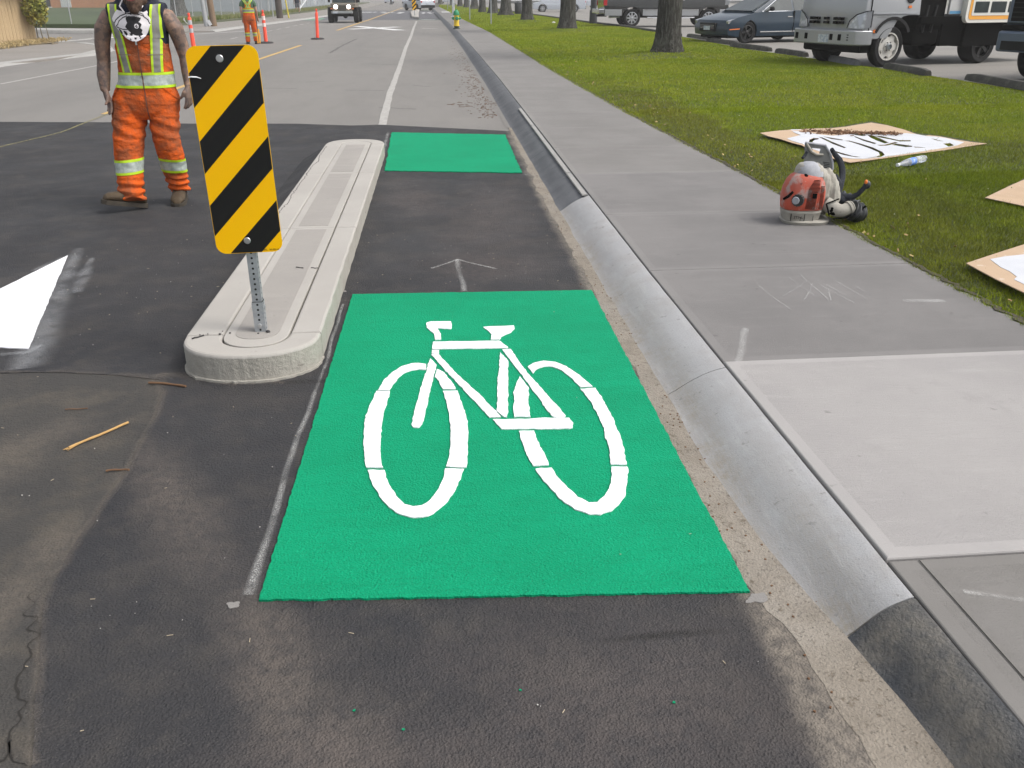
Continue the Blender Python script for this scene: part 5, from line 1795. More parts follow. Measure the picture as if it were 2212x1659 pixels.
side_quad('side_window', [(-1.62, .965), (-2.18, 1.285), (-2.52, 1.345), (-2.78, 1.355), (-2.78, .975)], yf, 'glass_dark', sd_)
side_quad('side_window', [(-2.86, .975), (-2.86, 1.355), (-3.2, 1.36), (-3.62, 1.29), (-4.05, 1.03), (-3.95, .985)], yf, 'glass_dark', sd_)
for a, c in (((-1.22, .985), (-2.02, 1.338)),):
    b = MB(); b.add([(a[0] + .03, -.74, a[1]), (a[0] + .03, .74, a[1]), (c[0] + .02, .60, c[1] + .012), (c[0] + .02, -.60, c[1] + .012), (a[0] + .01, -.74, a[1] - .02), (a[0] + .01, .74, a[1] - .02), (c[0], .60, c[1] - .01), (c[0], -.60, c[1] - .01)], [(0, 1, 2, 3), (7, 6, 5, 4), (0, 4, 5, 1), (1, 5, 6, 2), (2, 6, 7, 3), (3, 7, 4, 0)])
    b.build('windscreen', 'glass_dark', sd_)
for s in (1, -1):
    b = MB(); b.tube([(-1.5, s * .868, .955), (-4.1, s * .858, .985)], .012, 6); b.tube([(-1.5, s * .868, .955), (-2.15, s * .70, 1.305), (-2.55, s * .675, 1.375), (-3.2, s * .665, 1.388), (-3.66, s * .69, 1.32), (-4.1, s * .858, .985)], .010, 6)
    b.build('window_trim', 'chrome', sd_)
    b = MB(); b.box(-3.2, -1.45, min(s * .88, s * .925), max(s * .88, s * .925), .335, .365); b.build('door_trim', 'chrome', sd_)
    b = MB(); b.sphere((-1.78, s * 1.0, 1.04), (.07, .12, .075), 10); b.cbox((-1.76, s * .9, 1.0), (.04, .12, .03)); b.build('door_mirror', 'plastic_black', sd_, smooth=60)
    b = MB(); b.cbox((-2.62, s * .915, .80), (.20, .03, .03)); b.build('door_handle', 'chrome', sd_)
    b = MB(); b.box(-2.815, -2.80, min(s * .86, s * .93), max(s * .86, s * .93), .32, .97); b.build('door_gap', 'under_black', sd_)
    hl = [(-.16, .60), (-.55, .64), (-.78, .745), (-.72, .775), (-.40, .745), (-.14, .68)]
    side_quad('headlight', hl, lambda z: .80 + .0 * z, 'lamp_clear', sd_, (s,), th=.10, out=.105)
    side_quad('marker_lamp', [(-.22, .415), (-.62, .43), (-.62, .46), (-.22, .44)], lambda z: .80, 'lamp_amber', sd_, (s,), th=.05, out=.112)
    for ax in (ax1, ax2): wheel(sd_, ax, s * .81, wr, .21, s, 'black')
bxpart('grille', 'plastic_black', sd_, -.12, .006, -.42, .42, .36, .62, .02)
for z in (.46, .50, .54): bxpart('grille_bar', 'chrome', sd_, -.1, .012, -.38, .38, z, z + .008)
bxpart('number_plate', 'plate', sd_, -.02, .02, -.16, .16, .40, .52)
bxpart('underbody', 'under_black', sd_, -4.5, -.3, -.72, .72, .16, .4)

# --- silver cab-over truck
tk = empty('silver_truck', (8.56, 20.14, LZ), H200, 'silver cab over truck with white wheel parked nose to the lawn', 'truck')
cabp = [(-.10, .76), (-.07, 1.0), (-.09, 1.32), (-.22, 1.75), (-.52, 2.25), (-1.72, 2.28), (-1.76, 1.05), (-1.44, 1.05), (-1.30, 1.03), (-1.12, .93), (-.80, .58), (-.30, .58), (-.12, .62)]
hull('cab', cabp, .985, 'paint_silver', tk, tuck=.02, zmid=1.1, tumble=.06, bevel=.035, crown=.10)
yt = lambda z: .985 - .06 * max(0, z - 1.1)
side_quad('side_window', [(-.48, 1.45), (-.70, 2.05), (-1.45, 2.08), (-1.45, 1.45)], yt, 'glass_dark', tk)
b = MB(); b.add([(-.14, -.85, 1.45), (-.14, .85, 1.45), (-.50, .80, 2.16), (-.50, -.80, 2.16)], [(0, 1, 2, 3)]); b.build('windscreen', 'glass_dark', tk)
for s in (1, -1):
    b = MB(); b.box(-1.70, -.36, min(s * .975, s * 1.0), max(s * .975, s * 1.0), 1.075, 1.092); b.build('door_crease', 'rim_silver', tk)
    b = MB(); b.box(-.325, -.315, min(s * .9, s * .993), max(s * .9, s * .993), .66, 2.0); b.build('door_gap', 'under_black', tk)
    b = MB()
    A = [(-.085, s * .62, .81), (-.115, s * .93, .79), (-.17, s * 1.0, .79), (-.36, s * 1.0, .82), (-.36, s * 1.0, 1.14), (-.19, s * .995, 1.13), (-.12, s * .80, 1.06), (-.09, s * .66, .95)]
    b.add(A + [(x - .06, y * .96, z) for x, y, z in A], [(0, 1, 6, 7), (1, 2, 5, 6), (2, 3, 4, 5)] + [(i, (i + 1) % 8, (i + 1) % 8 + 8, i + 8) for i in range(8)])
    b.build('headlight', 'lamp_clear', tk)
    b = MB(); b.tube([(-.36, s * 1.003, .82), (-.36, s * 1.003, 1.15), (-.19, s * 1.0, 1.14), (-.11, s * .80, 1.07), (-.085, s * .65, .955), (-.08, s * .60, .80)], .010, 5); b.build('headlight_trim', 'plastic_black', tk)
    b = MB(); b.cbox((-.50, s * .998, .74), (.10, .02, .06)); b.build('marker_lamp', 'lamp_amber', tk)
    b = MB(); b.rings([[(x, s * .70, z), (x, s * 1.015, z)] for x, z in arch(-.99, .45, .52, .70)], 0, False, False, closed=False)
    b.rings([[(x, s * 1.015, z), (-.99 + (x + .99) * 1.14, s * 1.012, .45 + (z - .45) * 1.12)] for x, z in arch(-.99, .45, .52, .70)], 0, False, False, closed=False)
    b.build('wheel_arch', 'plastic_black', tk)
for i in range(3):
    for z in (.885, .965):
        for s in (1, -1):
            y = s * (.13 + i * .155) if i else 0
            if i == 0 and s == -1: continue
            b = MB(); b.cbox((-.045, y, z + .02), (.07, .11 if i else .12, .055)); b.build('grille_slot', 'under_black', tk)
# front bumper: wraps the corners, four pockets
bp = [(.05, -.75), (.0, -.93), (-.14, -1.02), (-.42, -1.03), (-.42, 1.03), (-.14, 1.02), (.0, .93), (.05, .75)]
b = MB(); b.prism(bp, .46, .76); b.build('bumper', 'paint_silver', tk, bevel=.03)
for y in (-.78, -.48, .30, .55):
    bxpart('bumper_pocket', 'under_black', tk, .0, .056, y - .05, y + .05, .55, .68, .01)
for z in (.56, .61, .66): bxpart('bumper_vent', 'plastic_black', tk, -.1, .048, .66, .80, z, z + .02)
bxpart('number_plate', 'plate', tk, .03, .062, -.08, .22, .50, .66)
bxpart('front_skirt', 'under_black', tk, -1.3, -.25, -.88, .88, .30, .60, .05)
for x, s in ((-.99, 1), (-.99, -1)): wheel(tk, x, s * .86, .425, .24, s, 'white')
for s in (1, -1): wheel(tk, -3.9, s * .80, .40, .40, s, 'black')
bxpart('chassis', 'under_black', tk, -6.2, -1.2, -.42, .42, .45, .90)
bxpart('body_side', 'under_black', tk, -2.6, -1.78, -.90, .90, .75, 2.3, .02)
bxpart('tool_box', 'under_black', tk, -3.3, -2.55, .45, .93, .40, .88, .02)
bxpart('fuel_tank', 'under_black', tk, -2.5, -1.75, .5, .92, .42, .80, .08)
bxpart('deck', 'under_black', tk, -6.4, -1.8, -1.0, 1.0, .86, 1.02)
bxpart('mud_flap', 'under_black', tk, -5.2, -3.2, .55, 1.0, .38, .90, .02)
for x in (-1.95, -2.2): 
    b = MB(); b.cyl((x, .93, .7), (x - .1, .90, 1.25), .035, .035, 8); b.build('hose', 'plastic_black', tk)
pnl = bxpart('cargo_panel', 'paint_panel', tk, -3.0, -2.62, .92, .98, 1.06, 2.2, .01)
mat('decal_blue', (.08, .25, .42), .5)
bxpart('decal', 'decal_blue', pnl, -2.98, -2.64, .981, .986, 1.07, 1.13)
mat('board_white', (.66, .65, .60), .5)
mat('board_orange', (.80, .36, .04), .5)
sg = [(-3.06, .98)]
fr = rounded_rect(-6.6, -3.02, .88, 2.4, .14)
Mside = Matrix.Translation((0, 0, 0)) @ Matrix.Rotation(pi / 2, 4, 'X')
b = MB(); b.prism(fr, -1.10, -.95, 0, Mside); bd = b.build('camper_side', 'board_white', tk, bevel=.02)
b = MB(); b.prism(rounded_rect(-6.5, -3.11, .95, 2.35, .08), -1.108, -1.09, 0, Mside); b.build('orange_band', 'board_orange', bd)
b = MB(); b.prism(rounded_rect(-6.5, -3.18, 1.03, 2.35, .04), -1.116, -1.10, 0, Mside); b.build('white_frame', 'board_white', bd)
for x0, x1 in ((-3.68, -3.24), (-4.24, -3.76), (-4.80, -4.32)):
    b = MB(); b.prism(rounded_rect(x0, x1, 1.09, 1.32, .015), -1.122, -1.112, 0, Mside); b.build('window', 'glass_dark', bd)
# faded lettering and a round badge on the door
LETTERS = [('ASSELTD', -.52, 1.015, .085, 'silver_letter', 1.1), ('NQR', -.48, 1.42, .07, 'silver_letter', 1.1)]
mat('silver_letter', (.27, .27, .275), .5)
for txt, x, z, sz, mm, q in LETTERS:
    text_mesh(txt, sz, mm, tk, Matrix.Translation((x, yt(z) + .006, z)) @ Matrix.Rotation(pi, 4, 'Z') @ Matrix.Rotation(pi / 2, 4, 'X'), .001, q)
M = Matrix.Translation((-1.42, .985, 1.40)) @ Matrix.Rotation(-pi / 2, 4, 'X')
b = MB(); b.lathe([(.11, -.01), (.11, .006), (.001, .006)], 24, 0, M); b.build('door_badge', 'plastic_black', tk)
b = MB(); b.cbox((-1.42, .987, 1.22), (.09, .01, .05)); b.build('sticker', 'lamp_amber', tk)

# --- black pickup with silver lower band
pk = empty('black_pickup', (8.20, 46.6, LZ), radians(0), 'black pickup with silver lower band behind the nearest tree trunks', 'pickup truck')
wr = .41
a1, a2 = 1.42, 5.25
pl = [(.10, .62), (.02, .95), (.0, 1.38), (2.2, 1.40), (2.25, 1.38), (4.6, 1.38), (5.9, 1.30), (6.15, 1.22), (6.22, .9), (6.20, .60), (6.0, .52)]
pl += arch(a2, wr, .50, .50) + arch(a1, wr, .50, .50) + [(.4, .52)]
hull('body', pl, .99, 'paint_black', pk, tuck=.05, zmid=.9, tumble=.08, bevel=.03)
cabp = [(2.2, 1.36), (2.3, 1.86), (2.6, 1.93), (3.9, 1.92), (4.75, 1.36)]
hull('roof', cabp, .93, 'paint_black', pk, zmid=1.36, tumble=.22, bevel=.03)
yp = lambda z: .93 - .22 * (z - 1.36)
side_quad('side_window', [(2.42, 1.42), (2.46, 1.82), (3.2, 1.85), (3.2, 1.42)], yp, 'glass_dark', pk)
side_quad('side_window', [(3.28, 1.42), (3.28, 1.85), (3.85, 1.84), (4.45, 1.42)], yp, 'glass_dark', pk)
for s in (1, -1):
    for x0, x1 in ((.06, a1 - .52), (a1 + .52, a2 - .53), (a2 + .53, 6.1)):
        b = MB(); b.box(x0, x1, min(s * .96, s * .998), max(s * .96, s * .998), .52, .80); b.build('silver_band', 'paint_silver', pk, bevel=.01)
        if x0 == a1 + .52:
            b = MB(); b.box(x0 + .05, x1 - .05, min(s * .99, s * 1.01), max(s * .99, s * 1.01), .76, .80); b.build('trim_strip', 'chrome', pk)
            b = MB(); b.box(x0 + .2, x1 - .2, min(s * .9, s * 1.08), max(s * .9, s * 1.08), .40, .46); b.build('side_step', 'chrome', pk, bevel=.02)
    b = MB(); b.box(-.01, .16, min(s * .90, s * 1.0), max(s * .90, s * 1.0), .98, 1.36); b.build('tail_lamp', 'lamp_red', pk, bevel=.01)
    b = MB(); b.box(6.02, 6.235, min(s * .60, s * .99), max(s * .60, s * .99), 1.0, 1.22); b.build('headlight', 'lamp_clear', pk, bevel=.01)
    for x in (a1, a2): wheel(pk, x, s * .86, wr, .27, s, 'silver')
    for x in (2.9, 3.9):
        b = MB(); b.cbox((x, s * .985, 1.22), (.20, .04, .05)); b.build('door_handle', 'chrome', pk)
b = MB(); b.box(-.24, .04, -.98, .98, .60, .82); b.build('rear_bumper', 'chrome', pk, bevel=.03)
bxpart('hitch', 'under_black', pk, -.15, .3, -.2, .2, .46, .56)
b = MB(); b.cyl((.3, -.70, .45), (.85, -.80, .47), .045, .045, 10); b.build('exhaust', 'chrome', pk)
bxpart('underbody', 'under_black', pk, .6, 5.9, -.7, .7, .42, .75)

# --- blue grey pickup, nose at the right
bp_ = empty('blue_pickup', (10.75, 15.56, LZ), H200, 'blue grey pickup nose beside the silver truck at the lawn edge', 'pickup truck')
pl = [(0, .95), (-.02, 1.42), (-.12, 1.50), (-1.4, 1.56), (-1.45, 1.56), (-5.4, 1.5), (-5.4, .6), (-4.6, .55)] + arch(-4.2, .40, .48, .55)[::-1] + arch(-.92, .40, .48, .55)[::-1] + [(-.42, .55), (-.1, .62)]
hull('body', pl, .98, 'paint_blue', bp_, zmid=1.0, tumble=.05, bevel=.04, crown=.06)
hull('roof', [(-1.4, 1.52), (-2.1, 2.05), (-3.6, 2.08), (-4.0, 1.5)], .9, 'paint_blue', bp_, zmid=1.5, tumble=.22, bevel=.03)
b = MB(); b.box(-.06, .045, -.92, .92, .98, 1.42); b.build('grille_surround', 'paint_blue', bp_, bevel=.03)
b = MB(); b.box(.02, .052, -.84, .84, 1.02, 1.38); gr_ = b.build('grille', 'under_black', bp_, bevel=.01)
for k in range(4): bxpart('grille_bar', 'plastic_black', gr_, .05, .062, -.82, .82, 1.08 + k * .08, 1.10 + k * .08)
b = MB(); b.lathe([(.07, 0), (.07, .02), (.001, .024)], 20, 0, Matrix.Translation((.05, 0, 1.2)) @ Matrix.Rotation(pi / 2, 4, 'Y')); b.build('badge', 'chrome', bp_)
b = MB(); b.box(-.3, .12, -1.0, 1.0, .50, .86); b.build('bumper', 'paint_blue', bp_, bevel=.05)
bxpart('bumper_insert', 'plastic_black', bp_, .0, .124, -.9, .9, .53, .70, .02)
bxpart('bumper_gap', 'under_black', bp_, -.3, .06, -.96, .96, .86, .96)
for s in (1, -1):
    wheel(bp_, -.92, s * .85, .41, .27, s, 'silver'); wheel(bp_, -4.2, s * .85, .41, .27, s, 'silver')
bxpart('underbody', 'under_black', bp_, -5, -.3, -.7, .7, .4, .7)

# --- off-roader coming down the road
jp = empty('off_roader', (-5.76, 59.9, 0), radians(-90), 'sand coloured open grille off roader with lit headlights driving towards the viewer', 'off-road car')
jw = .455
hull('tub', [(-.55, .62), (-.55, 1.12), (-1.3, 1.16), (-3.2, 1.15), (-3.25, .62)], .78, 'paint_sand', jp, zmid=.9, tumble=.02, bevel=.02)
b = MB(); b.prism([(-.02, -.36), (-1.35, -.62), (-1.35, .62), (-.02, .36)], .72, 1.10); b.build('hood', 'paint_sand', jp, bevel=.04)
b = MB(); b.box(-.10, .02, -.60, .60, .62, 1.08); gr_ = b.build('grille', 'paint_sand', jp, bevel=.03)
for k in range(7):
    y = (k - 3) * .068
    bxpart('grille_slot', 'under_black', gr_, .0, .024, y - .019, y + .019, .66, 1.02)
for s in (1, -1):
    b = MB(); b.lathe([(.115, 0), (.115, .02), (.02, .045)], 20, 0, Matrix.Translation((.01, s * .40, .94)) @ Matrix.Rotation(pi / 2, 4, 'Y')); b.build('headlight', 'headlight_on', jp, smooth=60)
    b = MB(); b.box(-1.25, .02, min(s * .50, s * .92), max(s * .50, s * .92), .90, .96); b.build('fender', 'paint_sand', jp, bevel=.03)
    bxpart('turn_lamp', 'lamp_amber', jp, -.02, .02, s * .66 - .05, s * .66 + .05, .80, .86)
    wheel(jp, -.62, s * .80, jw, .30, s, 'black'); wheel(jp, -3.0, s * .80, jw, .30, s, 'black')
    bxpart('windscreen_post', 'paint_sand', jp, -1.42, -1.36, min(s * .70, s * .76), max(s * .70, s * .76), 1.12, 1.72)
    b = MB(); b.cbox((-1.35, s * .93, 1.28), (.06, .16, .20)); b.build('door_mirror', 'plastic_black', jp, bevel=.02)
b = MB(); b.box(.10, .22, -.66, .66, .56, .69); b.build('bumper', 'rim_silver' if 0 else 'grey_post', jp, bevel=.015)
bxpart('number_plate', 'plate', jp, .22, .232, -.55, -.27, .565, .68)
b = MB(); b.cyl((-.62, -.7, .42), (-.62, .7, .42), .05, .05, 8); b.sphere((-.55, .12, .40), (.16, .15, .14), 10); b.build('front_axle', 'under_black', jp)
bxpart('underbody', 'under_black', jp, -3.1, -.1, -.5, .5, .42, .66)
b = MB(); b.add([(-1.38, -.70, 1.16), (-1.38, .70, 1.16), (-1.46, .70, 1.66), (-1.46, -.70, 1.66)], [(0, 1, 2, 3)]); b.build('windscreen', 'glass_dark', jp)
b = MB(); b.box(-3.2, -1.40, -.76, .76, 1.70, 1.78); b.box(-3.2, -2.4, -.76, .76, 1.12, 1.75); b.build('soft_top', 'plastic_black', jp, bevel=.04)


def simple_car(name, label, cat, loc, rz, L, Wd, H, m, group=None, van=False):
    t = empty(name, loc, rz, label, cat, group)
    r = .34
    a1, a2 = L * .32, -L * .29
    zb = .95 if not van else 1.05
    pl = [(L / 2, .3), (L / 2, .62), (L / 2 - .15, .82), (L * .22, zb), (-L / 2 + .1, zb + .05), (-L / 2, .8), (-L / 2, .32)] + arch(a2, r, .40, .26)[::-1] + arch(a1, r, .40, .26)[::-1]
    hull('body', pl, Wd / 2, m, t, zmid=.65, tumble=.1, bevel=.04)
    cb = [(L * .26, zb - .05), (L * .10, H), (-L * .40, H), (-L * .49, zb)] if not van else [(L * .36, zb - .1), (L * .22, H), (-L * .495, H), (-L * .495, zb)]
    hull('roof', cb, Wd / 2 - .05, m, t, zmid=zb, tumble=.22, bevel=.04)
    yf_ = lambda z: Wd / 2 - .05 - .22 * (z - zb)
    side_quad('side_window', [(L * .17, zb + .06), (L * .07, H - .1), (-L * .12, H - .09), (-L * .12, zb + .06)], yf_, 'glass_dark', t)
    side_quad('side_window', [(-L * .14, zb + .06), (-L * .14, H - .09), (-L * .37, H - .1), (-L * .43, zb + .08)], yf_, 'glass_dark', t)
    bxpart('rear_window', 'glass_dark', t, -L * .475, -L * .44, -Wd * .36, Wd * .36, zb + .10, H - .14)
    bxpart('rear_bumper', 'plastic_black', t, -L / 2 - .04, -L / 2 + .1, -Wd * .47, Wd * .47, .30, .58, .02)
    bxpart('number_plate', 'plate', t, -L / 2 - .05, -L / 2 - .02, -.16, .16, .62, .76)
    b = MB(); b.add([(L * .265, -Wd * .40, zb), (L * .265, Wd * .40, zb), (L * .115, Wd * .34, H - .04), (L * .115, -Wd * .34, H - .04)], [(0, 1, 2, 3)])
    b.build('windscreen', 'glass_dark', t)
    for s in (1, -1):
        bxpart('tail_lamp', 'lamp_red', t, -L / 2 - .02, -L / 2 + .2, s * Wd * .43 - .08, s * Wd * .43 + .06, .82, .98)
        bxpart('headlight', 'lamp_clear', t, L / 2 - .25, L / 2 - .03, s * Wd * .40 - .13, s * Wd * .40 + .08, .62, .74)
        for ax in (a1, a2): wheel(t, ax, s * (Wd / 2 - .12), r, .22, s, 'silver' if van else 'black')
    return t


q = G(913, 17.4)
simple_car('white_suv', 'white sport utility car beyond the far traffic island, tail towards the viewer', 'car', (q[0] - .2, 108, 0), radians(118), 4.5, 1.86, 1.72, 'paint_white')
simple_car('parked_van', 'white van in the car park seen between the tree trunk and the lamp post', 'van', (21.6, 118, .11), radians(180), 5.4, 2.0, 2.1, 'paint_white', 'white vans in the car park', van=True)
simple_car('parked_van', 'white vehicle tail showing beside the second tree trunk', 'van', (11.6, 88.5, .11), radians(178), 4.9, 2.0, 2.0, 'paint_white', 'white vans in the car park', van=True)
for i, (x, y, m, lb) in enumerate([(-9.2, 196, 'paint_white', 'leftmost white car parked at the far end of the road'), (-5.7, 197, 'paint_white', 'second white car parked at the far end of the road'), (-1.4, 196, 'paint_red', 'dark red car parked at the far end of the road'), (2.6, 198, 'paint_white', 'white car right of the dark red one at the far end'), (12.0, 190, 'paint_black', 'black car under the far trees right of the white car')]):
    simple_car('far_parked_car', lb, 'car', (x, y, .012), radians(-90), 4.4, 1.8, 1.5, m, 'cars parked at the far end of the road')

# ------------------------------------------------------------------ people
def remeshed(mb, voxel, smooth=4, disp=None):
    """one continuous skin round the collected shapes"""
    me = mb.mesh('tmp', 'tyre')
    o = bpy.data.objects.new('tmp', me)
    COL.objects.link(o)
    md = o.modifiers.new('r', 'REMESH'); md.mode = 'VOXEL'; md.voxel_size = voxel; md.use_smooth_shade = True
    ms_ = o.modifiers.new('s', 'SMOOTH'); ms_.factor = .5; ms_.iterations = smooth
    bpy.context.view_layer.update()
    r = bpy.data.meshes.new_from_object(o.evaluated_get(bpy.context.evaluated_depsgraph_get()))
    bpy.data.objects.remove(o)
    bpy.data.meshes.remove(me)
    if disp:
        nn = [v.normal.copy() for v in r.vertices]
        for v, n_ in zip(r.vertices, nn):
            v.co += n_ * disp(v.co)
        r.update()
    r.polygons.foreach_set('use_smooth', [True] * len(r.polygons))
    return r


def as_part(name, me, m, parent):
    me.materials.clear()
    me.materials.append(MATS[m])
    return link_mesh(name, me, parent)


def cut(me, planes, offset, m, name, parent):
    """piece of a garment between planes (point, outward normal), lifted off the cloth"""
    bm = bmesh.new()
    bm.from_mesh(me)
    for co_, no in planes:
        geom = bm.verts[:] + bm.edges[:] + bm.faces[:]
        bmesh.ops.bisect_plane(bm, geom=geom, plane_co=Vector(co_), plane_no=Vector(no), clear_outer=True)
    if not bm.faces:
        bm.free(); return None
    bm.normal_update()
    mv = [(v, v.normal.copy()) for v in bm.verts]
    for v, n_ in mv: v.co += n_ * offset
    r = bpy.data.meshes.new(name)
    bm.to_mesh(r)
    bm.free()
    r.polygons.foreach_set('use_smooth', [True] * len(r.polygons))
    r.materials.clear()
    r.materials.append(MATS[m])
    return link_mesh(name, r, parent)


def oval(cx, cy, z, rx, ry, n=24, p=2.3):
    out = []
    for i in range(n):
        a = 2 * pi * i / n
        c, s = cos(a), sin(a)
        out.append((cx + rx * math.copysign(abs(c) ** (2 / p), c), cy + ry * math.copysign(abs(s) ** (2 / p), s), z))
    return out


def hand(b, wrist, d, side, curl=.5, s=1.0):
    """palm, four bent fingers and a thumb hanging from the wrist along d; side = direction the thumb leaves in"""
    wrist, d, side = Vector(wrist), Vector(d).normalized(), Vector(side).normalized()
    fwd = d.cross(side).normalized()
    palm = wrist + d * .05 * s
    for k in range(4):
        o = side * (.030 - .020 * k) * s
        b.tube([wrist + side * (.014 - .009 * k) * s, palm + o * .95, wrist + d * .092 * s + o], [.016 * s, .0155 * s, .0125 * s], 8)
    for k, L in enumerate((.072, .080, .074, .058)):
        o = side * (.033 - .022 * k) * s
        p = wrist + d * .090 * s + o
        dd = d.copy()
        pts, rad = [p], [.0105 * s]
        for j in range(3):
            dd = (dd + fwd * curl * (.45 + .25 * j)).normalized()
            p = p + dd * L * s * (.46, .31, .23)[j]
            pts.append(p); rad.append((.0098, .0088, .0070)[j] * s)
        b.tube(pts, rad, 7)
    p = wrist + d * .022 * s + side * .022 * s
    b.tube([p, p + (side * .8 + d * .8 + fwd * .35).normalized() * .036 * s, p + (side * .8 + d * .8 + fwd * .35).normalized() * .036 * s + (d + fwd * .5 + side * .1).normalized() * .034 * s, p + (side * .8 + d * .8 + fwd * .35).normalized() * .036 * s + (d + fwd * .7).normalized() * .056 * s], [.015 * s, .0125 * s, .0105 * s, .008 * s], 7)


mat('skin_tattoo', (.27, .165, .115), .6, [('noise', 8, .40, .56, (.115, .080, .066), .75), ('noise', 20, .48, .58, (.065, .052, .052), .7), ('noise', 5, .60, .75, (.38, .17, .15), .6), ('noise', 14, .70, .78, (.05, .20, .15), .8)])
mat('skin_plain', (.36, .215, .155), .6)
mat('beard', (.045, .024, .015), .9, [('noise', 60, .4, .6, (.09, .05, .03), .7)], [('noise', 90, .004)])
mat('work_orange', (.58, .098, .015), .85, [('noise', 4.2, .42, .62, (.27, .080, .034), .9), ('noise', 2.1, .50, .64, (.24, .085, .04), .8), ('noise', 16, .72, .76, (.62, .60, .57), .9), ('noise', 11, .735, .77, (.05, .25, .12), .8)], [('noise', 26, .010), ('noise', 9, .014, (1, 1, 2.2))], spec=.08)
mat('work_orange_clean', (.78, .125, .022), .85, [('noise', 4, .50, .70, (.50, .10, .03), .8), ('noise', 18, .74, .77, (.6, .5, .45), .9)], [('noise', 26, .008), ('noise', 9, .012)])
mat('lime_band', (.42, .62, .012), .6)
mat('silver_band', (.36, .41, .38), .5, [('noise', 14, .42, .62, (.24, .28, .26), .8), ('noise', 50, .5, .7, (.46, .51, .46), .6)], [('noise', 20, .004)])
mat('silver_band_dull', (.22, .22, .20), .6, [('noise', 10, .42, .62, (.16, .155, .14), .8)])
mat('navy_cloth', (.010, .012, .026), .9, (), [('noise', 12, .010)])
mat('green_cloth', (.055, .105, .06), .9, (), [('noise', 12, .010)])
mat('boot_leather', (.045, .028, .013), .8, [('noise', 9, .42, .65, (.075, .052, .028), .8), ('noise', 30, .5, .7, (.06, .045, .03), .6)], [('noise', 30, .004)])
mat('boot_sole', (.045, .036, .025), .85, [('noise', 20, .45, .6, (.03, .025, .02), .8)])
mat('print_white', (.70, .67, .69), .8, (), [('noise', 12, .006)])
mat('print_black', (.012, .012, .014), .8)
mat('zip_metal', (.12, .045, .025), .6)
mat('cloth_edge', (.20, .17, .13), .8)


def boot(parent, ankle, heading, pitch, s=1.0):
    """work boot: leather upper and lugged sole; local x forward"""
    M = Matrix.Translation(ankle) @ Matrix.Rotation(heading, 4, 'Z') @ Matrix.Rotation(pitch, 4, 'Y')
    b = MB()
    rr = []
    for x, w, zt in ((-.085, .032, .085), (-.07, .044, .12), (-.02, .050, .145), (.04, .051, .135), (.09, .053, .108), (.14, .056, .094), (.18, .053, .085), (.205, .040, .068), (.218, .020, .042)):
        x, w, zt = x * s, w * s, zt * s
        rr.append([M @ Vector((x, w * cos(a), .022 * s + (zt - .022 * s) * (sin(a) * .5 + .5))) for a in [2 * pi * i / 16 for i in range(16)]])
    b.rings(rr, 0)
    b.rings([[M @ Vector((-.02 * s + .052 * s * cos(a) * k, .048 * s * sin(a) * k, z)) for a in [2 * pi * i / 16 for i in range(16)]] for z, k in ((.05, 1), (.12, 1), (.19, .95))])
    me = remeshed(b, .007, 3)
    as_part('boot', me, 'boot_leather', parent)
    bt = parent.children[-1]
    out = [(-.098, 0), (-.088, .038), (-.04, .049), (.03, .048), (.10, .056), (.16, .060), (.207, .046), (.228, .017)]
    pl = [(x * s, y * s) for x, y in out] + [(x * s, -y * s) for x, y in out[::-1][:-1]]
    b = MB(); b.prism(pl, 0, .032 * s, 0, M)
    b.build('sole', 'boot_sole', parent, bevel=.005)
    b = MB()
    for k in range(4):
        x = (.055 + .016 * k) * s
        b.tube([M @ Vector((x, -.022 * s, (.118 - .012 * k) * s)), M @ Vector((x + .004, 0, (.123 - .012 * k) * s)), M @ Vector((x, .022 * s, (.118 - .012 * k) * s))], .003, 5)
    b.build('lace', 'straw_wood', parent)['kind'] = 'stuff'


def fold(z, lo, hi, amp, f, ph=0.0):
    if z < lo or z > hi: return 0
    return amp * sin((z - lo) * f + ph)


# --- the worker who walks towards the viewer
w1 = empty('person', (-2.35, 7.55, .006), 0, 'bearded worker in orange overalls and sleeveless dark hoodie walking beside the striped sign', 'person')
b = MB()      # bare body: head, neck, trunk core, arms, hands
b.rings([oval(.045, .02, z, rx, ry) for z, rx, ry in ((.80, .15, .10), (1.0, .165, .105), (1.2, .17, .11), (1.38, .19, .115), (1.46, .19, .105), (1.52, .12, .08), (1.56, .06, .06))])
b.tube([(.05, .03, 1.48), (.06, -.02, 1.57), (.07, -.05, 1.62)], [.066, .062, .06], 12)
b.sphere((.075, -.075, 1.655), (.078, .098, .112), 16)
b.sphere((.078, -.125, 1.575), (.052, .055, .052), 12)
b.tube([(.078, -.165, 1.66), (.079, -.195, 1.625), (.079, -.178, 1.612)], [.010, .017, .013], 8)
for s in (-1, 1): b.sphere((.075 + s * .080, -.06, 1.64), (.012, .022, .032), 8)
b.tube([(-.10, .02, 1.475), (-.175, .02, 1.46), (-.235, .015, 1.38), (-.262, .02, 1.27), (-.278, .03, 1.14), (-.288, .0, 1.04), (-.285, -.035, .925)], [.070, .072, .066, .058, .051, .052, .036], 14)
b.tube([(.20, .02, 1.475), (.265, .02, 1.46), (.315, .02, 1.38), (.335, .035, 1.28), (.352, .05, 1.17), (.362, .02, 1.06), (.365, -.015, .955)], [.068, .070, .064, .056, .050, .050, .035], 14)
hand(b, (-.285, -.040, .935), (.22, -.14, -1), (.55, -.80, 0), .42, 1.18)
hand(b, (.365, -.020, .965), (-.06, -.10, -1), (-.35, -.90, 0), .42, 1.16)
body = remeshed(b, .0066, 3)
as_part('body', body, 'skin_tattoo', w1)
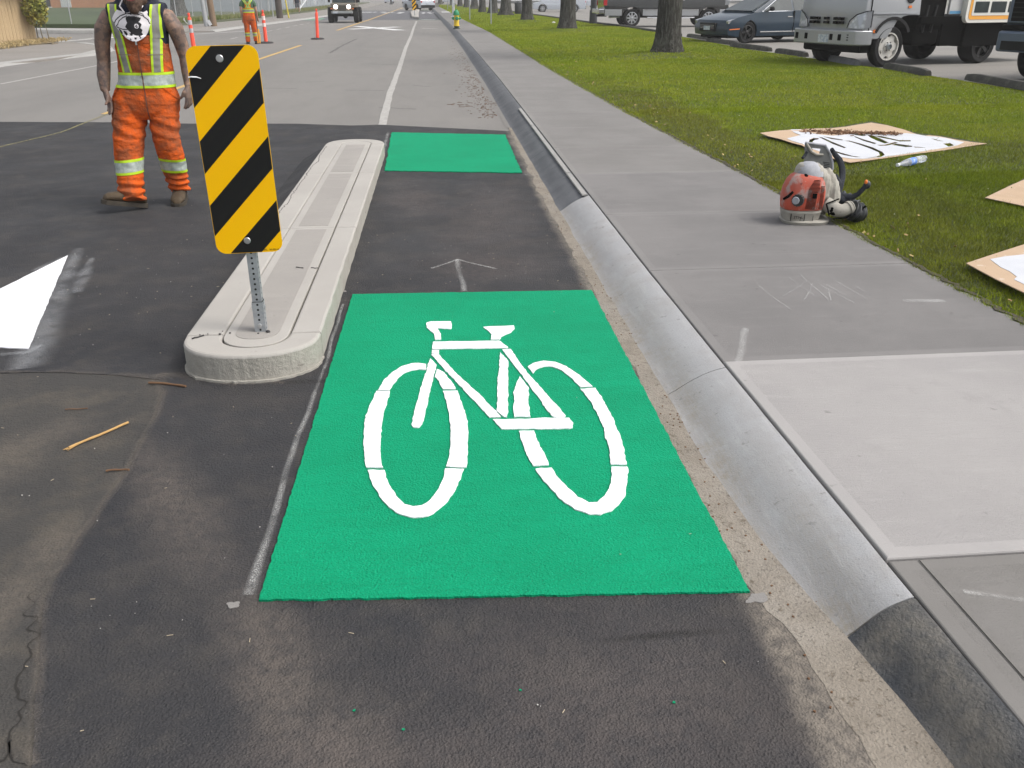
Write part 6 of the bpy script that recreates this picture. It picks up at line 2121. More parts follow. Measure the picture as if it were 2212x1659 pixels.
# the beard and mouth, hair
b = MB(); b.sphere((.078, -.135, 1.555), (.060, .052, .060), 14); b.sphere((.078, -.160, 1.525), (.040, .034, .042), 12); b.tube([(.0, -.06, 1.62), (.01, -.10, 1.58), (.078, -.13, 1.56), (.146, -.10, 1.58), (.156, -.06, 1.62)], [.018, .026, .04, .026, .018], 10)
me = remeshed(b, .007, 2, lambda c: .004 * noise.noise(c * 60)); as_part('beard', me, 'beard', w1)
b = MB(); b.tube([(.050, -.200, 1.588), (.078, -.207, 1.585), (.106, -.200, 1.588)], [.004, .007, .004], 6); b.build('mouth', 'paint_red', w1, smooth=60)
for s in (-1, 1):
    b = MB(); b.sphere((.076 + s * .032, -.163, 1.668), (.013, .008, .007), 8); b.build('eye', 'print_white', w1, smooth=60)
b = MB(); b.sphere((.075, -.06, 1.69), (.088, .105, .098), 14); me = remeshed(b, .01, 1); as_part('cap', me, 'navy_cloth', w1)
# hoodie: sleeveless, bunched hood round the neck
b = MB()
b.rings([oval(.045, .025, z, rx, ry, 28) for z, rx, ry in ((1.04, .185, .125), (1.2, .192, .135), (1.34, .205, .14), (1.42, .232, .135), (1.475, .235, .125), (1.53, .20, .115), (1.57, .12, .09))])
b.tube([(-.10, .02, 1.50), (-.165, .02, 1.49)], [.078, .082], 14)
b.tube([(.19, .02, 1.50), (.255, .02, 1.49)], [.078, .082], 14)
b.tube([(-.05, -.06, 1.51), (-.075, .0, 1.56), (-.03, .09, 1.585), (.06, .12, 1.59), (.15, .09, 1.585), (.18, .0, 1.56), (.15, -.06, 1.51)], [.030, .040, .05, .055, .05, .04, .03], 10)
hood = remeshed(b, .009, 3, lambda c: .006 * noise.noise(Vector((c.x * 9, c.y * 9, c.z * 14))))
as_part('hoodie', hood, 'navy_cloth', w1)
for s in (-1, 1):
    b = MB(); b.tube([(.05 + s * .055, -.105, 1.60), (.05 + s * .085, -.125, 1.545), (.05 + s * .05, -.150, 1.50)], .006, 6); b.build('drawstring', 'print_white', w1, smooth=60)
# overalls
def wr1(c):
    z = c.z
    d = .007 * noise.noise(Vector((c.x * 7, c.y * 7, z * 10))) + .004 * noise.noise(Vector((c.x * 18, c.y * 18, z * 30)))
    if z < .27:
        d += .011 * sin(z * 105 + c.x * 16 + 2 * noise.noise(c * 6)) * min(1, (.27 - z) / .08)
    if .55 < z < .72: d += .006 * sin(z * 60 + c.x * 30)
    return d


b = MB()
b.rings([oval(x, .02, z, rx, ry, 28) for x, z, rx, ry in ((.03, .70, .17, .115), (.01, .76, .245, .150), (.005, .86, .262, .155), (.015, .94, .232, .150), (.035, 1.0, .212, .146), (.038, 1.07, .208, .146), (.042, 1.18, .204, .146), (.046, 1.27, .203, .146), (.046, 1.335, .20, .145))])
b.tube([(-.125, .01, .84), (-.145, -.01, .70), (-.165, -.05, .55), (-.178, -.08, .42), (-.180, -.10, .32), (-.185, -.125, .22), (-.180, -.150, .13), (-.178, -.165, .085)], [.135, .132, .120, .112, .104, .100, .096, .100], 18)
b.tube([(.130, .02, .84), (.128, .0, .70), (.122, -.01, .55), (.128, .02, .42), (.126, .06, .32), (.122, .10, .22), (.120, .14, .13), (.12, .15, .10)], [.128, .120, .108, .104, .100, .092, .084, .086], 18)
ov = remeshed(b, .0085, 4, wr1)
UP = (0, 0, 1); DN = (0, 0, -1)
# cut the neckline as a deep V and the arm openings
bm = bmesh.new(); bm.from_mesh(ov)
dl = [f for f in bm.faces if (lambda c: c.z > 1.27 and abs(c.x - .046) > .19 - (c.z - 1.27) * .5 or c.z > 1.345)(f.calc_center_median())]
bmesh.ops.delete(bm, geom=dl, context='FACES'); bm.to_mesh(ov); bm.free()
as_part('overalls', ov, 'work_orange', w1)
# reflective bands of waist and shins, lime edges with a silver middle
for z0, z1, side in ((.950, 1.066, None), (.292, .408, -1), (.272, .388, 1)):
    e = (z1 - z0) * .17
    for a, c, mm, of in ((z0, z0 + e, 'lime_band', .0052), (z0 + e, z1 - e, 'silver_band', .0046), (z1 - e, z1, 'lime_band', .0052)):
        pls = [((0, 0, c), UP), ((0, 0, a), DN)]
        tilt = {None: 0, -1: -.06, 1: .10}[side]
        pls = [((.04 if side is None else side * .14, 0, c), (tilt, 0, 1)), ((.04 if side is None else side * .14, 0, a), (-tilt, 0, -1))]
        if side: pls.append(((-.02, 0, 0), (-side, 0, 0)))
        cut(ov, pls, of, mm, 'reflective_band', w1)
# braces over the bib and chest
for sx in (-1, 1):
    cx = .05 + sx * .112
    lean = sx * .10
    for a, c, mm in ((-.040, -.024, 'lime_band'), (-.024, .022, 'silver_band_dull'), (.022, .038, 'lime_band')):
        for src, z0, z1, of in ((ov, 1.068, 1.325, .005), (hood, 1.318, 1.55, .014)):
            n1 = Vector((1, 0, -lean)).normalized()
            cut(src, [((cx + c, 0, 1.07), n1), ((cx + a, 0, 1.07), -n1), ((0, 0, z1), UP), ((0, 0, z0), DN), ((0, -.02, 0), (0, 1, 0))], of, mm, 'brace', w1)
# pocket flaps, zip
cut(ov, [((.053, 0, 0), (1, 0, 0)), ((.045, 0, 0), (-1, 0, 0)), ((0, 0, 1.29), UP), ((0, 0, .70), DN), ((0, -.02, 0), (0, 1, 0))], .0075, 'zip_metal', 'zip', w1)
b = MB(); b.cbox((.049, -.148, 1.285), (.012, .008, .030)); b.build('zip_puller', 'bolt_steel', w1)
for sx in (-1, 1):
    cut(ov, [((.05 + sx * .112 + .05, 0, 0), (1, 0, 0)), ((.05 + sx * .112 - .05, 0, 0), (-1, 0, 0)), ((0, 0, 1.200), UP), ((0, 0, 1.195), DN), ((0, -.02, 0), (0, 1, 0))], .0085, 'cloth_edge', 'pocket_edge', w1)
    cut(ov, [((.01 + sx * .23, 0, .9), (sx * .75, 0, .66)), ((.01 + sx * .215, 0, .9), (-sx * .75, 0, -.66)), ((0, 0, .95), UP), ((0, 0, .80), DN), ((0, -.0, 0), (0, 1, 0))], .006, 'work_orange', 'pocket_edge', w1)
# black and white kerchief hanging from the collar, moulded over the chest
bvh = BVHTree.FromPolygons([v.co for v in hood.vertices], [tuple(p.vertices) for p in hood.polygons])
bvo = BVHTree.FromPolygons([v.co for v in ov.vertices], [tuple(p.vertices) for p in ov.polygons])


def front(x, z):
    y = 1.0
    for t in (bvh, bvo):
        h = t.ray_cast(Vector((x, -1, z)), Vector((0, 1, 0)))
        if h[0] is not None: y = min(y, h[0].y)
    return y if y < 1 else -.05


def K(zx, zy):      # zoomed picture (300,0)-(900,350) at x3.687 to the plane of the chest
    X, Z = zx * .2712 + 300, zy * .2712
    X, Z = X / 1.4756, Z / 1.4756
    return (lerp(-2.475, -2.18, (X - 263) / 80.0) + 2.35, lerp(1.515, 1.295, (Z - 23) / 67.0))


def pip(x, z, poly):
    c = False
    for i in range(len(poly)):
        x0, z0 = poly[i]; x1, z1 = poly[(i + 1) % len(poly)]
        if (z0 > z) != (z1 > z) and x < (x1 - x0) * (z - z0) / (z1 - z0) + x0: c = not c
    return c


shape = [K(*p) for p in ((335, 225), (370, 165), (410, 120), (470, 138), (510, 160), (555, 145), (600, 130), (660, 140), (700, 150), (735, 128), (742, 150), (735, 180), (762, 225), (755, 290), (725, 370), (690, 430), (640, 470), (590, 494), (540, 485), (490, 455), (440, 410), (400, 360), (360, 300))]
blk = [[K(*p) for p in pl] for pl in (
    ((505, 205), (540, 190), (600, 195), (668, 212), (655, 240), (640, 262), (668, 290), (650, 330), (668, 352), (655, 385), (668, 405), (640, 430), (600, 425), (545, 395), (510, 350), (486, 318), (515, 270), (500, 235)),
    ((560, 130), (574, 130), (574, 178), (560, 178)), ((455, 360), (490, 370), (505, 405), (485, 425), (462, 395)), ((525, 392), (552, 385), (560, 410), (545, 425), (528, 412)), ((575, 440), (600, 445), (590, 470), (575, 465)), ((620, 450), (650, 440), (640, 460)), ((520, 455), (545, 460), (535, 478)), ((400, 335), (425, 345), (450, 400), (430, 395)))]
lines = [([K(*p) for p in pl], w_) for pl, w_ in (
    (((345, 300), (380, 240), (440, 190), (510, 165), (600, 160), (680, 185), (735, 235), (750, 280)), .0040), (((375, 310), (400, 290), (420, 250), (470, 210), (520, 190)), .0035),
    (((385, 320), (450, 345), (520, 350), (580, 385), (640, 440)), .0035), (((640, 150), (690, 170), (700, 200)), .003), (((410, 350), (440, 420)), .003))]
ring_c, ring_r = K(612, 310), .0135
nx, nz = 84, 66
x0_, x1_ = min(p[0] for p in shape), max(p[0] for p in shape)
z0_, z1_ = min(p[1] for p in shape), max(p[1] for p in shape)
b = MB()


def seg_d(px, pz, a, c):
    ax, az = a; bx, bz = c
    L2 = (bx - ax) ** 2 + (bz - az) ** 2
    t = max(0, min(1, ((px - ax) * (bx - ax) + (pz - az) * (bz - az)) / L2))
    return math.hypot(px - ax - t * (bx - ax), pz - az - t * (bz - az))


idx = {}
for j in range(nz):
    for i in range(nx):
        xa, xb = lerp(x0_, x1_, i / nx), lerp(x0_, x1_, (i + 1) / nx)
        za, zb = lerp(z0_, z1_, j / nz), lerp(z0_, z1_, (j + 1) / nz)
        mx_, mz_ = (xa + xb) / 2, (za + zb) / 2
        if not pip(mx_, mz_, shape): continue
        ids = []
        for (ii, jj, X, Z) in ((i, j, xa, za), (i + 1, j, xb, za), (i + 1, j + 1, xb, zb), (i, j + 1, xa, zb)):
            if (ii, jj) not in idx:
                sag = .010 + .016 * math.exp(-((X - .03) / .09) ** 2) + .005 * noise.noise(Vector((X * 16, Z * 14, 0)))
                idx[(ii, jj)] = len(b.v)
                b.v.append((X, front(X, Z) - sag, Z))
            ids.append(idx[(ii, jj)])
        dark = any(pip(mx_, mz_, p) for p in blk) or any(seg_d(mx_, mz_, l[k], l[k + 1]) < w_ / 1 for l, w_ in lines for k in range(len(l) - 1))
        rd = math.hypot(mx_ - ring_c[0], mz_ - ring_c[1])
        if abs(rd - ring_r) < .0026 or (rd < ring_r and noise.noise(Vector((mx_ * 150, mz_ * 150, 0))) > .1): dark = False
        b.f.append(tuple(ids)); b.m.append(1 if dark else 0)
o = b.build('kerchief', ['print_white', 'print_black'], w1, smooth=80)
md = o.modifiers.new('thick', 'SOLIDIFY'); md.thickness = .004; md.offset = 1
boot(w1, (-.185, -.145, .026), radians(216), radians(-13), 1.12)
boot(w1, (.12, .155, .004), radians(-84), radians(3), 1.06)

# --- second worker, seen from behind
w2 = empty('person', (-6.62, 34.4, .004), radians(180) + radians(8), 'worker in orange overalls and green shirt seen from behind among the traffic posts', 'person')
b = MB()
b.rings([oval(0, .0, z, rx, ry) for z, rx, ry in ((.85, .15, .10), (1.2, .17, .11), (1.40, .19, .11), (1.48, .12, .08), (1.52, .06, .06))])
b.tube([(0, 0, 1.45), (0, -.02, 1.56), (0, -.03, 1.62)], .058, 10)
b.sphere((0, -.03, 1.66), (.078, .095, .11), 14)
b.tube([(-.15, .0, 1.43), (-.23, .0, 1.30), (-.26, .0, 1.12), (-.27, -.10, .96), (-.28, -.14, .88)], [.062, .055, .046, .036, .028], 12)
b.tube([(.15, .0, 1.43), (.23, .02, 1.30), (.25, .04, 1.12), (.24, -.04, .92), (.23, -.06, .84)], [.062, .055, .046, .036, .028], 12)
hand(b, (-.28, -.14, .875), (0, -.2, -1), (.7, -.7, 0), .9)
hand(b, (.23, -.06, .835), (0, -.2, -1), (-.7, -.7, 0), .5)
as_part('body', remeshed(b, .009, 3), 'skin_plain', w2)
b = MB(); b.rings([oval(0, .0, z, rx, ry) for z, rx, ry in ((1.0, .175, .125), (1.25, .185, .13), (1.40, .205, .125), (1.47, .15, .10), (1.52, .07, .07))])
b.tube([(-.14, 0, 1.43), (-.215, 0, 1.33), (-.24, 0, 1.24)], [.075, .075, .072], 12); b.tube([(.14, 0, 1.43), (.215, .01, 1.33), (.238, .02, 1.24)], [.075, .075, .072], 12)
sh = remeshed(b, .01, 3, lambda c: .006 * noise.noise(c * 11)); as_part('shirt', sh, 'green_cloth', w2)
b = MB(); b.sphere((0, -.02, 1.70), (.095, .115, .085), 12); as_part('cap', remeshed(b, .01, 1), 'print_white', w2)
b = MB()
b.rings([oval(0, .0, z, rx, ry) for z, rx, ry in ((.72, .15, .11), (.80, .20, .15), (.92, .21, .155), (1.02, .195, .142), (1.10, .192, .140), (1.20, .190, .138))])
b.tube([(-.10, 0, .85), (-.12, .0, .65), (-.14, -.02, .42), (-.15, .02, .22), (-.15, .03, .09)], [.118, .105, .09, .080, .082], 16)
b.tube([(.10, 0, .85), (.11, .0, .65), (.12, .0, .42), (.13, .0, .22), (.13, .0, .08)], [.118, .105, .09, .080, .082], 16)
ov2 = remeshed(b, .010, 3, lambda c: .006 * noise.noise(Vector((c.x * 9, c.y * 9, c.z * 14))) + (.006 * sin(c.z * 110) if c.z < .2 else 0))
as_part('overalls', ov2, 'work_orange', w2)
for z0, z1, sd2 in ((1.04, 1.17, None), (.26, .38, -1), (.26, .38, 1)):
    e = (z1 - z0) * .2
    for a, c, mm in ((z0, z0 + e, 'lime_band'), (z0 + e, z1 - e, 'silver_band_dull'), (z1 - e, z1, 'lime_band')):
        pls = [((0, 0, c), UP), ((0, 0, a), DN)]
        if sd2: pls.append(((0, 0, 0), (-sd2, 0, 0)))
        cut(ov2, pls, .005, mm, 'reflective_band', w2)
for s in (-1, 1):
    n1 = Vector((.82, 0, s * .57))
    for a, c, mm in ((-.034, -.014, 'lime_band'), (-.014, .014, 'silver_band_dull'), (.014, .034, 'lime_band')):
        cut(sh, [(n1 * c + Vector((0, 0, 1.27)), n1), (n1 * a + Vector((0, 0, 1.27)), -n1), ((0, 0, 1.19), DN), ((0, 0, 1.46), UP), ((0, 0.02, 0), (0, -1, 0))], .008, mm, 'brace', w2)
cut(sh, [((0, 0, 1.40), UP), ((0, 0, 1.19), DN), ((-.10, 0, 0), (-1, 0, 0)), ((.10, 0, 0), (1, 0, 0)), ((0, .02, 0), (0, -1, 0))], .005, 'work_orange', 'back_panel', w2)
boot(w2, (-.15, .0, .0), radians(-95), 0, 1.05)
boot(w2, (.13, -.03, .0), radians(-80), 0, 1.05)
b = MB(); b.cyl((0, 0, 0), (-.02, 0, .98), .014, .014, 8)
pd = empty('paddle', (-6.34, 34.25, .01), radians(10), 'narrow orange edged tool held down by the worker seen from behind', 'tool')
b.build('shaft', 'black_steel', pd)
b = MB(); b.prism([(-.06, .02), (.05, .02), (.07, .28), (.04, .50), (-.02, .50), (-.05, .28)], -.01, .01, 0, XZ); b.build('blade', 'board_orange', pd, bevel=.004)

# --- pedestrian far off on the left pavement
q = G(644, 30.5)
w3 = empty('person', (q[0], q[1], .06), radians(190), 'pedestrian in dark top and grey shorts on the far left pavement', 'person')
mat('grey_cloth', (.11, .11, .12), .9)
b = MB()
b.rings([oval(0, 0, z, rx, ry) for z, rx, ry in ((.85, .15, .1), (1.2, .17, .11), (1.42, .19, .11), (1.50, .07, .07))])
b.tube([(0, 0, 1.46), (0, -.02, 1.6)], .058, 10); b.sphere((0, -.02, 1.68), (.078, .095, .11), 12)
for s in (-1, 1):
    b.tube([(s * .15, 0, 1.42), (s * .24, 0, 1.15), (s * .27, -.06, .90)], [.06, .048, .03], 10)
    b.tube([(s * .1, 0, .85), (s * .11, 0, .45), (s * .12, s * .04, .06)], [.10, .058, .04], 10)
    b.tube([(s * .12, s * .04 + .05, .04), (s * .13, s * .04 - .17, .035)], [.045, .035], 8)
    hand(b, (s * .27, -.06, .89), (0, -.1, -1), (-s * .7, -.7, 0), .5)
as_part('body', remeshed(b, .012, 2), 'skin_plain', w3)
b = MB(); b.rings([oval(0, 0, z, rx, ry) for z, rx, ry in ((.88, .20, .14), (1.2, .20, .14), (1.42, .21, .13), (1.5, .09, .08))])
for s in (-1, 1): b.tube([(s * .15, 0, 1.42), (s * .23, 0, 1.22)], [.075, .07], 10)
as_part('shirt', remeshed(b, .014, 2), 'navy_cloth', w3)
b = MB(); b.rings([oval(0, 0, z, rx, ry) for z, rx, ry in ((.80, .19, .13), (.95, .19, .13))])
for s in (-1, 1): b.tube([(s * .1, 0, .85), (s * .11, 0, .5)], [.115, .10], 12); 
as_part('shorts', remeshed(b, .014, 2), 'grey_cloth', w3)
for s in (-1, 1):
    b = MB(); b.cbox((s * .13, s * .04 - .06, .045), (.10, .28, .09)); b.build('shoe', 'plastic_black', w3, bevel=.03)

# ------------------------------------------------------------------ backpack blower
mat('blower_red', (.44, .070, .035), .6, [('noise', 6, .44, .60, (.33, .075, .05), .8), ('noise', 8, .50, .62, (.33, .28, .26), .8), ('noise', 3.5, .60, .70, (.66, .11, .03), .8), ('noise', 40, .62, .72, (.45, .40, .36), .6)])
mat('blower_cream', (.33, .315, .275), .8, [('noise', 7, .42, .64, (.29, .27, .235), .85), ('noise', 30, .60, .72, (.12, .10, .085), .6), ('noise', 12, .66, .74, (.36, .30, .14), .5)], [('noise', 25, .003)])
mat('blower_top', (.33, .34, .37), .7, [('noise', 8, .42, .64, (.25, .255, .28), .8), ('noise', 20, .6, .75, (.42, .41, .38), .5)], [('noise', 25, .003)])
mat('blower_grey', (.15, .155, .15), .65, [('noise', 8, .42, .64, (.10, .105, .10), .8), ('noise', 16, .60, .70, (.34, .335, .30), .7)])
mat('strap_black', (.014, .017, .024), .85, [('noise', 12, .55, .7, (.05, .055, .07), .7)], [('noise', 20, .01)])
mat('hose_black', (.024, .026, .027), .45, [('noise', 20, .55, .7, (.05, .05, .05), .6)])
q = G(1760, 470, .135)
bl_ = empty('backpack_blower', (2.60, 6.02, .134), radians(-6), 'dirty orange and cream backpack blower standing at the edge of the pavement', 'leaf blower')
E1 = 5.06e-4
bl_.scale = (.88, .88, .90)


def B(zx, zy, y=0.0): return (((zx - 760) * E1), y, (1235 - zy) * E1 * 1.04)


b = MB()      # base tray
b.rings([oval(.01 + .03 * 0, .02, z, rx, ry, 32, 2.6) for z, rx, ry in ((0, .155, .125), (.0, .185, .150), (.022, .195, .160), (.034, .185, .150), (.036, .15, .12))])
b.build('base_tray', 'blower_cream', bl_, smooth=50)
b = MB()
b.rings([oval(-.035, .0, z, rx, ry, 32, 3.0) for z, rx, ry in ((.030, .140, .115), (.05, .148, .122), (.090, .155, .126), (.094, .158, .130), (.112, .158, .130))])
b.build('fuel_tank', 'blower_cream', bl_, smooth=40)
b = MB()
for k in (-.105, -.03, .0, .07):
    b.box(-.035 + k - .0015, -.035 + k + .0015, -.128 + abs(k) * .18, -.12, .035, .09)
b.build('tank_seam', 'under_black', bl_)['kind'] = 'stuff'
text_mesh('STIHL', .030, 'under_black', bl_, Matrix.Translation((-.120, -.123, .052)) @ Matrix.Rotation(pi / 2, 4, 'X'))
# engine cover: shell of rings, flatter in front
cov = [(.115, .157, .128, 0), (.118, .160, .131, 0), (.16, .166, .136, 0), (.22, .168, .138, .0), (.28, .163, .134, .003), (.33, .146, .122, .006), (.365, .124, .108, .010), (.385, .10, .09, .014), (.40, .06, .05, .02)]
b = MB()
b.rings([oval(-.035 + dx, .0, z, rx, ry, 40, 2.9) for z, rx, ry, dx in cov])
cvr = b.build('engine_cover', 'blower_red', bl_, smooth=60)
bvc = BVHTree.FromPolygons([v.co for v in cvr.data.vertices], [tuple(p.vertices) for p in cvr.data.polygons])


def on_cover(x, z, out=.002):
    h = bvc.ray_cast(Vector((x, -1, z)), Vector((0, 1, 0)))
    return (h[0].y if h[0] is not None else -.05) - out


# cooling slots: two fields of narrow dark ribs
R0 = MB()
def slot(xa, za, xc, zc, w=.0016):
    n = 5
    pts = [(lerp(xa, xc, t / n), on_cover(lerp(xa, xc, t / n), lerp(za, zc, t / n), .0015), lerp(za, zc, t / n)) for t in range(n + 1)]
    b_ = MB()
    b_.tube(pts, w * 1.7, 4)
    return b_


sl_ = 0
for k in range(24):
    t = k / 23
    z = lerp(.132, .345, t)
    xl_ = lerp(-.042, -.030, t) if t < .7 else lerp(-.033, .006, (t - .7) / .3)
    xr_ = lerp(.035, .048, t) if t < .6 else lerp(.046, .060, (t - .6) / .4)
    slot(xl_, z + .004, xr_, z - .003 + .018 * max(0, t - .5)).build('cooling_slot', 'under_black', cvr)
for k in range(19):
    z = lerp(.132, .300, k / 18)
    slot(.066, z + .003, .102, z).build('cooling_slot', 'under_black', cvr)
b = MB(); b.cbox((.020, on_cover(.02, .235, .0), .235), (.034, .02, .036)); b.build('switch_recess', 'under_black', cvr, bevel=.003)
b = MB(); b.cbox((.058, on_cover(.058, .2, -.004), .215), (.008, .016, .17)); b.build('rib', 'blower_red', cvr, bevel=.003)
M = Matrix.Translation((-.050, on_cover(-.050, .385, .0), .372)) @ Matrix.Rotation(radians(58), 4, 'X') @ Matrix.Rotation(.5, 4, 'Z')
b = MB(); b.lathe([(.001, .010), (.017, .008), (.019, 0)], 16, 0, M @ Matrix.Diagonal((.8, 1.5, 1, 1))); b.build('fuel_button', 'under_black', bl_, smooth=40)
# choke knob with pale face
M = Matrix.Translation((-.105, on_cover(-.105, .20, -.004), .200)) @ Matrix.Rotation(radians(90), 4, 'X') @ Matrix.Rotation(radians(-32), 4, 'Y')
b = MB()
pl = [((.050 if k % 2 else .045) * cos(2 * pi * k / 28), (.050 if k % 2 else .045) * sin(2 * pi * k / 28)) for k in range(28)]
b.prism(pl, -.02, .020, 0, M)
kn = b.build('filter_knob', 'hose_black', bl_, bevel=.003)
b = MB(); b.lathe([(.027, .02), (.030, .029), (.026, .033), (.001, .034)], 22, 0, M @ Matrix.Translation((-.010, 0, 0))); b.build('knob_face', 'blower_top', kn, smooth=40)
b = MB(); b.tube([(-.200, -.06, .195), (-.175, -.10, .225), (-.150, -.118, .262)], [.010, .012, .010], 8); b.build('starter_grip', 'under_black', bl_, smooth=60)
b = MB(); b.tube([(-.150, -.085, .262), (-.140, -.080, .30), (-.125, -.075, .345)], [.016, .02, .012], 8); b.build('side_lever', 'blower_cream', bl_, smooth=60)
text_mesh('BR 600', .020, 'strap_black', cvr, Matrix.Translation((-.100, on_cover(-.085, .325, .001), .318)) @ Matrix.Rotation(radians(78), 4, 'X'))
# pale hood over the fan and the volute down to the elbow
b = MB()
b.rings([oval(x, y, z, rx, ry, 26) for x, y, z, rx, ry in ((.03, .08, .05, .16, .09), (.055, .055, .20, .158, .120), (.050, .045, .30, .152, .122), (.025, .03, .37, .138, .115), (.0, .02, .42, .112, .098), (-.01, .02, .455, .08, .07), (-.01, .02, .468, .04, .03))])
b.tube([(.125, .03, .40), (.175, .03, .33), (.205, .02, .25), (.215, .01, .19), (.205, -.01, .13)], [.045, .055, .060, .058, .050], 14)
me = remeshed(b, .0075, 4, lambda c: .003 * noise.noise(c * 20) + (.004 * (1 if (c.x * 34) % 1 < .18 else 0) if c.x > .06 else 0))
as_part('fan_housing', me, 'blower_cream', bl_)
b = MB(); b.rings([oval(-.008 + dx, .012, z, rx, ry, 30) for z, rx, ry, dx in ((.372, .118, .108, .02), (.40, .112, .102, .012), (.43, .096, .086, .004), (.455, .07, .064, 0), (.470, .04, .035, 0))]); b.build('top_cover', 'blower_top', bl_, smooth=60)
b = MB()
b.tube([(.150, -.03, .155), (.195, -.06, .130), (.235, -.075, .110), (.275, -.080, .108), (.325, -.070, .125)], [.056, .056, .054, .050, .050], 20)
b.build('elbow_duct', 'blower_cream', bl_, smooth=60)
b = MB(); b.tube([(.322, -.071, .123), (.340, -.066, .130)], [.058, .058], 20); b.tube([(.345, -.065, .13), (.352, -.063, .132)], [.054, .054], 20); b.build('duct_collar', 'blower_cream', bl_, smooth=40)
for rr_ in ([(.135, -.095, .165), (.190, -.100, .190), (.235, -.075, .200)], [(.135, -.095, .165), (.150, -.105, .12), (.165, -.108, .08)]):
    b = MB(); b.tube(rr_, .006, 6); b.build('clamp', 'under_black', bl_, smooth=60)
b = MB(); b.sphere((.185, -.075, .125), (.03, .045, .04), 10); b.sphere((.205, -.09, .095), (.035, .03, .022), 10); b.build('duct_stain', 'under_black', bl_, smooth=60)
# corrugated hose coiled back on itself
b = MB()
pts, rad = [], []
n = 66
P4 = [Vector(p) for p in ((.345, -.060, .115), (.395, -.045, .085), (.435, .0, .075), (.435, .055, .09), (.385, .09, .13), (.33, .10, .16), (.28, .11, .16))]
for i in range(n):
    u = i / (n - 1) * (len(P4) - 1)
    k = min(int(u), len(P4) - 2)
    t = u - k
    p0, p1, p2, p3 = P4[max(k - 1, 0)], P4[k], P4[k + 1], P4[min(k + 2, len(P4) - 1)]
    pts.append(.5 * ((2 * p1) + (-p0 + p2) * t + (2 * p0 - 5 * p1 + 4 * p2 - p3) * t * t + (-p0 + 3 * p1 - 3 * p2 + p3) * t ** 3))
    rad.append((.064, .076, .077, .064, .057, .056)[i % 6] * (1 - .12 * i / n))
b.tube(pts, rad, 20)
b.build('corrugated_hose', 'hose_black', bl_, smooth=50)
b = MB(); b.tube([(.20, -.115, .055), (.30, -.12, .062), (.38, -.105, .095), (.43, -.09, .130), (.455, -.08, .145)], [.006, .006, .007, .007, .010], 7); b.build('throttle_cable', 'under_black', bl_, smooth=60)
b = MB(); b.tube([(.30, .05, .19), (.36, .0, .195), (.405, -.01, .225), (.440, -.02, .275), (.452, -.02, .300)], [.035, .026, .020, .019, .020], 10)
b.build('control_handle', 'strap_black', bl_, smooth=60)
b = MB(); b.sphere((.462, -.02, .300), (.030, .024, .034), 12); b.build('handle_head', 'hose_black', bl_, smooth=60)
b = MB(); b.sphere((.444, -.035, .326), (.013, .012, .018), 10); b.build('trigger_button', 'lamp_amber', bl_, smooth=60)
b = MB(); b.sphere((.30, .06, .17), (.085, .07, .05), 12); b.tube([(.24, .06, .24), (.25, .05, .30), (.225, .07, .36)], [.04, .035, .02], 8); b.build('hip_pad', 'strap_black', bl_, smooth=60)
# back frame with hand opening, leaning away
Mb = Matrix.Translation((0, .155, 0)) @ Matrix.Rotation(radians(-8), 4, 'X') @ XZ
fo_ = [B(760, 115)[::2], B(1085, 155)[::2], B(1165, 260)[::2], B(1225, 400)[::2], B(1240, 490)[::2], B(1205, 580)[::2], B(1215, 800)[::2], B(1150, 900)[::2], B(800, 900)[::2], B(770, 300)[::2]]
hole = [B(870, 195)[::2], B(1020, 205)[::2], B(1005, 285)[::2], B(915, 270)[::2]]
tr_ = tessellate_polygon([[Vector((p[0], p[1], 0)) for p in fo_], [Vector((p[0], p[1], 0)) for p in hole]])
allp = fo_ + hole
b = MB()
b.add([Mb @ Vector((p[0], p[1], .012)) for p in allp] + [Mb @ Vector((p[0], p[1], -.006)) for p in allp], [tuple(t) for t in tr_] + [tuple(i + len(allp) for i in t[::-1]) for t in tr_])
k0 = 0
for L_ in (len(fo_), len(hole)):
    b.f += [(k0 + i, k0 + (i + 1) % L_, k0 + (i + 1) % L_ + len(allp), k0 + i + len(allp)) for i in range(L_)]
    b.m += [0] * L_
    k0 += L_
fr_ = b.build('back_frame', 'blower_grey', bl_)
b = MB(); b.tube([Mb @ Vector((p[0], p[1], .012)) for p in fo_[:7]], [.009, .010, .009, .009, .010, .008, .007], 8); b.build('frame_rim', 'blower_top', fr_, smooth=60)
b = MB(); b.tube([Mb @ Vector((*B(780, 130)[::2], .016)), Mb @ Vector((*B(870, 250)[::2], .020)), Mb @ Vector((*B(950, 290)[::2], .022)), Mb @ Vector((*B(1060, 290)[::2], .018))], [.008, .011, .010, .007], 8); b.build('carry_handle', 'blower_cream', fr_, smooth=60)
for k in range(9):
    za = 400 + k * 24
    b = MB(); b.tube([Mb @ Vector((*B(1075 + k * 6, za)[::2], .014)), Mb @ Vector((*B(1180 + k * 1, za + 14)[::2], .014))], .0022, 5); b.build('frame_slot', 'under_black', fr_)
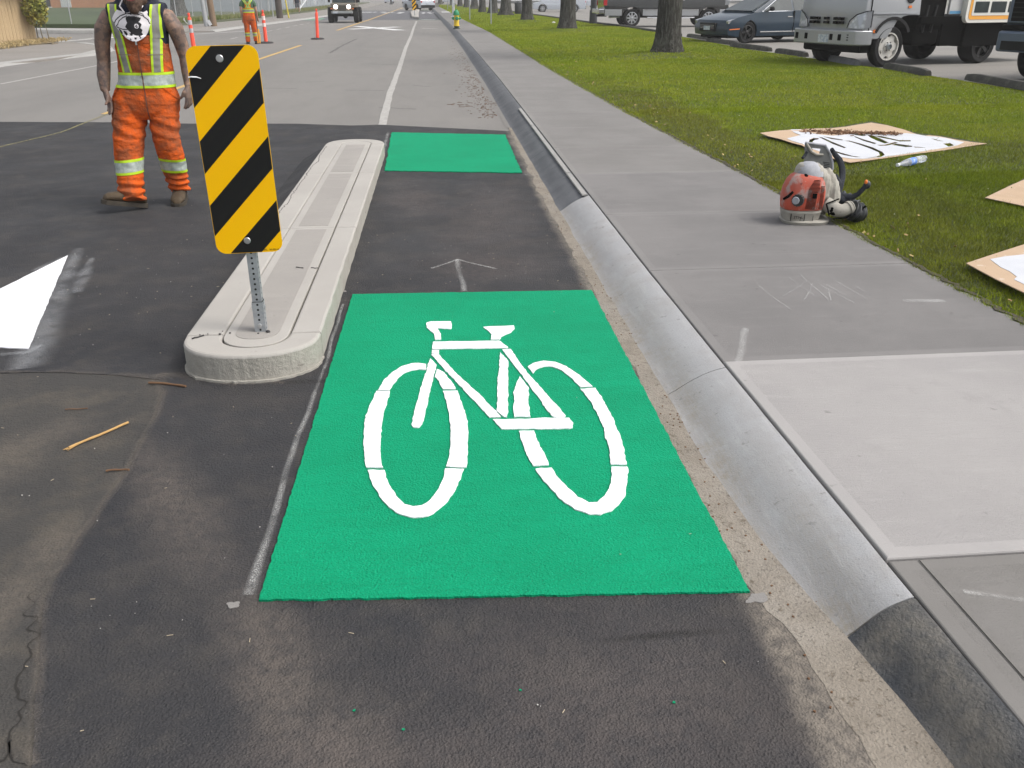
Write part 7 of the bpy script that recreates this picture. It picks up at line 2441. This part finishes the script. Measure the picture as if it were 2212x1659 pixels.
# shoulder strap loop
b = MB()
sp = [B(1150, 200, .16), B(1240, 290, .20), B(1330, 370, .20), B(1375, 480, .18), B(1385, 620, .15), B(1345, 760, .11), B(1290, 880, .07), B(1350, 940, .03)]
rr = []
for i, p in enumerate(sp):
    p = Vector(p)
    t = (Vector(sp[min(i + 1, len(sp) - 1)]) - Vector(sp[max(i - 1, 0)])).normalized()
    s_ = t.cross(Vector((0, 1, 0))).normalized()
    u = t.cross(s_)
    w_ = (.016, .020, .024, .026, .026, .026, .026, .02)[i]
    rr.append([p + s_ * w_ * cos(a) + u * .013 * sin(a) for a in [2 * pi * k / 12 for k in range(12)]])
b.rings(rr); b.build('shoulder_strap', 'strap_black', bl_, smooth=60)
b = MB(); b.tube([B(775, 240, .17), B(745, 300, .17), B(700, 330, .15)], [.012, .014, .012], 8); b.build('shoulder_strap', 'strap_black', bl_, smooth=60)

# ------------------------------------------------------------------ stencil boards on the grass
mat('cardboard', (.44, .315, .21), .85, [('noise', 2.5, .4, .7, (.38, .27, .175), .7), ('noise', 14, .62, .72, (.60, .56, .50), .5)], coord='world')
mat('board_paint', (.52, .53, .56), .7, [('noise', 3, .4, .7, (.46, .475, .51), .8)], coord='world')


def board(name, outline, holes, label, zfun, parts):
    t = empty(name, (outline[0][0], outline[0][1], ZB), 0, label, 'stencil', 'cardboard stencils lying on the grass')
    ox, oy = outline[0]
    def plate(nm, outl, hs, m, dz, th, parent):
        loops = [[Vector((x, y, 0)) for x, y in l] for l in [outl] + hs]
        tr = tessellate_polygon(loops)
        pts = [(x - ox, y - oy) for l in [outl] + hs for x, y in l]
        b = MB()
        n = len(pts)
        def z(x, y): return zfun(x + ox, y + oy) + dz
        b.add([(x, y, z(x, y) + th) for x, y in pts] + [(x, y, z(x, y)) for x, y in pts], [])
        for t_ in tr:
            a, c, d = [pts[i] for i in t_]
            s = (c[0] - a[0]) * (d[1] - a[1]) - (d[0] - a[0]) * (c[1] - a[1])
            t_ = tuple(t_) if s > 0 else tuple(t_)[::-1]
            b.f += [t_, tuple(i + n for i in t_[::-1])]; b.m += [0, 0]
        k = 0
        for l in [outl] + hs:
            L = len(l)
            b.f += [(k + i, k + (i + 1) % L, k + (i + 1) % L + n, k + i + n) for i in range(L)]; b.m += [0] * L
            k += L
        return b.build(nm, m, parent)
    plate('sheet', outline, holes, 'cardboard', 0, .005, t)
    for nm, pl, hs in parts: plate(nm, pl, hs, 'board_paint', .0055, .0015, t)
    return t


pp = [(330, 162), (430, 160), (480, 176), (560, 196), (700, 206), (860, 190), (1020, 180), (1200, 190), (1350, 180), (1440, 188), (1530, 204), (1600, 208), (1700, 222), (1790, 245), (1860, 262), (1800, 288), (1700, 306), (1500, 336), (1300, 366), (1100, 398), (960, 412), (860, 412), (760, 396), (640, 368), (520, 325), (440, 280), (330, 248), (300, 232), (420, 206), (360, 186)]
pp = [G(*BS(*p), ZB) for p in pp]
zf = lambda x, y: .012 * noise.noise(Vector((x * .9, y * .9, 1))) + .02 * max(0, 1 - math.hypot(x - 3.72, y - 10.1) / .9)
t1 = board('bicycle_stencil', o1, ho, 'large cardboard stencil covered in white paint with bicycle shape cut out', zf, [('paint_layer', pp, ho)])
o2 = [G(2128, 428, ZB), G(2180, 403, ZB), G(2250, 372, ZB), (6.0, 7.7), (5.9, 6.4), G(2240, 452, ZB)]
board('stencil_board', o2, [], 'plain brown cardboard sheet at the edge of the lawn above the other sheet', lambda x, y: 0, [])
o3 = [G(2087, 570, ZB), G(2150, 549, ZB), G(2225, 525, ZB), (4.5, 5.3), (4.45, 4.7), (3.7, 4.2), G(2225, 640, ZB), G(2150, 604, ZB)]
p3_ = [G(2138, 562, ZB), G(2170, 556, ZB), G(2200, 553, ZB), G(2240, 548, ZB), (4.2, 5.0), (3.9, 4.5), G(2240, 630, ZB), G(2190, 606, ZB), G(2196, 600, ZB), G(2180, 588, ZB), G(2162, 580, ZB), G(2150, 571, ZB)]
board('stencil_board', o3, [], 'brown cardboard sheet with smeared white paint nearest to the viewer', lambda x, y: 0, [('paint_layer', p3_, [])])
# leaf heap and dirt swept on the back of the stencil
b = MB()
mat('dead_leaf', (.20, .10, .05), .9, [('noise', 9, .4, .6, (.10, .055, .03), .8)], coord='world')
for i in range(620):
    u = random.random()
    zx = random.gauss(lerp(430, 1290, u), 18)
    zy = lerp(160, 186, u ** .6) + random.gauss(0, 10 if u < .5 else 6)
    q = G(*BS(zx, zy), ZB + .01)
    b.cbox((*q, ZB + .010 + random.uniform(0, .014)), (random.uniform(.01, .045), random.uniform(.006, .018), .003), 0, rz=random.uniform(0, 3), rx=random.gauss(0, .5), ry=random.gauss(0, .4))
b.build('swept_leaves', 'dead_leaf')['kind'] = 'stuff'

# water bottle
mat('clear_plastic', (.92, .95, .98), .08, trans=.85, spec=.6)
mat('bottle_label', (.10, .22, .62), .4, [('noise', 30, .5, .6, (.55, .62, .75), .5)])
mat('cap_white', (.75, .77, .80), .4)
pA, pB = Vector((*G(1938, 360, .20), .215)), Vector((*G(1996, 348, .20), .225))
d = (pB - pA)
bt = empty('water_bottle', pA, 0, 'clear plastic water bottle with blue label lying on the grass by the stencil', 'bottle')
Mq = Vector((0, 0, 1)).rotation_difference(d.normalized()).to_matrix().to_4x4()
L = d.length
pr = [(.010, 0), (.012, .02), (.013, .03), (.028, .09), (.034, .13), (.034, .22), (.032, .23), (.034, .24), (.031, .25), (.034, .26), (.034, .34), (.028, .36), (.010, .355)]
k = L / .36
b = MB(); b.lathe([(r, z * k) for r, z in pr], 24, 0, Mq); b.build('bottle_body', 'clear_plastic', bt, smooth=50)
b = MB(); b.lathe([(.0352, .145 * k), (.0352, .215 * k)], 24, 0, Mq, cap=False); b.build('label_band', 'bottle_label', bt, smooth=50)
b = MB(); b.lathe([(.001, -.004), (.0155, -.003), (.0155, .022), (.012, .024)], 16, 0, Mq); b.build('cap', 'cap_white', bt, smooth=40)

# ------------------------------------------------------------------ air
mat('haze_air', (.5, .5, .5))
hm = MATS['haze_air']
nt_ = hm.node_tree
nt_.nodes.clear()
vo = nt_.nodes.new('ShaderNodeVolumePrincipled')
vo.inputs['Color'].default_value = (.96, .95, .93, 1)
vo.inputs['Density'].default_value = .0011
vo.inputs['Anisotropy'].default_value = .2
ou = nt_.nodes.new('ShaderNodeOutputMaterial')
nt_.links.new(vo.outputs[0], ou.inputs['Volume'])
b = MB(); b.box(-520, 520, -70, 1420, -1.3, 12)
b.build('haze', 'haze_air')['kind'] = 'stuff'
